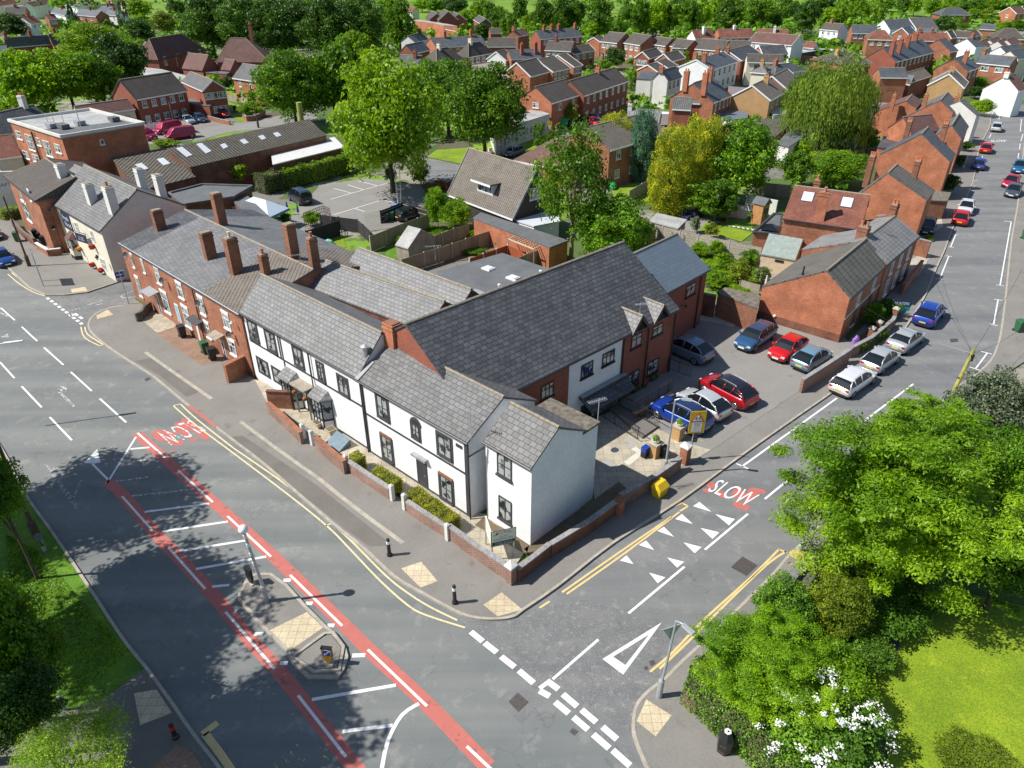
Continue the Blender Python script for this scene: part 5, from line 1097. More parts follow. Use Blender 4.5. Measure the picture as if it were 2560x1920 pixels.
blk('shed','white rendered garden wall with pale top right of the blue sheds','wall',35,'1085 360 1225 365 1225 375 1085 370',2.0,M_WHITE,M_OFFW)
hs('dark hipped roof at the left of the right-hand rows',k,(-60,480),(150,462),(25,376),5,1,M_BRICK,M_TILE_DK,hr=7,hip1=2,hip2=3,ch=[(.2,-1,.8,M_BRICK_YEL)])
# ------------------------------------------------------------------ brick houses down the right side, near to far
C1=hs('bright orange brick gable end cottage beside the car park',7,(1100,787),(1340,562),(945,605),4.21,1,M_BRICK_HOT,M_TILE_STRIP,cat='cottage',fascia=None,gutter=M_BLACK,ov=.1,go=.02,back=(24,320,412))
C2=hs('cottage with pale ribbed roof joined to the orange gable cottage',7,(1340,562),(1542,387),(1385,252),4.4,2,M_BRICK,M_TILE_STRIPG,cat='cottage',fascia=None,gutter=M_BLACK,ov=.1,go=.02,back=(7,780,472,1))
m=MB();q=C1.P(-.02,C1.hd,0);rect(m,C1.g1,.0,C1.g1.L,0,.85,.03,.03);m.build('plinth',M_BRICK_DK,C1.root)
chimney(C2,(7,1195,425),335,a=.9,b=.9,pots=2,mat=M_BRICK_OLD,back=True)
for x0,y0,x1,y1 in ((1118,800,1150,860),(1190,735,1255,770)): pass
autowin(C1,'f',2,2.6,w=.8,h=1.1,fr=M_PVC,sill=M_PVC);autowin(C1,'f',2,.7,w=.8,h=1.4,fr=M_CHAR,sill=M_PVC);autowin(C2,'f',3,2.7,w=.8,h=1.2,fr=M_PVC,sill=M_PVC);autowin(C2,'f',3,.6,w=.9,h=1.6,fr=M_PVC,sill=M_PVC)
m=MB();rect(m,C1.f,.05,C1.f.L-.05,2.25,2.38,.05,.05);m.build('string_course',M_CREAM,C1.root)
RT=hs('tall house with old red clay tiles and two rooflights',7,(660,272),(1160,345),(735,60),5.0,1,M_BRICK,M_TILE_RED,fascia=None,gutter=M_BLACK,ov=.15)
for q in ((778,158,850,100),(1030,195,1102,135)):
 a=on_plane(7,q[0],q[1],RT.rp,RT.rn);b=on_plane(7,q[2],q[1],RT.rp,RT.rn);c=on_plane(7,q[0]+8,q[3],RT.rp,RT.rn);s_=(b-a).dot(RT.u);t_=(c-a).dot(RT.rv)
 for nm,ex,mt in (('rooflight_frame',.08,M_CHAR),('rooflight',0,M_SKYL)):
  pp=[a-RT.u*ex-RT.rv*ex,a+RT.u*(s_+ex)-RT.rv*ex,a+RT.u*(s_+ex)+RT.rv*(t_+ex),a-RT.u*ex+RT.rv*(t_+ex)];m=MB();d=.04 if nm != 'rooflight' else .07;m.hull8([p_+RT.rn*.0 for p_ in pp],[p_+RT.rn*d for p_ in pp]);m.build(nm,mt,RT.root)
chimney(RT,(7,890,290),110,a=.95,b=.5,pots=2,mat=M_BRICK_HOT);chimney(RT,(7,875,70),35,a=.6,b=.5,pots=1,back=True)
X1=blk('','','',7,'472 365 640 378 655 250 605 245',2.6,M_BRICK,M_FELT,root=RT.root,parapet=.15,capm=M_CHAR)
p=W(7,585,335,2.8);m=MB();m.add([p+RT.u*x+RT.v*y for x,y in ((-1,-.9),(1,-.9),(1,.9),(-1,.9))]+[p+UP*.5],[[0,1,4],[1,2,4],[2,3,4],[3,0,4]]);m.build('roof_lantern',M_CARGL,RT.root)
G3=hs('orange brick gable with black strip tiled roof, third up the street',28,(880,1655),(985,1522),(335,1278),5.0,1,M_BRICK_HOT,M_TILE_STRIP,fascia=None,ov=.1,go=.02,back=(7,1040,195))
G4=hs('orange brick gable with blue slate roof, fourth up the street',28,(1200,1128),(1272,1022),(800,738),5.2,1,M_BRICK_HOT,M_SLATE_F,fascia=None,ov=.1,go=.02,back=(28,215,1030))
for H,b_,ty,bk in ((G3,(28,730,1345),1130,None),(G3,(28,120,1230),1065,2.4),(G4,(28,1100,855),610,None),(G4,(28,615,780),580,2.2)): chimney(H,b_,ty,a=1.0,b=.6,pots=3,mat=M_BRICK_OLD,back=bk)
chimney(C2,(7,1385,262),190,a=1.,b=.6,pots=2,mat=M_BRICK_OLD,back=True)
G5=hs('brown pantiled roof set crossways between two orange gables',28,(660,745),(1060,700),(695,495),4.6,1,M_BRICK_HOT,M_TILE_PURP,fascia=None,hr=6.6)
G6=hs('wide bright orange gable sixth up the street with dark valley roof',28,(1240,450),(1330,330),(1060,275),5.2,1,M_BRICK_HOT,M_TILE_G,fascia=None,go=.02,ov=.1,back=(28,560,510))
G7=hs('bright orange gable with brown pantiles in tree shade',28,(735,383),(810,290),(585,285),5.2,1,M_BRICK_HOT,M_TILE_PURP,fascia=None,go=.02,ov=.1,back=(28,150,440))
G8=hs('grey tiled roof with orange gable facing the small cross roof',28,(1355,815),(1452,640),(1215,620),5.0,1,M_BRICK_HOT,M_TILE_G,fascia=None,go=.02,ov=.1)
G9=hs('white gable end house with grey roof near the hedge by the bend',28,(1565,490),(1625,468),(1330,285),5.0,1,M_OFFW,M_TILE_G,fascia=None,go=.02,ov=.1)
for H,b_,ty,bk in ((G6,(28,860,335),205,2.0),(G6,(28,1275,375),225,None),(G7,(28,440,265),215,1.5)): chimney(H,b_,ty,a=.9,b=.6,pots=1,mat=M_BRICK_HOT,back=bk)
blk('outbuilding','low slate roofed brick lean-to left of the fourth orange gable','extension',28,'185 925 270 775 530 800 500 870 290 940',3.0,M_BRICK,M_SLATE_D)
blk('outbuilding','dark slate roofed porch block beside the grey tiled roof','extension',28,'1180 980 1275 1010 1350 830 1150 730 1120 860',3.4,M_BRICK,M_SLATE_D,[3.2,3.0,3.6,4.4,4.4])
blk('outbuilding','small brick outhouse with mossy roof beside the black car','outhouse',7,'1590 155 1720 160 1745 105 1640 95',2.4,M_BRICK_OLD,M_MOSS)
# ------------------------------------------------------------------ yards, gardens and back roads
sheet('car_park',L_(0,'1500 1000 1735 842 1840 752 1800 700 1660 660 1560 640 1500 680 1420 780 1380 880 1430 960'),.135,G_CARP,thick=.1)
sheet('paved_yard',L_(0,'1290 905 1335 885 1480 960 1535 975 1475 1010 1380 1072 1290 1110 1270 1000'),.14,G_SLAB,thick=.1)
sheet('gravel_strip',L_(25,'880 940 1230 780 1420 800 1240 900 900 1100'),.15,G_SOIL,thick=.1)
sheet('yard_steps',L_(25,'1380 560 1700 600 1950 740 2200 760 2000 900 1750 830 1400 780'),.2,M_CONC,thick=.12)
sheet('yard_apron',L_(23,'930 640 1210 400 1400 250 2300 -160 2300 200 1560 620 1300 800'),.138,G_CARP)
sheet('ramp',L_(23,'1060 520 1240 420 1965 830 1660 1040'),.3,G_PAVE_D,thick=.25)
sheet('front_yard',L_(5,'200 1010 640 1060 900 1400 1300 1640')+L_(10,'1600 420 1700 440 1960 640 1850 800 1440 520 1180 330 760 60')+L_(5,'560 1330 280 1160'),.13,G_SLAB,thick=.1)
sheet('soil_bed',L_(22,'640 1600 830 1440 1010 1580 1660 1900 1600 2150 1250 1950'),.145,G_SOIL)
sheet('side_bed',L_(11,'540 250 900 -5 1150 -185 1210 -130 960 100 640 345'),.145,G_SOIL)
for i,s_ in enumerate(('1455 1205 1540 1160 1690 1255 1620 1290','1320 1440 1610 1230 1700 1280 1420 1505','1310 1030 1380 985 1600 1090 1500 1150','1345 1150 1430 1100 1500 1145 1420 1205','850 1480 1000 1390 1190 1500 1020 1600')):
 sheet('paving_slab',L_(23,s_,.13),.146+i*.0006,plain('pale_slab',(.60,.57,.50),.85,var=.08) if i<2 else plain('grey_slab',(.36,.35,.32),.85,var=.1))
polys('manhole_cover',plain('blue_grey_iron',(.05,.07,.09),.5,var=.2),[(23,'1080 1210 1110 1175 1170 1165 1225 1190 1235 1225 1190 1260 1130 1262 1085 1240')],.149)
sheet('pub_car_park',L_(0,'600 500 690 402 790 385 910 402 935 440 860 475 740 500 690 520'),.02,G_CARP)
lines('parking_bay_marking',P_WHITE,[(2,a) for a in ('-60 1282 300 1180','50 1190 155 1222','120 1165 245 1197','-40 1212 80 1245','-40 1382 270 1287','270 1285 350 1305','90 1340 160 1362')],.12,.028)
lines('parking_bay_marking',P_YELW,[(6,a) for a in ('1545 795 1600 775','1780 855 1850 820','1880 935 1960 905','1385 1385 1440 1410','1490 1290 1540 1320')],.1,.143)
sheet('back_road',L_(2,'440 1060 560 1015 770 1060 1000 1035 1300 985 1300 1060 1000 1120 780 1170 560 1200'),.02,G_ROAD2)
sheet('grass_triangle',L_(2,'560 1010 620 965 830 950 1240 890 1400 850 1250 960 990 1020 780 1055'),.03,G_GRASS)
sheet('back_road',L_(1,'1240 800 1500 795 1850 735 2000 720 2050 760 1700 830 1480 850 1250 910'),.02,G_CARP)
sheet('driveway',L_(1,'1130 770 1330 760 1500 790 1250 830'),.03,G_PAVE);lines('lane_marking',P_WORN,[(1,'1400 852 1520 835 1660 815')],.1,.03)
sheet('lawn',L_(1,'1470 740 1560 720 1660 760 1560 785'),.03,G_GRASS);sheet('lawn',L_(1,'1440 580 1640 600 1700 660 1520 640'),.03,G_GRASS)
sheet('van_yard',L_(1,'920 850 1200 800 1240 900 960 930'),.02,G_CARP)
sheet('lawn',L_(5,'600 110 760 70 790 150 640 170'),.02,G_GRASS)
sheet('garden_grass',L_(27,'-200 1400 80 1190 440 1170 650 1240 1100 1240 1080 1330 700 1430 200 1560 -200 1700'),.02,G_GRASS2)
sheet('garden_soil',L_(27,'700 1560 1300 1330 1480 1380 1480 1480 1100 1640 600 1700'),.03,G_SOIL)
sheet('patio',L_(2,'150 1380 420 1310 600 1380 590 1420 250 1480 180 1490'),.03,G_PAVE)
sheet('lawn',L_(7,'120 350 175 298 470 365 395 425'),.05,G_GRASS);sheet('artificial_turf',L_(7,'255 310 350 268 480 300 460 345 300 325'),.045,G_TURF)
sheet('patio',L_(7,'-60 300 180 262 270 300 170 330 120 370 -60 400'),.04,G_CARP);sheet('lawn',L_(7,'135 522 250 545 240 600 130 570'),.05,G_GRASS)
for i in range(6): x,y=305+i*30,322+i*5;sheet('stepping_slab',L_(7,'%d %d %d %d %d %d %d %d' % (x,y-6,x+16,y-3,x+22,y+6,x+4,y+4)),.056,plain('pale_slab',(.5,.48,.42)))
sheet('lawn',L_(41,'560 700 900 640 900 800 620 860'),.04,G_GRASS);sheet('lawn',L_(3,'820 930 920 900 1060 930 1000 970'),.04,G_GRASS)
sheet('lawn',L_(34,'-40 1600 400 1560 700 1620 500 1690'),.03,G_GRASS)
sheet('estate_yard',L_(34,'500 1500 900 1420 1330 1400 1150 1640 700 1700 480 1640'),.02,G_CARP)
sheet('estate_road',L_(34,'250 760 900 620 1600 600 2300 680 2300 730 1600 690 1000 720 300 900'),.015,G_CARP)
sheet('estate_road',L_(36,'-200 330 60 300 300 320 600 240 1300 220 1300 250 700 300 300 380 -200 420'),.015,G_CARP)
sheet('driveway',L_(7,'1450 560 1590 490 1610 520 1540 640 1440 720'),.128,M_CONC);sheet('driveway',L_(7,'1560 360 1680 270 1690 330 1590 400'),.13,M_CONC)
sheet('front_garden',L_(7,'1150 1040 1400 860 1420 900 1240 1060 1130 1090'),.135,G_SOIL)
# ------------------------------------------------------------------ garden walls, fences, railings
def gwall(label,k,s,h,mat,t=.23,cap=M_BRICK_DK,name='garden_wall',z0=0.,cat='wall',capw=.08,zs=None):
 """wall whose top edge is seen along these pixels, top at height h"""
 p=L_(k,s,h);c=(p[0]+p[-1])/2;root=empty(name,Vector((c.x,c.y,z0)),label,cat)
 m=MB()
 for a,b in zip(p,p[1:]):
  d=(b-a).normalized()*.0;m.bar(a-UP*(h-z0)/2,b-UP*(h-z0)/2,t,h-z0)
 m.build('wall_face',mat,root)
 if cap:
  m=MB()
  for a,b in zip(p,p[1:]): m.bar(a+UP*.045,b+UP*.045,t+capw,.09)
  m.build('coping',cap,root)
 return root
M_COPE=bricks('blue_brick_coping',(.30,.30,.31),(.20,.20,.215),(.36,.34,.31),bw=.115,bh=.3,ms=.012,st=.4)
gw=gwall('red brick front wall left of the first pair of white gate posts',5,'272 1075 430 1082 430 1090',1.5,M_BRICK,t=.2)
gwall('long low brick wall under the black bay windows',5,'280 1150 385 1238 495 1345',1.0,M_BRICK_WALL,cap=M_BRICK)
gwall('brick front wall between white posts below the blue cellar hatch',5,'588 1372 680 1450 775 1530',1.05,M_BRICK_WALL,cap=M_BRICK)
gwall('brick front wall in front of the two small clipped hedges',10,'800 85 930 175 1065 262',.9,M_BRICK_WALL,cap=M_COPE)
gwall('brick front wall before the long golden hedge',10,'1178 345 1300 425 1432 505',.9,M_BRICK_WALL,cap=M_COPE)
gwall('corner garden wall running up to the capped brick pier',10,'1445 500 1640 640 1830 765',1.05,M_BRICK_WALL,cap=M_COPE)
sw=gwall('low brick wall carrying the street nameplate',10,'1885 780 1985 705 2095 618',1.0,M_BRICK_DK,cap=M_COPE)
gwall('brick side wall stepping up the side street beside the white block',11,'712 208 960 58 1175 -98',1.0,M_BRICK_DK,cap=M_COPE)
gwall('brick side wall between the yellow grit bin and white capped pier',0,'1340 1070 1412 1030 1470 990',1.0,M_BRICK_WALL,cap=M_COPE)
gwall('brick boundary wall between the car park and the pavement',7,'790 1310 940 1215 1095 1115',1.25,M_BRICK_WALL,cap=M_COPE)
gwall('long low brick front wall of the roadside cottages',7,'1098 1108 1230 1040 1370 925 1380 905',1.0,M_BRICK_WALL,cap=M_COPE)
gwall('red brick wall beside the concrete drive up the side street',7,'1440 700 1500 620 1560 545',1.1,M_BRICK,cap=M_BRICK)
gwall('brick wall end pier between cottage and black car',7,'1515 400 1615 425',1.9,M_BRICK_OLD,cap=M_COPE)
gwall('dark ivy-shaded brick wall at the back of the car park',25,'1440 250 1700 300',2.2,M_BRICK_DK,t=.3,cap=M_MOSS)
blk('garage','mossy flat roofed garage with white fascia behind the parked estate car','garage',7,'235 748 290 715 512 765 507 850',2.5,M_BRICK_OLD,M_MOSS,edge=1)
gwall('brick steps and side wall at the terrace end by the white house',21,'0 1290 400 1090',1.6,M_BRICK,t=.3,cap=M_BRICK)
gwall('dark stone curved garden wall by the lane corner',4,'865 885 905 870 930 830 965 808',.9,plain('dark_stone',(.12,.11,.09),.95,var=.4,scale=4,bmp=1),cap=None)
gwall('brick wall with white pier on the pub forecourt',37,'380 540 505 615 640 600',.8,M_BRICK,cap=M_OFFW)
gwall('mossy stone wall left of the pub steps',37,'120 290 240 420 360 500',.9,M_BRICK_DK,cap=M_MOSS)
gwall('low curved brick wall round the lawn beneath the chestnut',32,'905 1465 960 1500 1060 1490 1150 1450 1190 1420',.9,M_BRICK,cap=M_COPE)
gwall('low brick wall in front of the parked red car',32,'460 1495 600 1530 740 1560',.7,M_BRICK,cap=M_COPE)
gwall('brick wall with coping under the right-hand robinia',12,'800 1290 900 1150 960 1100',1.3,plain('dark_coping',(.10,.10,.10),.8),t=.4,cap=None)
gwall('long brick wall draped in ivy at the bottom right',13,'40 1130 270 1290 520 1490 760 1700',1.1,M_BRICK_WALL,t=.3,cap=None)
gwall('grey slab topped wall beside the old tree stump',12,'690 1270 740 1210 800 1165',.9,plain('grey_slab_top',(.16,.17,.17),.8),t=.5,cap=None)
gwall('white rendered garden wall behind the playhouse',7,'430 120 630 158',1.9,M_OFFW,cap=None);gwall('white boarded fence behind the trampoline',7,'265 172 440 196',1.6,M_OFFW,t=.08,cap=None,name='fence',cat='fence')
def post(label,k,x,y,h,w,mat,cap=None,name='gate_post',tip=True,base=True,group=None):
 p=W(k,x,y,0.1) if base else W(k,x,y,h);p=Vector((p.x,p.y,.1));r=empty(name,p,label,'post',group)
 m=MB();m.box(p+UP*h/2,(w,w,h),hR.u);m.build('shaft',mat,r)
 m=MB();b=[p+UP*h+hR.u*a+hR.v*c for a,c in ((-w*.5,-w*.5),(w*.5,-w*.5),(w*.5,w*.5),(-w*.5,w*.5))]
 if cap: b=[p+UP*(h+.0)+hR.u*a*1.25+hR.v*c*1.25 for a,c in ((-w*.5,-w*.5),(w*.5,-w*.5),(w*.5,w*.5),(-w*.5,w*.5))];m.hull8(b,[q+UP*.1 for q in b]);b=[q+UP*.1 for q in b]
 m.add(b+[p+UP*(h+.28 if cap else h+.1)],[[0,1,4],[1,2,4],[2,3,4],[3,0,4],[3,2,1,0]]);m.build('post_cap',cap or mat,r);return r
for i,(k,x,y,t) in enumerate(((5,515,1378,'left post of the gateway to the black porch door'),(5,572,1420,'right post of the gateway to the black porch door'),(10,792,140,'lone post left of the two small clipped hedges'),(10,1085,335,'left post of the gateway to the charcoal front door'),(10,1165,395,'right post of the gateway to the charcoal front door'),(10,1440,590,'post where the corner garden wall begins'))):
 post('white painted stone gate post, '+t,k,x,y,1.15,.24,M_OFFW,group='white gate posts along the front wall')
post('square brick corner pier with white pyramid cap under the sign board',10,1845,862,1.15,.42,M_BRICK_WALL,M_OFFW,'brick_pier')
post('brick pier with white pyramid cap beside the school warning sign',38,440,1000,1.3,.5,M_BRICK,M_OFFW,'brick_pier')
post('brick pier midway along the side street wall',0,1337,1110,1.1,.4,M_BRICK,M_BRICK_OLD,'brick_pier')
post('brick gate pier by the cottage gate, nearer one',7,1215,1060,1.15,.4,M_BRICK_OLD,M_CONC,'brick_pier');post('brick gate pier by the cottage gate, farther one',7,1262,1020,1.15,.4,M_BRICK_OLD,M_CONC,'brick_pier');post('brick gate pier with flat cap below the estate agent board',7,1368,935,1.2,.42,M_BRICK_OLD,M_CONC,'brick_pier')
def fence(label,k,s,h,mat,pm=None,step=2.0,rails=False,z0=0):
 p=L_(k,s,h);c=(p[0]+p[-1])/2;r=empty('fence',Vector((c.x,c.y,z0)),label,'fence')
 m=MB();rl=MB()
 for a,b in zip(p,p[1:]):
  L=(b-a).length;u=(b-a).normalized();n=max(1,round(L/step));v=UP.cross(u)
  for i in range(n):
   q0,q1=a+(b-a)*i/n,a+(b-a)*(i+1)/n;m.bar(q0-UP*(h-z0)/2+u*.04,q1-UP*(h-z0)/2-u*.04,.03,h-z0-.04)
   pp=MB();pp.box(Vector((q0.x,q0.y,z0+(h+.08-z0)/2)),(.1,.1,h+.08-z0),u);pp.build('fence_post',pm or M_CONC,r)
   if rails:
    for z in (.15,.5,.85): rl.bar(q0-UP*(h*(1-z))-v*.04,q1-UP*(h*(1-z))-v*.04,.05,.07)
 m.build('panel',mat,r)
 if rails: rl.build('rail',M_WOODG,r)
 return r
M_PANEL=bricks('fence_boards',(.36,.30,.22),(.29,.24,.17),(.08,.06,.04),bw=.15,bh=3,ms=.008,off=0,stain=(.6,.6,.5),st=.6)
M_PANELD=bricks('dark_fence_boards',(.035,.035,.04),(.028,.028,.032),(.01,.01,.01),bw=3,bh=.15,ms=.012,off=0)
M_CFEN=bricks('concrete_fence',(.44,.41,.34),(.37,.34,.28),(.2,.18,.15),bw=.4,bh=.3,ms=.02,stain=(.7,.68,.6),st=.5)
fence('weathered panel fence nearest the parked dark car',27,'-420 1330 0 1165 240 1080 400 1015',1.8,M_PANEL)
fence('weathered panel fence between the two grass plots',27,'110 1445 410 1345 740 1220 960 1165',1.6,M_PANEL);fence('weathered panel fence in front of the grass plots',27,'20 1650 330 1550 720 1430 1090 1300 1365 1215',1.7,M_PANEL)
fence('rust red stained panel fence behind the flat roof',27,'960 1640 1150 1570 1330 1508 1490 1450 1700 1540',1.8,M_WOODR,M_OFFW);fence('fence panels between pergola and ash tree',27,'1590 1650 1760 1570 1930 1512 2110 1450',1.7,M_PANEL)
fence('black boarded fence round the patio with the parked car',2,'258 1355 400 1300 580 1345',1.6,M_PANELD,M_WOODD,rails=True);fence('black boarded fence left of the patio gateway',2,'-130 1380 110 1410 190 1480',1.6,M_PANELD,M_WOODD)
fence('black boarded fence behind the pub garden trellis',40,'905 325 1260 215',1.8,M_PANELD,M_WOODD)
fence('long concrete panel fence behind the slate roofed wing',7,'-110 325 120 375 320 418 530 460',1.9,M_CFEN,M_CONC,2.4);fence('concrete panel fence running behind the ash tree',42,'440 205 740 245',1.8,M_CFEN,M_CONC,2.4)
fence('orange close boarded fence with trellis behind the pale row',35,'842 402 925 410 1010 418',1.8,M_WOODO,M_WOODO);fence('wooden fence below the yellow shrub trees',3,'470 1160 560 1175 720 1190',1.7,M_PANEL);fence('concrete wall panels by the orange brick house',32,'710 1210 840 1230 940 1265 1040 1290',1.4,M_CFEN,M_CONC)
fence('white picket fence above the maroon vans',1,'930 800 990 790 1055 780',1.2,M_PVC,M_PVC,1.0);fence('curved topped lattice fence by the silver car',32,'90 1545 170 1560 250 1600',1.5,M_CFEN,M_CONC,1.6);fence('concrete panels before the golden conifers',41,'710 720 900 610',1.6,M_CFEN,M_CONC)
fence('low picket fence in the shrub garden',7,'390 665 520 700',1.2,M_WOODG,M_WOODG)
def railing(label,pts,h=1.0,step=.13):
 pts=[Vector(p) for p in pts];r=empty('railing',pts[0].copy(),label,'railing');m=MB();b=MB()
 for p,q in zip(pts,pts[1:]):
  m.bar(p+UP*h,q+UP*h,.05,.04);m.bar(p+UP*.1,q+UP*.1,.04,.03);n=max(2,int((q-p).length/step))
  for i in range(n+1): c=p+(q-p)*i/n;b.bar(c+UP*.1,c+UP*h,.018 if i % 9 else .05,.018 if i % 9 else .05)
 m.build('rail',M_BLACK,r);b.build('baluster',M_BLACK,r);return r
railing('black iron railing along the near side of the entrance ramp',L_(23,'930 620 1330 870 1600 1040',.3));railing('black iron railing along the far side of the entrance ramp',L_(23,'1240 420 1500 545 1960 820',.3))
railing('black iron railing on the low wall beside the parked cars',L_(23,'1500 545 1760 400 2212 120',.7));railing('black railing by the blue doored store at the wing corner',L_(25,'800 1640 1000 1720 1220 1800',.4))
gwall('dwarf brick wall beneath the ramp railing by the car park',23,'1510 540 1990 300 2212 190',.6,M_BRICK_OLD,cap=M_CONC)
# ------------------------------------------------------------------ cars
M_PLATEY=plain('rear_plate',(.70,.52,.04),.5,var=.02);M_PLATEW=plain('front_plate',(.78,.78,.74),.5,var=.02)
M_LAMPR=plain('tail_lamp',(.42,.01,.01),.2,var=.05);M_LAMPW=plain('head_lamp',(.62,.65,.68),.12,var=.03);M_RIM=plain('alloy_rim',(.45,.46,.48),.3,.7,var=.1)
def carpaint(name,col,met=.35):
 m,nt,n,l,p=newmat(name);p.inputs['Base Color'].default_value=c4(col);p.inputs['Metallic'].default_value=met;p.inputs['Roughness'].default_value=.3
 p.inputs['Coat Weight'].default_value=.8;p.inputs['Coat Roughness'].default_value=.04;return m
#        L     W     H    belt bonnet  y of: wsbase wstop rooftop rearbase ; deck height behind
CARS={'hatch': (4.05,1.72,1.48,.92,.86,1.05,.35,-1.10,-1.88,.98),'estate': (4.65,1.78,1.47,.92,.86,1.20,.45,-1.80,-2.22,.98),
  'saloon': (4.45,1.75,1.42,.92,.84,1.15,.40,-1.05,-1.70,1.0),'suv': (4.40,1.84,1.62,1.02,1.0,1.20,.50,-1.30,-2.06,1.08),
  'offroad': (4.3,1.80,1.80,1.08,1.06,1.05,.70,-1.95,-2.08,1.1),'van': (4.9,1.90,1.95,1.1,1.05,1.75,1.0,-2.38,-2.42,1.1)}
def smooth_loft(mb,rings,caps=True):
 n=len(rings[0]);vs=[v for r in rings for v in r];fs=[]
 for i in range(len(rings)-1):
  for j in range(n): fs.append([i*n+j,i*n+(j+1) % n,(i+1)*n+(j+1) % n,(i+1)*n+j])
 if caps: fs+=[list(range(n))[::-1],[len(vs)-n+j for j in range(n)]]
 mb.add(vs,fs)
PROTO={}
def car(kind,label,k,rx,ry,fx,fy,col,z=0,group=None,cat='car',roofcol=None,bars=False):
 Lc,Wd,Hh,belt,bon,y1,y2,y3,y4,deck=CARS[kind];h=Lc/2;w=Wd/2
 a,b=W(k,rx,ry,z),W(k,fx,fy,z);d=(b-a).normalized();c=(a+b)/2 if (b-a).length<Lc*1.35 else a+d*h
 if abs((b-a).length-Lc)>.5: c=a+d*h if (b.y>a.y) else b-d*h
 DIAG.append(('CAR',label[:30],round((b-a).length,2),Lc))
 r=empty('parked_car' if kind != 'van' else 'parked_van',c,label,cat,group);r.rotation_euler=(0,0,math.atan2(-d.x,d.y))
 paint=carpaint('car_paint',col);P0=ORG[r.name];ORG[r.name]=Vector((0,0,0))
 st=[(-h,.80,.42,.62),(-h+.06,.90,.30,deck-.16),(-h+.22,.97,.22,deck-.03),(y4+.05 if y4>-h+.35 else -h+.36,1.0,.2,deck),(-h*.55,1.0,.18,belt+.02),(0,1.0,.18,belt),(y1-.1,1.0,.18,belt-.01),(h*.78,.97,.2,bon-.04),(h-.25,.90,.22,bon-.14),(h-.07,.80,.28,bon-.28),(h,.68,.36,.55)]
 rings=[]
 for y,f,zb,zt in st:
  ww=w*f;half=[(ww*.86,zb),(ww*.98,zb+.12),(ww,(zb+zt)*.5),(ww*.985,zt-.12),(ww*.93,zt-.03),(ww*.75,zt+.005),(ww*.3,zt+.03)]
  rings.append([Vector((x,y,q)) for x,q in half]+[Vector((-x,y,q)) for x,q in half[::-1]])
 m=MB();smooth_loft(m,rings);m.build('body',paint,r,smooth=True,uv=False)
 def gh(grow,top,glass):
  R=[]
  for y,zt,s in ((y1,belt+.0,0),((y1+y2)/2+.02,(belt+Hh)/2+.03,.5),(y2,Hh-.05,1),(y2-.35,Hh,1),((y2+y3)/2,Hh+.01,1),(y3+.35,Hh-.03,1),(y3,Hh-.11,1),((y3+y4)/2,(deck+Hh)/2+.03,.5),(y4,deck-.0,0)):
   bz=belt-.06;tz=max(zt,bz+.02);k_=(tz-bz)/(Hh-bz);xb=w*.925;xt=w*(.93-.25*k_)
   half=[(xb,bz),(xb-(xb-xt)*.5,bz+(tz-bz)*.5),(xt,tz-.05*k_),(xt*.86,tz),(xt*.4,tz+.015*k_)]
   R.append([Vector((x,y,q)) for x,q in half]+[Vector((-x,y,q)) for x,q in half[::-1]])
  return R
 R=gh(0,0,1);m=MB();smooth_loft(m,R);m.build('glasshouse',M_CARGL if kind != 'van' else paint,r,smooth=False,uv=False)
 m=MB();vs=[]
 rr=[Vector((x,y,q+.012)) for x,y,q in ()]
 top=[[v+UP*.014 for v in ring[2:8]] for ring in R[2:7]];low=[[v-UP*.03 for v in ring] for ring in top]
 n=6
 for i in range(4):
  for j in range(n-1): m.face(top[i][j],top[i+1][j],top[i+1][j+1],top[i][j+1])
 for i in range(4):
  for s in (0,n-1): m.face(top[i][s],low[i][s],low[i+1][s],top[i+1][s])
 for i in (0,4):
  for j in range(n-1): m.face(top[i][j],top[i][j+1],low[i][j+1],low[i][j])
 ro=m.build('roof',carpaint('roof_paint',roofcol) if roofcol else paint,r,smooth=True,uv=False);bm_fix(ro)
 m=MB()
 for s in (1,-1):
  e=1.012
  def gp(i,t): ring=R[i];q=[ring[0],ring[1],ring[2]] if s>0 else [ring[9],ring[8],ring[7]];a_=q[0].lerp(q[2],t);return Vector((a_.x*e,a_.y,a_.z))
  m.path([gp(0,.2),gp(1,1),gp(2,1)],.035,5);m.path([gp(8,.2),gp(7,1),gp(6,1)],.05,5)
  ym=(y1+y3)/2-.1;t0=Vector((s*w*.935,ym,belt-.02));t1=Vector((s*w*.69,ym-.05,Hh-.05));m.path([t0,t1],.035,5)
  if kind in ('estate','suv','offroad'): m.path([Vector((s*w*.935,y3+.45,belt)),Vector((s*w*.69,y3+.3,Hh-.06))],.045,5)
 m.build('pillar',paint,r,smooth=True,uv=False)
 wr=.33 if kind in ('suv','offroad','van') else .31;wb=(h-.82,-h+.78)
 for yy in wb:
  for s in (1,-1):
   mm=MB();mm.lathe(Vector((s*(w-.02),yy,wr)),[(wr+.06,-.06 if s>0 else -.0),(wr+.06,0 if s>0 else .06)],16,Vector((s,0,0)) if s>0 else Vector((1,0,0)));mm.build('wheel_arch',M_PLAS_BK,r,uv=False)
   mm=MB();mm.lathe(Vector((s*(w-.19),yy,wr)),[(wr*.9,0),(wr,.03),(wr,.18),(wr*.93,.205),(wr*.66,.2)],16,Vector((s,0,0)));wh=mm.build('wheel',M_RUBBER,r,uv=False)
   mm=MB();mm.lathe(Vector((s*(w+.005),yy,wr)),[(wr*.66,0),(wr*.62,.012),(wr*.2,.0),(.03,.02)],10,Vector((s,0,0)));mm.build('rim',M_RIM,wh,uv=False)
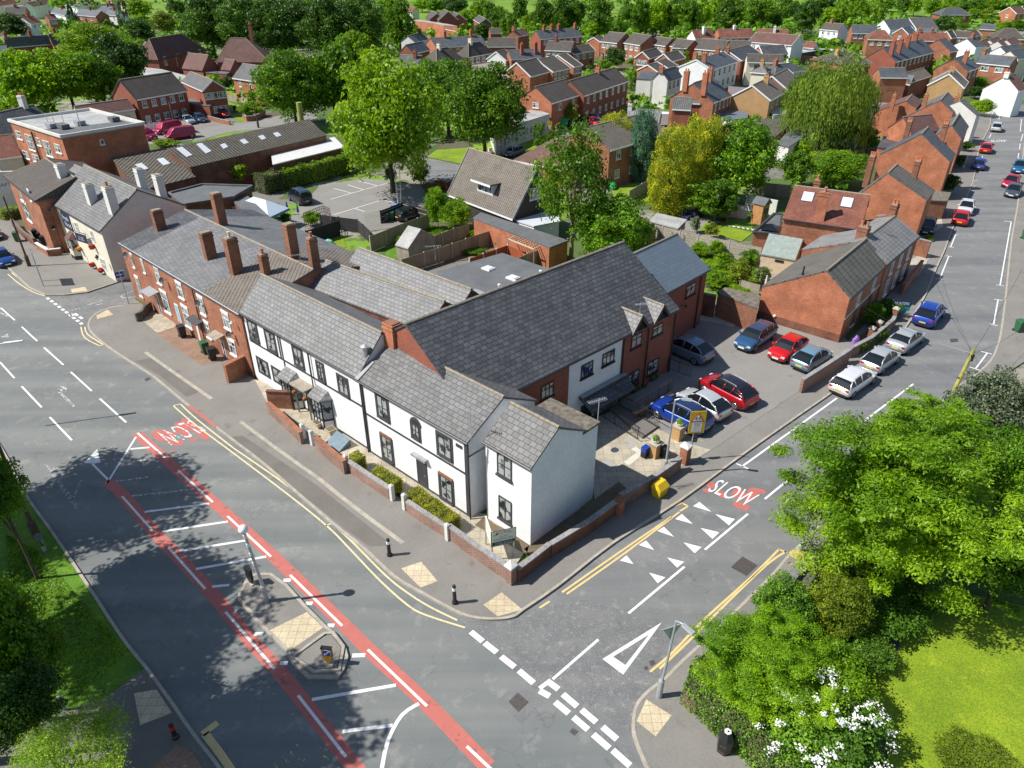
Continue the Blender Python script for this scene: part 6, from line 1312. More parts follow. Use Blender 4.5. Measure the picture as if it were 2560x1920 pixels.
 for s in (1,-1):
  mm=MB();mm.box((s*w*.70,-h+.075,deck-.26),(.24,.12,.19 if kind != 'suv' else .14));mm.build('tail_light',M_LAMPR,r,uv=False)
  mm=MB();mm.box((s*w*.66,h-.13,bon-.27),(.28,.14,.12));mm.build('headlight',M_LAMPW,r,uv=False)
  mm=MB();mm.box((s*(w+.07),y1-.25,belt+.05),(.2,.1,.13));mm.build('wing_mirror',paint,r,uv=False)
 mm=MB();mm.box((0,-h+.02,.56 if kind != 'estate' else .6),(.52,.05,.12));mm.build('number_plate',M_PLATEY,r,uv=False)
 mm=MB();mm.box((0,h-.0,.42),(.52,.05,.12));mm.build('number_plate',M_PLATEW,r,uv=False)
 mm=MB();mm.box((0,h-.035,.60),(.7,.05,.10));mm.build('grille',M_PLAS_BK,r,uv=False)
 mm=MB();mm.box((0,-h+.05,.3),(Wd*.72,.12,.16));mm.box((0,h-.06,.28),(Wd*.62,.12,.14));mm.build('bumper_trim',M_PLAS_BK,r,uv=False)
 mm=MB();mm.box((0,0,.2),(Wd*.9,Lc*.86,.12));mm.build('underbody',M_PLAS_BK,r,uv=False)
 if bars:
  for s in (1,-1): mm=MB();mm.path([(s*w*.6,y2-.3,Hh+.02),(s*w*.6,y2-.45,Hh+.07),(s*w*.6,y3+.4,Hh+.06),(s*w*.6,y3+.25,Hh+.01)],.02,5);mm.build('roof_rail',M_ALU,r,uv=False)
 ORG[r.name]=P0
 return r
CPZ=.135
car('suv','steel blue crossover half hidden by the brick wing corner',6,1468,905,1225,800,(.16,.22,.29),CPZ)
car('estate','dark blue estate car facing out by the brick garage wall',6,1850,705,1675,822,(.03,.10,.22),CPZ,roofcol=(.05,.07,.14))
car('hatch','bright red small hatchback against the orange gable',6,2040,790,1900,885,(.62,.01,.012),CPZ,roofcol=(.66,.01,.01))
car('hatch','pale blue hatchback beside the low boundary wall',6,2045,948,2205,850,(.16,.30,.40),CPZ)
car('suv','dark red crossover with black roof in the care home car park',6,1735,1195,1440,1035,(.42,.01,.02),CPZ,roofcol=(.02,.02,.03),bars=True)
car('hatch','silver hatchback parked between the red and blue crossovers',6,1575,1275,1290,1115,(.52,.54,.56),CPZ)
car('suv','deep blue crossover with roof rails behind the school sign',6,1440,1345,1140,1195,(.01,.05,.34),CPZ,roofcol=(.02,.04,.12),bars=True)
car('estate','white estate car parked on the side street',7,1010,1418,1195,1290,(.78,.78,.80),0,roofcol=(.80,.80,.82))
car('hatch','silver hatchback behind the white estate on the side street',7,1208,1268,1352,1165,(.45,.47,.49),0)
car('saloon','silver saloon parked outside the brick cottages',7,1375,1138,1505,1040,(.42,.45,.46),0)
car('suv','royal blue crossover parked beyond the silver saloon',7,1545,978,1635,872,(.012,.06,.36),0,bars=True)
car('hatch','red hatchback parked nose to nose with a white car',7,1785,330,1812,265,(.62,.012,.015),0)
car('hatch','white car with dark glass in front of the red hatchback',7,1845,190,1820,258,(.72,.73,.74),0)
car('hatch','black car on the concrete drive beside the orange gable',7,1590,320,1570,385,(.01,.013,.02),.13)
car('hatch','bright blue car parked on the pavement edge up the side street',28,1555,1258,1598,1140,(.01,.06,.36),0)
car('hatch','red car parked just below the far road lettering',28,1660,1028,1705,915,(.55,.012,.03),0)
car('hatch','silver car parked farthest up the side street',28,1810,728,1835,635,(.52,.56,.62),0)
car('suv','teal blue car facing downhill at the right edge',28,2190,1150,2115,1305,(.01,.12,.26),0)
car('hatch','crimson car facing downhill behind the grey one',28,2075,1400,1975,1505,(.50,.01,.05),0)
car('hatch','slate grey car facing downhill on the right of the side street',28,2085,1500,2020,1640,(.07,.09,.12),0)
car('hatch','blue hatchback on the main road at the left edge',4,-40,495,62,592,(.015,.07,.28),0)
car('hatch','dark car cut by the left edge above the blue hatchback',4,-110,360,-20,430,(.012,.015,.02),0)
car('offroad','dark blue off-roader with rear spare wheel in the pub car park',1,1985,1325,1880,1270,(.02,.035,.06),.02)
car('hatch','dark car parked on the patio inside the black fence',2,365,1425,505,1390,(.015,.02,.03),.03)
car('hatch','small red car glimpsed above the long hedge',2,165,1035,95,1035,(.55,.01,.01),.02)
car('hatch','silver blue car on the back road by the lamp post',2,1165,985,1075,1015,(.16,.2,.26),.02)
car('hatch','silver car on the drive of the brick semi',1,1155,775,1240,803,(.36,.44,.52),.03);car('estate','dark blue people carrier beside the silver car on the drive',1,1225,750,1312,792,(.03,.06,.13),.03)
car('hatch','red hatchback beside the maroon garage door',1,1385,735,1468,757,(.62,.01,.015),.03)
mv=(.36,.01,.06)
car('van','maroon van at the left of the row by the orange flats',1,920,895,1000,905,mv,.02,'maroon vans in the yard','van');car('van','maroon van with white lettering in the middle of the row',1,1100,850,1005,870,mv,.02,'maroon vans in the yard','van');car('van','maroon van at the right by the blue sheet',1,1200,885,1070,905,mv,.02,'maroon vans in the yard','van')
for x,y,c_,lb in ((850,1545,(.10,.08,.16),'purple car under the green conifer'),(935,1545,(.45,.5,.55),'silver car in the terrace parking, leftmost'),(1020,1560,(.60,.62,.64),'white car in the terrace parking'),(930,1600,(.03,.06,.12),'navy car behind the wooden shelter'),(1040,1618,(.5,.01,.03),'red car at the front of the terrace parking'),(740,1655,(.02,.03,.05),'black car beside the green tarpaulin')):
 car('hatch',lb,34,x-55,y-8,x+40,y+18,c_,.02)
car('hatch','pale blue car under the carport of the white gabled semi',35,1225,328,1252,318,(.2,.35,.5),.02)
# ------------------------------------------------------------------ vegetation
def quads_mesh(name,V,mat):
 """V: (n,4,3) leaf quads -> one mesh"""
 n=len(V);me=bpy.data.meshes.new(name);me.vertices.add(n*4);me.vertices.foreach_set('co',V.reshape(-1).astype(np.float32))
 me.loops.add(n*4);me.loops.foreach_set('vertex_index',np.arange(n*4,dtype=np.int32));me.polygons.add(n)
 me.polygons.foreach_set('loop_start',np.arange(0,n*4,4,dtype=np.int32));me.polygons.foreach_set('loop_total',np.full(n,4,dtype=np.int32))
 me.update(calc_edges=True);me.materials.append(mat);return me
def unit(a): return a/np.maximum(np.linalg.norm(a,axis=1)[:,None],1e-9)
def leaves(P,N,size,rs,jit=.6,asp=.55,droop=0.):
 n=len(P);N=unit(N+rs.normal(0,jit,(n,3)));T=unit(np.cross(N,rs.normal(0,1,(n,3))));
 if droop: T=unit(T*(1-droop)+np.array([0,0,-1])*droop);N=unit(N-T*np.sum(N*T,axis=1)[:,None])
 B=np.cross(N,T);s=size*rs.uniform(.6,1.35,(n,1));a,b=T*s*.5,B*s*asp*.5
 return np.stack([P-a*.95,P+b*1.0-a*.1,P+a*1.05,P-b*1.0-a*.1],axis=1)
def crown_pts(seed,n,nl,shape='round',depth=.75):
 rs=np.random.RandomState(seed)
 if shape=='cone':
  z=rs.uniform(-1,.96,nl);rr=(1-z)*.5*.82+.04;th=rs.uniform(0,2*np.pi,nl);C=np.stack([rr*np.cos(th),rr*np.sin(th),z],1);R=.09+.17*(1-z)/2+.04
 elif shape=='column':
  z=rs.uniform(-1,.9,nl);rr=.62*np.sqrt(np.clip(1-np.abs(z)**3,0,1))+.02;th=rs.uniform(0,2*np.pi,nl);C=np.stack([rr*np.cos(th),rr*np.sin(th),z],1);R=rs.uniform(.2,.34,nl)
 else:
  d=unit(rs.normal(0,1,(nl,3)));d[:,2]=np.where(d[:,2]<-.85,-d[:,2]*.6,d[:,2]);d=unit(d)
  C=d*rs.uniform(.45,.86,(nl,1));R=rs.uniform(.15,.33,nl)*(1.0 if nl>60 else 1.25)
  if shape=='layer': C=d*rs.uniform(.5,.97,(nl,1));R=rs.uniform(.10,.22,nl)
  # a lumpy outline: squeeze and stretch whole sectors
  k=np.array([np.sin(3*np.arctan2(C[:,1],C[:,0])+seed)*.10+np.sin(5*C[:,2]+seed*2)*.07]).T;C=C*(1+k)
 i=rs.randint(0,nl,n);d=unit(rs.normal(0,1,(n,3)));flat=.38 if shape=='layer' else (.8 if shape=='round' else 1)
 d[:,2]=np.where((d[:,2]<0) & (rs.uniform(0,1,n)<.55),-d[:,2],d[:,2])
 off=d*R[i][:,None]*rs.uniform(depth,1.04,(n,1));off[:,2] *= flat
 return C[i]+off,d,rs,C,R
CROWNS={}
def crown_mesh(kind,lod,mat,var):
 key=(kind,lod,mat.name,var)
 if key in CROWNS: return CROWNS[key]
 n,nl,sz={'far': (1500,34,.15),'mid': (6200,70,.09),'near': (20000,140,.056),'hero': (52000,230,.030)}[lod]
 if kind=='layer' and lod=='hero': n,nl,sz=76000,210,.027
 if kind in ('column','cone'): n=int(n*1.7)
 if kind=='willow':
  P,d,rs,C,R=crown_pts(var*7+3,n//2,nl,'round');V1=leaves(P,d,sz*1.1,rs,.5,.4,.6)
  a=rs.uniform(0,2*np.pi,n);r=np.sqrt(rs.uniform(.35,1,n));st=rs.randint(0,nl*5,n);ra=np.random.RandomState(5);sa=ra.uniform(0,6.283,nl*5);sr=ra.uniform(.55,1.0,nl*5);sl=ra.uniform(.5,1.5,nl*5)
  t=rs.uniform(0,1,n);z=np.sqrt(np.clip(1-sr[st]**2*.9,0,1))*.7-t*sl[st];P2=np.stack([sr[st]*np.cos(sa[st])*(1+.08*t),sr[st]*np.sin(sa[st])*(1+.08*t),z],1)+rs.normal(0,.028,(n,3))
  V2=leaves(P2,unit(P2*[1,1,.1]),sz*1.3,rs,.4,.3,.85);V=np.concatenate([V1,V2])
 else:
  P,d,rs,C,R=crown_pts(var*13+hash_(kind),n,nl,{'cone': 'cone','column': 'column','layer': 'layer'}.get(kind,'round'),{'sparse': .2,'layer': .3,'column': .8,'cone': .75}.get(kind,.55))
  if kind=='sparse': P,d=P[:n//2],d[:n//2]
  if kind=='layer': V=leaves(P,d*[.7,.7,1]+[0,0,.35],sz*1.3,rs,.5,.4)
  elif kind in ('cone','column'): V=leaves(P,d,sz*.9,rs,.5,.6)
  else: V=leaves(P,d,sz,rs,.6,.7)
  inner=unit(rs.normal(0,1,(n//8,3)))*rs.uniform(.1,.6,(n//8,1)) if kind not in ('cone','column','sparse') else np.zeros((0,3))
  if len(inner): V=np.concatenate([V,leaves(inner,inner,sz*2.2,rs,1,.9)])
 me=quads_mesh('crown',V,mat);CROWNS[key]=me;return me
def hash_(s): return sum(ord(c)*(i+1) for i,c in enumerate(s)) % 97
TRUNKS={}
def trunk_mesh(mat,var,limbs=5):
 key=(mat.name,var,limbs)
 if key in TRUNKS: return TRUNKS[key]
 r=random.Random(var*31+5);m=MB();m.path([(0,0,-.1),(.01,.0,.1),(-.01,.02,.35),(.02,0,.6),(0,.02,.85)],[.062,.045,.036,.026,.012],8)
 for i in range(limbs):
  a=i*2*math.pi/limbs+r.uniform(-.4,.4);z=r.uniform(.28,.5);L=r.uniform(.2,.34)
  m.path([(0,0,z),(L*.45*math.cos(a),L*.45*math.sin(a),z+.13),(L*math.cos(a),L*math.sin(a),z+r.uniform(.22,.36))],[.022,.015,.006],6)
 o=m.build('trunk',mat,uv=False);me=o.data;bpy.data.objects.remove(o);me.polygons.foreach_set('use_smooth',[True]*len(me.polygons));TRUNKS[key]=me;return me
TV=[0]
def tree(label,k,cx,cy,hw,hh,kind='round',leaf=None,zc=None,bark=None,group=None,lod=None,name=None,cat=None,trunkz=None,world=None,limbs=5,squat=1.0):
 """crown centre and half sizes in the photo -> a tree of that real size standing on the ground below"""
 leaf=leaf or L_MID;s=K[k][2];N=hw/s
 lod=lod or ('hero' if N>215 else 'near' if N>78 else 'mid' if N>34 else 'far');dd=ray(k,cx,cy)
 if world: c,r,rz=world
 else:
  z=zc or 4.0;phi=math.asin(-dd.z/dd.length)
  for _ in range(6):
   c=W(k,cx,cy,z);depth=c.y*math.cos(PITCH)+(CAMH-c.z)*math.sin(PITCH);ax=dd.length
   r=N*depth/FPX*1.12;hm=1.12*(hh/s)*depth/FPX
   rz=math.sqrt(max(hm*hm-(r*math.sin(phi))**2,(hm*.5)**2))/math.cos(phi)
   if zc is None: z=rz*1.06+(0 if kind in ('shrub','bush') else rz*(-.06 if N<90 else .0))
 TV[0]+=1;v=TV[0] % 3;low=kind in ('shrub','bush')
 H=c.z+rz*.4;root=empty(name or ('shrub' if low else 'tree'),Vector((c.x,c.y,0)),label,cat or ('shrub' if low else 'tree'),group)
 ck={'shrub': 'round','bush': 'round'}.get(kind,kind)
 o=bpy.data.objects.new('crown' if not low else 'foliage',crown_mesh(ck,lod,leaf,v));COL.objects.link(o);o.parent=root;o.location=(0,0,c.z);o.scale=(r,r*(.85+.3*rnd.random()),rz);o.rotation_euler=(0,0,rnd.uniform(0,6.28) if lod != 'hero' else .4)
 t=bpy.data.objects.new('trunk' if not low else 'stem',trunk_mesh(bark or M_BARK,v,limbs));COL.objects.link(t);t.parent=root;tr=min(r,6)*1.15;t.scale=(tr,tr,H*1.25) if not low else (tr*.5,tr*.5,H*.9)
 return root
# lettering on the trunks of light: the main trees
tree('yellow green maple tree standing in front of the darker chestnuts',0,835,262,116,128,leaf=L_LIME)
tree('dense dark green chestnut tree right of the yellow green maple',0,1045,235,88,92,leaf=L_MID,lod='near')
tree('dark green chestnut tree just behind the maple\'s right side',0,965,208,68,74,leaf=L_MID)
tree('large dark chestnut on the left of the middle group',0,628,190,76,72,leaf=L_MID,lod='near')
tree('dark chestnut with lime tips left behind the maple',0,715,175,62,76,leaf=L_MID);tree('pointed green tree rising left above the maple',0,765,130,42,58,leaf=L_BRIGHT)
tree('leafy lime tree at the left edge above the orange flats, leftmost',0,50,180,66,62,leaf=L_BRIGHT);tree('leafy lime tree in the centre of the left group',0,140,168,72,62,leaf=L_BRIGHT)
tree('leafy lime tree beside the shaded brown roof',0,212,170,52,52,leaf=L_MID);tree('broad bright topped tree behind the left lime group',0,205,98,76,44,leaf=L_BRIGHT);tree('dark tree between the lime group and school roofs',0,262,138,56,62,leaf=L_DARK)
for i,(x,y,a,b,lf,lb) in enumerate(((452,52,62,60,L_DARK,'first dark tree of the row behind the school halls'),(532,58,62,62,L_DARK,'second dark tree of the row behind the school halls'),(612,58,66,64,L_DARK,'third dark tree, right above the tall school chimney'),
  (700,62,62,66,L_DARK,'fourth dark tree, behind the white low building'),(780,62,56,66,L_DARK,'largest very dark tree just above the maple'),(862,55,38,56,L_MID,'olive green tree at the right end of the dark row'),(845,15,28,26,L_BRIGHT,'bright green treetop at the top edge above the maple'))): tree(lb,0,x,y,a,b,leaf=lf,lod='near' if a>50 else None)
tree('round dark tree at the left edge near the slate terrace',31,170,330,210,140,leaf=L_DARK,lod='mid');tree('dark cone shaped conifer among the upper left houses',31,920,210,75,140,'cone',L_DARK);tree('narrow dark conifer left of the street lamp, upper left',31,1590,230,85,160,'column',L_DARK)
tree('round dark tree just left of the school roofs',31,1800,400,170,140,leaf=L_DARK,lod='mid');tree('bright green tree right of the narrow dark conifer',31,1780,110,170,130,leaf=L_BRIGHT,lod='mid');tree('grey green tree by the upper left street lamp',31,2120,290,150,140,leaf=L_OLIVE,lod='mid')
tree('lime green tree at the top left skyline',31,830,50,140,70,leaf=L_LIME,lod='mid');tree('tree at the top edge above the school',32,60,130,110,140,leaf=L_DARK,lod='mid');tree('light green bush in front of the upper left houses',31,1330,270,110,60,'shrub',L_BRIGHT);tree('pale green bush beside the white bays',31,780,290,90,60,'shrub',L_MID)
tree('low dark bush under the pale red roofed house',31,470,370,110,40,'shrub',L_DARK);tree('clipped green hedge tree left of the flats chimney',31,80,1345,120,60,'shrub',L_BRIGHT);tree('dark tree right of the brick gabled upper left house',31,1080,240,70,45,'shrub',L_BRIGHT)
# the park edge row
row=[(33,1000,60,90,70,0),(33,1140,75,85,70,1),(33,1290,60,90,80,2),(33,1440,75,130,100,3),(33,1565,235,88,95,4),(33,1430,290,90,60,4),(33,1745,150,100,130,0),(33,1870,190,90,140,2),(33,1990,250,100,130,1),(33,2110,330,90,140,2),(33,1760,400,95,85,3),
 (34,50,120,90,150,2),(34,180,270,80,90,4),(34,370,190,115,180,1),(34,590,190,120,190,2),(34,760,180,130,190,1),(34,960,390,100,90,0),(34,1080,210,150,210,2),(34,1450,200,110,180,1),(34,1620,210,120,190,2),(34,1820,200,130,200,0),(34,1990,190,120,200,2),(34,2130,210,110,190,1)]
row2=[(35,60,130,95,105,2),(35,165,100,70,95,0),(35,270,70,60,80,4),(35,380,110,95,100,2),(35,500,115,100,100,1),(35,610,110,80,100,0),(35,705,150,50,65,3),(35,800,75,70,85,2),(35,925,120,75,95,3),(35,1060,70,80,85,3),(35,1150,110,75,70,0),(35,1245,65,60,85,4),
 (36,60,90,70,85,0),(36,190,100,50,65,4),(36,250,25,70,45,2),(36,395,35,55,60,1),(36,470,40,45,60,0),(36,600,50,65,60,4),(36,720,35,60,45,4),(36,845,55,60,55,1),(36,930,40,50,50,2),(36,1015,35,60,50,4),(36,1110,40,50,45,2),(36,900,110,40,40,0),(36,1235,30,60,40,1)]
pos=('behind the far left chimneys','above the orange store','over the three brick gables','at the store\'s right','round and yellowish beside the store','low beside the store','left of the brown cottage','behind the brown cottage','right of the brown cottage','tall, near the small red gable','dark and low by the store lamp',
 'at the gap in the park wall','small by the park gap','left of the dark slate terrace','over the left end of the slate terrace','over the right end of the slate terrace','low at the end of the slate terrace','left of the bright grass gap','right of the bright grass gap','behind the second matching brick house','behind the third matching brick house','behind the tall lamp post','behind the last matching brick house',
 'above the leftmost red tiled house','between two red tiled houses','thin beside the lamp over the red tiles','over the long red tiled house','over the middle red tiles','left of the dark gateway','dark by the gateway','right of the gateway','bluish, right of the tall pole','darkest above the white semi','above the white semi','lime green by the slate semi',
 'left of the sunlit park','small in front of the sunlit park','at the very top of the sunlit park','in the sunlit park, left','in the sunlit park, right','left of the grey hipped roof','above the grey hipped roof','right of the grey hipped roof','dark right of the hipped roof','near the top right gardens','left of the top right orange house','by the palm garden','in the top right corner')
hues=[L_MID,L_MID,L_DARK,L_DARK,L_OLIVE]
for (k_,x,y,a,b,h_),p_ in zip(row+row2,pos): tree('park edge tree, '+p_,k_,x,y,a*1.2,b*1.1,leaf=[L_BRIGHT,L_MID,L_MID,L_DARK,L_LIME][h_] if h_ != 4 else L_BRIGHT,group='trees along the park edge',lod='mid')
for k_,x,y,a,b,lf,kd,lb in ((36,682,178,84,60,L_DARK,'shrub','very dark round tree among the upper right houses'),(36,100,345,52,28,L_BRIGHT,'shrub','round bright shrub by the red hipped roof'),(36,40,350,36,24,L_MID,'shrub','smaller dark shrub by the red hipped roof'),(36,215,305,42,40,L_DARK,'shrub','dark shrub left of the blue slate terrace'),
 (36,345,282,36,36,L_DARK,'round','dark little tree beside the brick gable with one window'),(36,1000,108,52,48,L_OLIVE,'round','pale palm like tree by the upper right gardens'),(36,1130,190,55,32,L_BRIGHT,'shrub','light shrubs below the top right orange house'),(36,1232,182,45,36,L_MID,'shrub','mid green bush at the top right edge'),(36,830,195,50,20,L_MID,'shrub','low clipped bush right of the very dark round tree'),
 (36,265,672,110,46,L_OLIVE,'shrub','broad pale topped shrub right of the willow'),(36,140,735,55,50,L_BRIGHT,'shrub','bright bush tucked against the willow'),(36,930,612,88,42,L_MID,'shrub','large clipped dark hedge left of the white gable house'),(36,968,788,74,58,L_LIME,'shrub','golden green hedge bush at the bend of the street'),(36,920,680,60,40,L_DARK,'shrub','dark lower bush beneath the clipped hedge'),
 (36,520,520,60,22,L_BRIGHT,'shrub','bright little hedge before the blue slate terrace'),(36,1060,470,45,60,L_OLIVE,'sparse','thin creeper tree on the dark slate cross wing'),(36,1200,530,40,35,L_DARK,'shrub','grey green shrub above the big white gable'),
 (34,265,1010,95,85,L_DARK,'shrub','dark shrub tree left of the stepped tiled row'),(34,440,985,90,60,L_DARK,'shrub','dark shrub under the middle stepped unit'),(34,640,990,100,48,L_MID,'shrub','mid green shrubs under the far stepped unit'),(34,1255,745,165,120,L_DARK,'shrub','big dark round tree among the brown roofs'),(34,1150,835,90,70,L_BRIGHT,'shrub','bright green bush in front of the big dark round tree'),
 (34,915,790,75,52,L_MID,'shrub','green bush left of the white dormer chalet garden'),(34,940,870,55,32,L_VARI,'shrub','cream coloured bush in the chalet garden'),(34,1480,790,50,50,L_BRIGHT,'shrub','small bright bush beside the arched window gable'),(34,665,1255,108,150,L_MID,'column','tall green conifer in front of the long tiled terrace'),(34,655,1465,130,140,L_OLIVE,'round','rounded grey green tree below the green conifer'),
 (34,1500,1040,62,100,L_MID,'column','upright green shrub left of the off-white house'),(34,70,540,80,60,L_DARK,'shrub','dark bushes by the small brick gable'),(34,1960,830,60,30,L_DARK,'shrub','dark shrub behind the off-white house'),(34,40,1480,90,190,L_DARK,'round','dark tree touching the right of the chestnut'),
 (35,278,340,28,60,L_DARK,'cone','small dark conifer in front of the pale row'),(35,880,770,85,110,L_BRIGHT,'round','bright green tree hugging the left of the willow'),(35,60,905,55,50,L_OLIVE,'shrub','olive bush below the double gabled house'),(35,950,280,55,30,L_MID,'shrub','shrubs left of the white semi, upper right'),(35,1130,320,60,35,L_BRIGHT,'shrub','bright shrubs below the white semi'),
 (35,870,208,28,20,L_BRIGHT,'shrub','tiny round bush beside the tall pole'),(35,30,460,50,22,L_DARK,'shrub','dark hedge left of the white rendered terrace'),(35,440,530,20,35,L_DARK,'shrub','ivy clump at the end of the white rendered terrace')): tree(lb,k_,x,y,a,b,kd,lf,lod='mid' if a/K[k_][2]>14 else 'far')
tree('great weeping willow among the houses on the right',0,1795,218,86,86,'willow',L_WILLOW,lod='near')
tree('tall thin leaved ash tree with two pale stems behind the wing',0,1240,395,82,112,'sparse',L_MID,zc=8.2,bark=M_BARKL,limbs=8,lod='near')
tree('second lower bushy ash right of the tall thin one',0,1325,500,88,76,'round',L_MID,zc=3.8,bark=M_BARKL);tree('left hand golden conifer in front of the brown tiled house',0,1328,318,42,56,'column',L_GOLD,zc=3.6,lod='near')
tree('blue green conifer between the golden ones',0,1388,325,32,66,'column',L_BLUE,zc=4.2,lod='near');tree('middle golden conifer right of the blue one',0,1452,378,50,76,'column',L_GOLD,lod='near');tree('right hand golden conifer merging into the green tree',0,1512,352,46,76,'column',L_GOLD,lod='near')
tree('mid green garden tree right of the golden conifers',0,1600,345,78,82,'round',L_MID,lod='near');tree('dark green tree under the mid green garden tree',0,1545,430,50,42,'shrub',L_MID);tree('bright feathery tree beside the red tiled house',3,1010,1075,190,118,'shrub',L_BRIGHT,lod='near')
tree('dark green tree left of the bright feathery tree',3,740,1085,100,110,'round',L_MID);tree('green bush at the foot of the willow',3,1080,830,130,90,'shrub',L_DARK);tree('small tree with pinkish leaves left of the playhouse garden',3,60,780,70,70,'shrub',L_OLIVE);tree('small bush beneath the willow by the brick outhouse',3,1215,900,70,60,'shrub',L_MID)
tree('bright shrub tree near the garage block',3,760,950,90,50,'shrub',L_BRIGHT);tree('yellowish shrub under the golden conifers',3,210,880,60,40,'shrub',L_GOLD);tree('green climber over the fence by the willow lawn',3,1160,800,90,35,'shrub',L_BRIGHT);tree('dark shrub left of the small garden shed',3,170,1250,80,70,'shrub',L_DARK)
tree('bright tree in front of the small orange outbuilding',1,1480,1085,145,95,'shrub',L_BRIGHT,lod='mid');tree('tiny bush on the workshop yard',1,1135,1200,45,35,'shrub',L_BRIGHT);tree('bright hedge bush by the white picket fence',1,960,755,75,28,'shrub',L_BRIGHT);tree('clipped bright hedge before the maroon vans',1,1060,920,80,28,'shrub',L_LIME)
tree('tangle of shrubs by the orange brick house',1,1610,700,90,45,'shrub',L_BRIGHT);tree('dark shrubs behind the school wing block',1,1480,530,60,40,'shrub',L_DARK);tree('green ground shrubs left of the school block',32,300,960,130,40,'shrub',L_DARK)
tree('tall bright green hedge clump left of the chalet, rear half',2,625,1330,78,118,'shrub',L_BRIGHT,lod='near');tree('tall bright green hedge clump left of the chalet, front half',2,750,1375,100,100,'shrub',L_BRIGHT,lod='near');tree('red tipped shrub behind the bright hedge clump',2,648,1200,82,42,'shrub',L_RED)
tree('grey green shrub at the road end of the pub car park',2,515,1120,62,58,'shrub',L_OLIVE);tree('dark shrub below the maple by the car park',2,320,1120,50,50,'shrub',L_DARK);tree('small upright shrub by the grey hall',2,1275,865,42,62,'column',L_MID);tree('spiky yellowed plant by the pergola',27,1370,1410,75,60,'shrub',L_OLIVE)
tree('weedy shrubs along the inner fence',27,990,1300,80,50,'shrub',L_BRIGHT);tree('weeds beside the grey shed',27,20,1370,90,60,'shrub',L_BRIGHT);tree('low bramble patch before the red fence',27,1000,1530,180,55,'shrub',L_MID)
for x,y,a,b,lf,lb in ((130,470,55,45,L_BRIGHT,'round bush left of the small lawn'),(235,465,50,58,L_BRIGHT,'taller bush beyond the small lawn'),(275,560,55,75,L_BRIGHT,'bright shrub in the middle of the shrub garden'),(385,620,80,85,L_OLIVE,'brown tinged shrub in the shrub garden'),(450,520,60,50,L_MID,'dark shrub left of the timber shed'),(490,500,40,45,L_LIME,'yellow green shrub touching the timber shed'),
  (230,660,90,55,L_BRIGHT,'front left shrub of the shrub garden'),(380,720,95,35,L_LIME,'ground covering shrub behind the mossy garage'),(530,630,50,50,L_VARI,'rose bush with pale flowers by the cottage roof'),(100,310,38,50,L_SILVER,'silvery small tree in front of the patio'),(205,345,42,48,L_OLIVE,'small round headed tree on the lawn edge'),
  (1240,880,55,75,L_MID,'dark shrub by the cottage doors'),(1330,850,80,60,L_DARK,'dense front garden shrub below the agent board'),(1290,930,70,40,L_MID,'low front garden shrub near the gate piers'),(1730,45,60,60,L_DARK,'dark hedge in front of the black tiled gable house'),(1600,400,30,20,L_BRIGHT,'weeds by the black car')):
 tree(lb,7,x,y,a,b,'shrub',lf,lod='mid')
tree('dark climbing shrub in front of the fourth orange gable',28,1420,910,100,70,'shrub',L_DARK);tree('dark front hedge beside the fourth orange gable',28,1330,1120,70,80,'shrub',L_DARK);tree('pale shrub by the roof terrace wall',28,490,740,60,50,'shrub',L_SILVER)
# foreground right
tree('big bright feathery robinia tree overhanging the side street',0,1925,1085,222,205,'layer',L_BRIGHT,zc=5.4,lod='hero',limbs=9)
tree('upper right bough of feathery robinia behind the big one',0,2000,930,110,75,'layer',L_BRIGHT,zc=5.2,lod='near');tree('silver leaved tree behind the robinia at the right edge',0,2140,893,92,92,'round',L_SILVER,zc=4.5,lod='near')
tree('deep green tree at the right edge below the silver one',0,2195,1030,80,110,'round',L_MID,zc=4.5,lod='near');tree('drooping conifer at the right edge above the lawn',0,2175,1215,95,95,'layer',L_MID,zc=3.2,lod='near');tree('dark undergrowth shrub beneath the robinia',0,1900,1280,110,50,'shrub',L_DARK,lod='near')
tree('bushy robinia shrub over the garden wall corner',0,1650,1440,138,112,'layer',L_BRIGHT,zc=2.4,lod='hero');tree('leafy shrub in front of the brick edged bed',0,1790,1470,90,80,'shrub',L_BRIGHT,lod='near');tree('ivy clad stump bush beside the grey topped wall',0,1690,1310,62,62,'shrub',L_IVY,lod='near');tree('gold leaved shrub under the robinia',0,1815,1310,60,70,'shrub',L_OLIVE,lod='near')
tree('green bush beyond the tree stump',0,1860,1400,70,45,'shrub',L_IVY,lod='near');tree('weedy shrub at the bottom right lawn edge',0,2120,1650,80,30,'shrub',L_OLIVE,lod='near')
BL=tree('blossom bush covered in white flowers by the ivy wall',0,1775,1570,118,92,'shrub',L_IVY,lod='near')
c_=[o for o in BL.children if o.name.startswith('foliage')][0];rs=np.random.RandomState(4);cl=unit(rs.normal(0,1,(90,3)));cl[:,2]=np.abs(cl[:,2]);pp=cl[rs.randint(0,90,1700)]*rs.uniform(.98,1.12,(1700,1))+rs.normal(0,.032,(1700,3))
me=quads_mesh('blossom',leaves(pp,unit(pp),.04,rs,.8,.9),M_FLOW);o=bpy.data.objects.new('blossom',me);COL.objects.link(o);o.parent=BL;o.location=c_.location;o.scale=c_.scale
m=MB()
for i in range(14):
 a=rs.uniform(-1.2,1.2);q=Vector((math.cos(a),math.sin(a),0));z0=rs.uniform(.8,1.6);m.path([q*.6+UP*.5,q*1.3+UP*z0,q*rs.uniform(1.7,2.4)+UP*(z0+rs.uniform(-.1,.6))],[.02,.013,.005],5)
b_=m.build('branch',M_WOODG,None,uv=False);b_.parent=BL
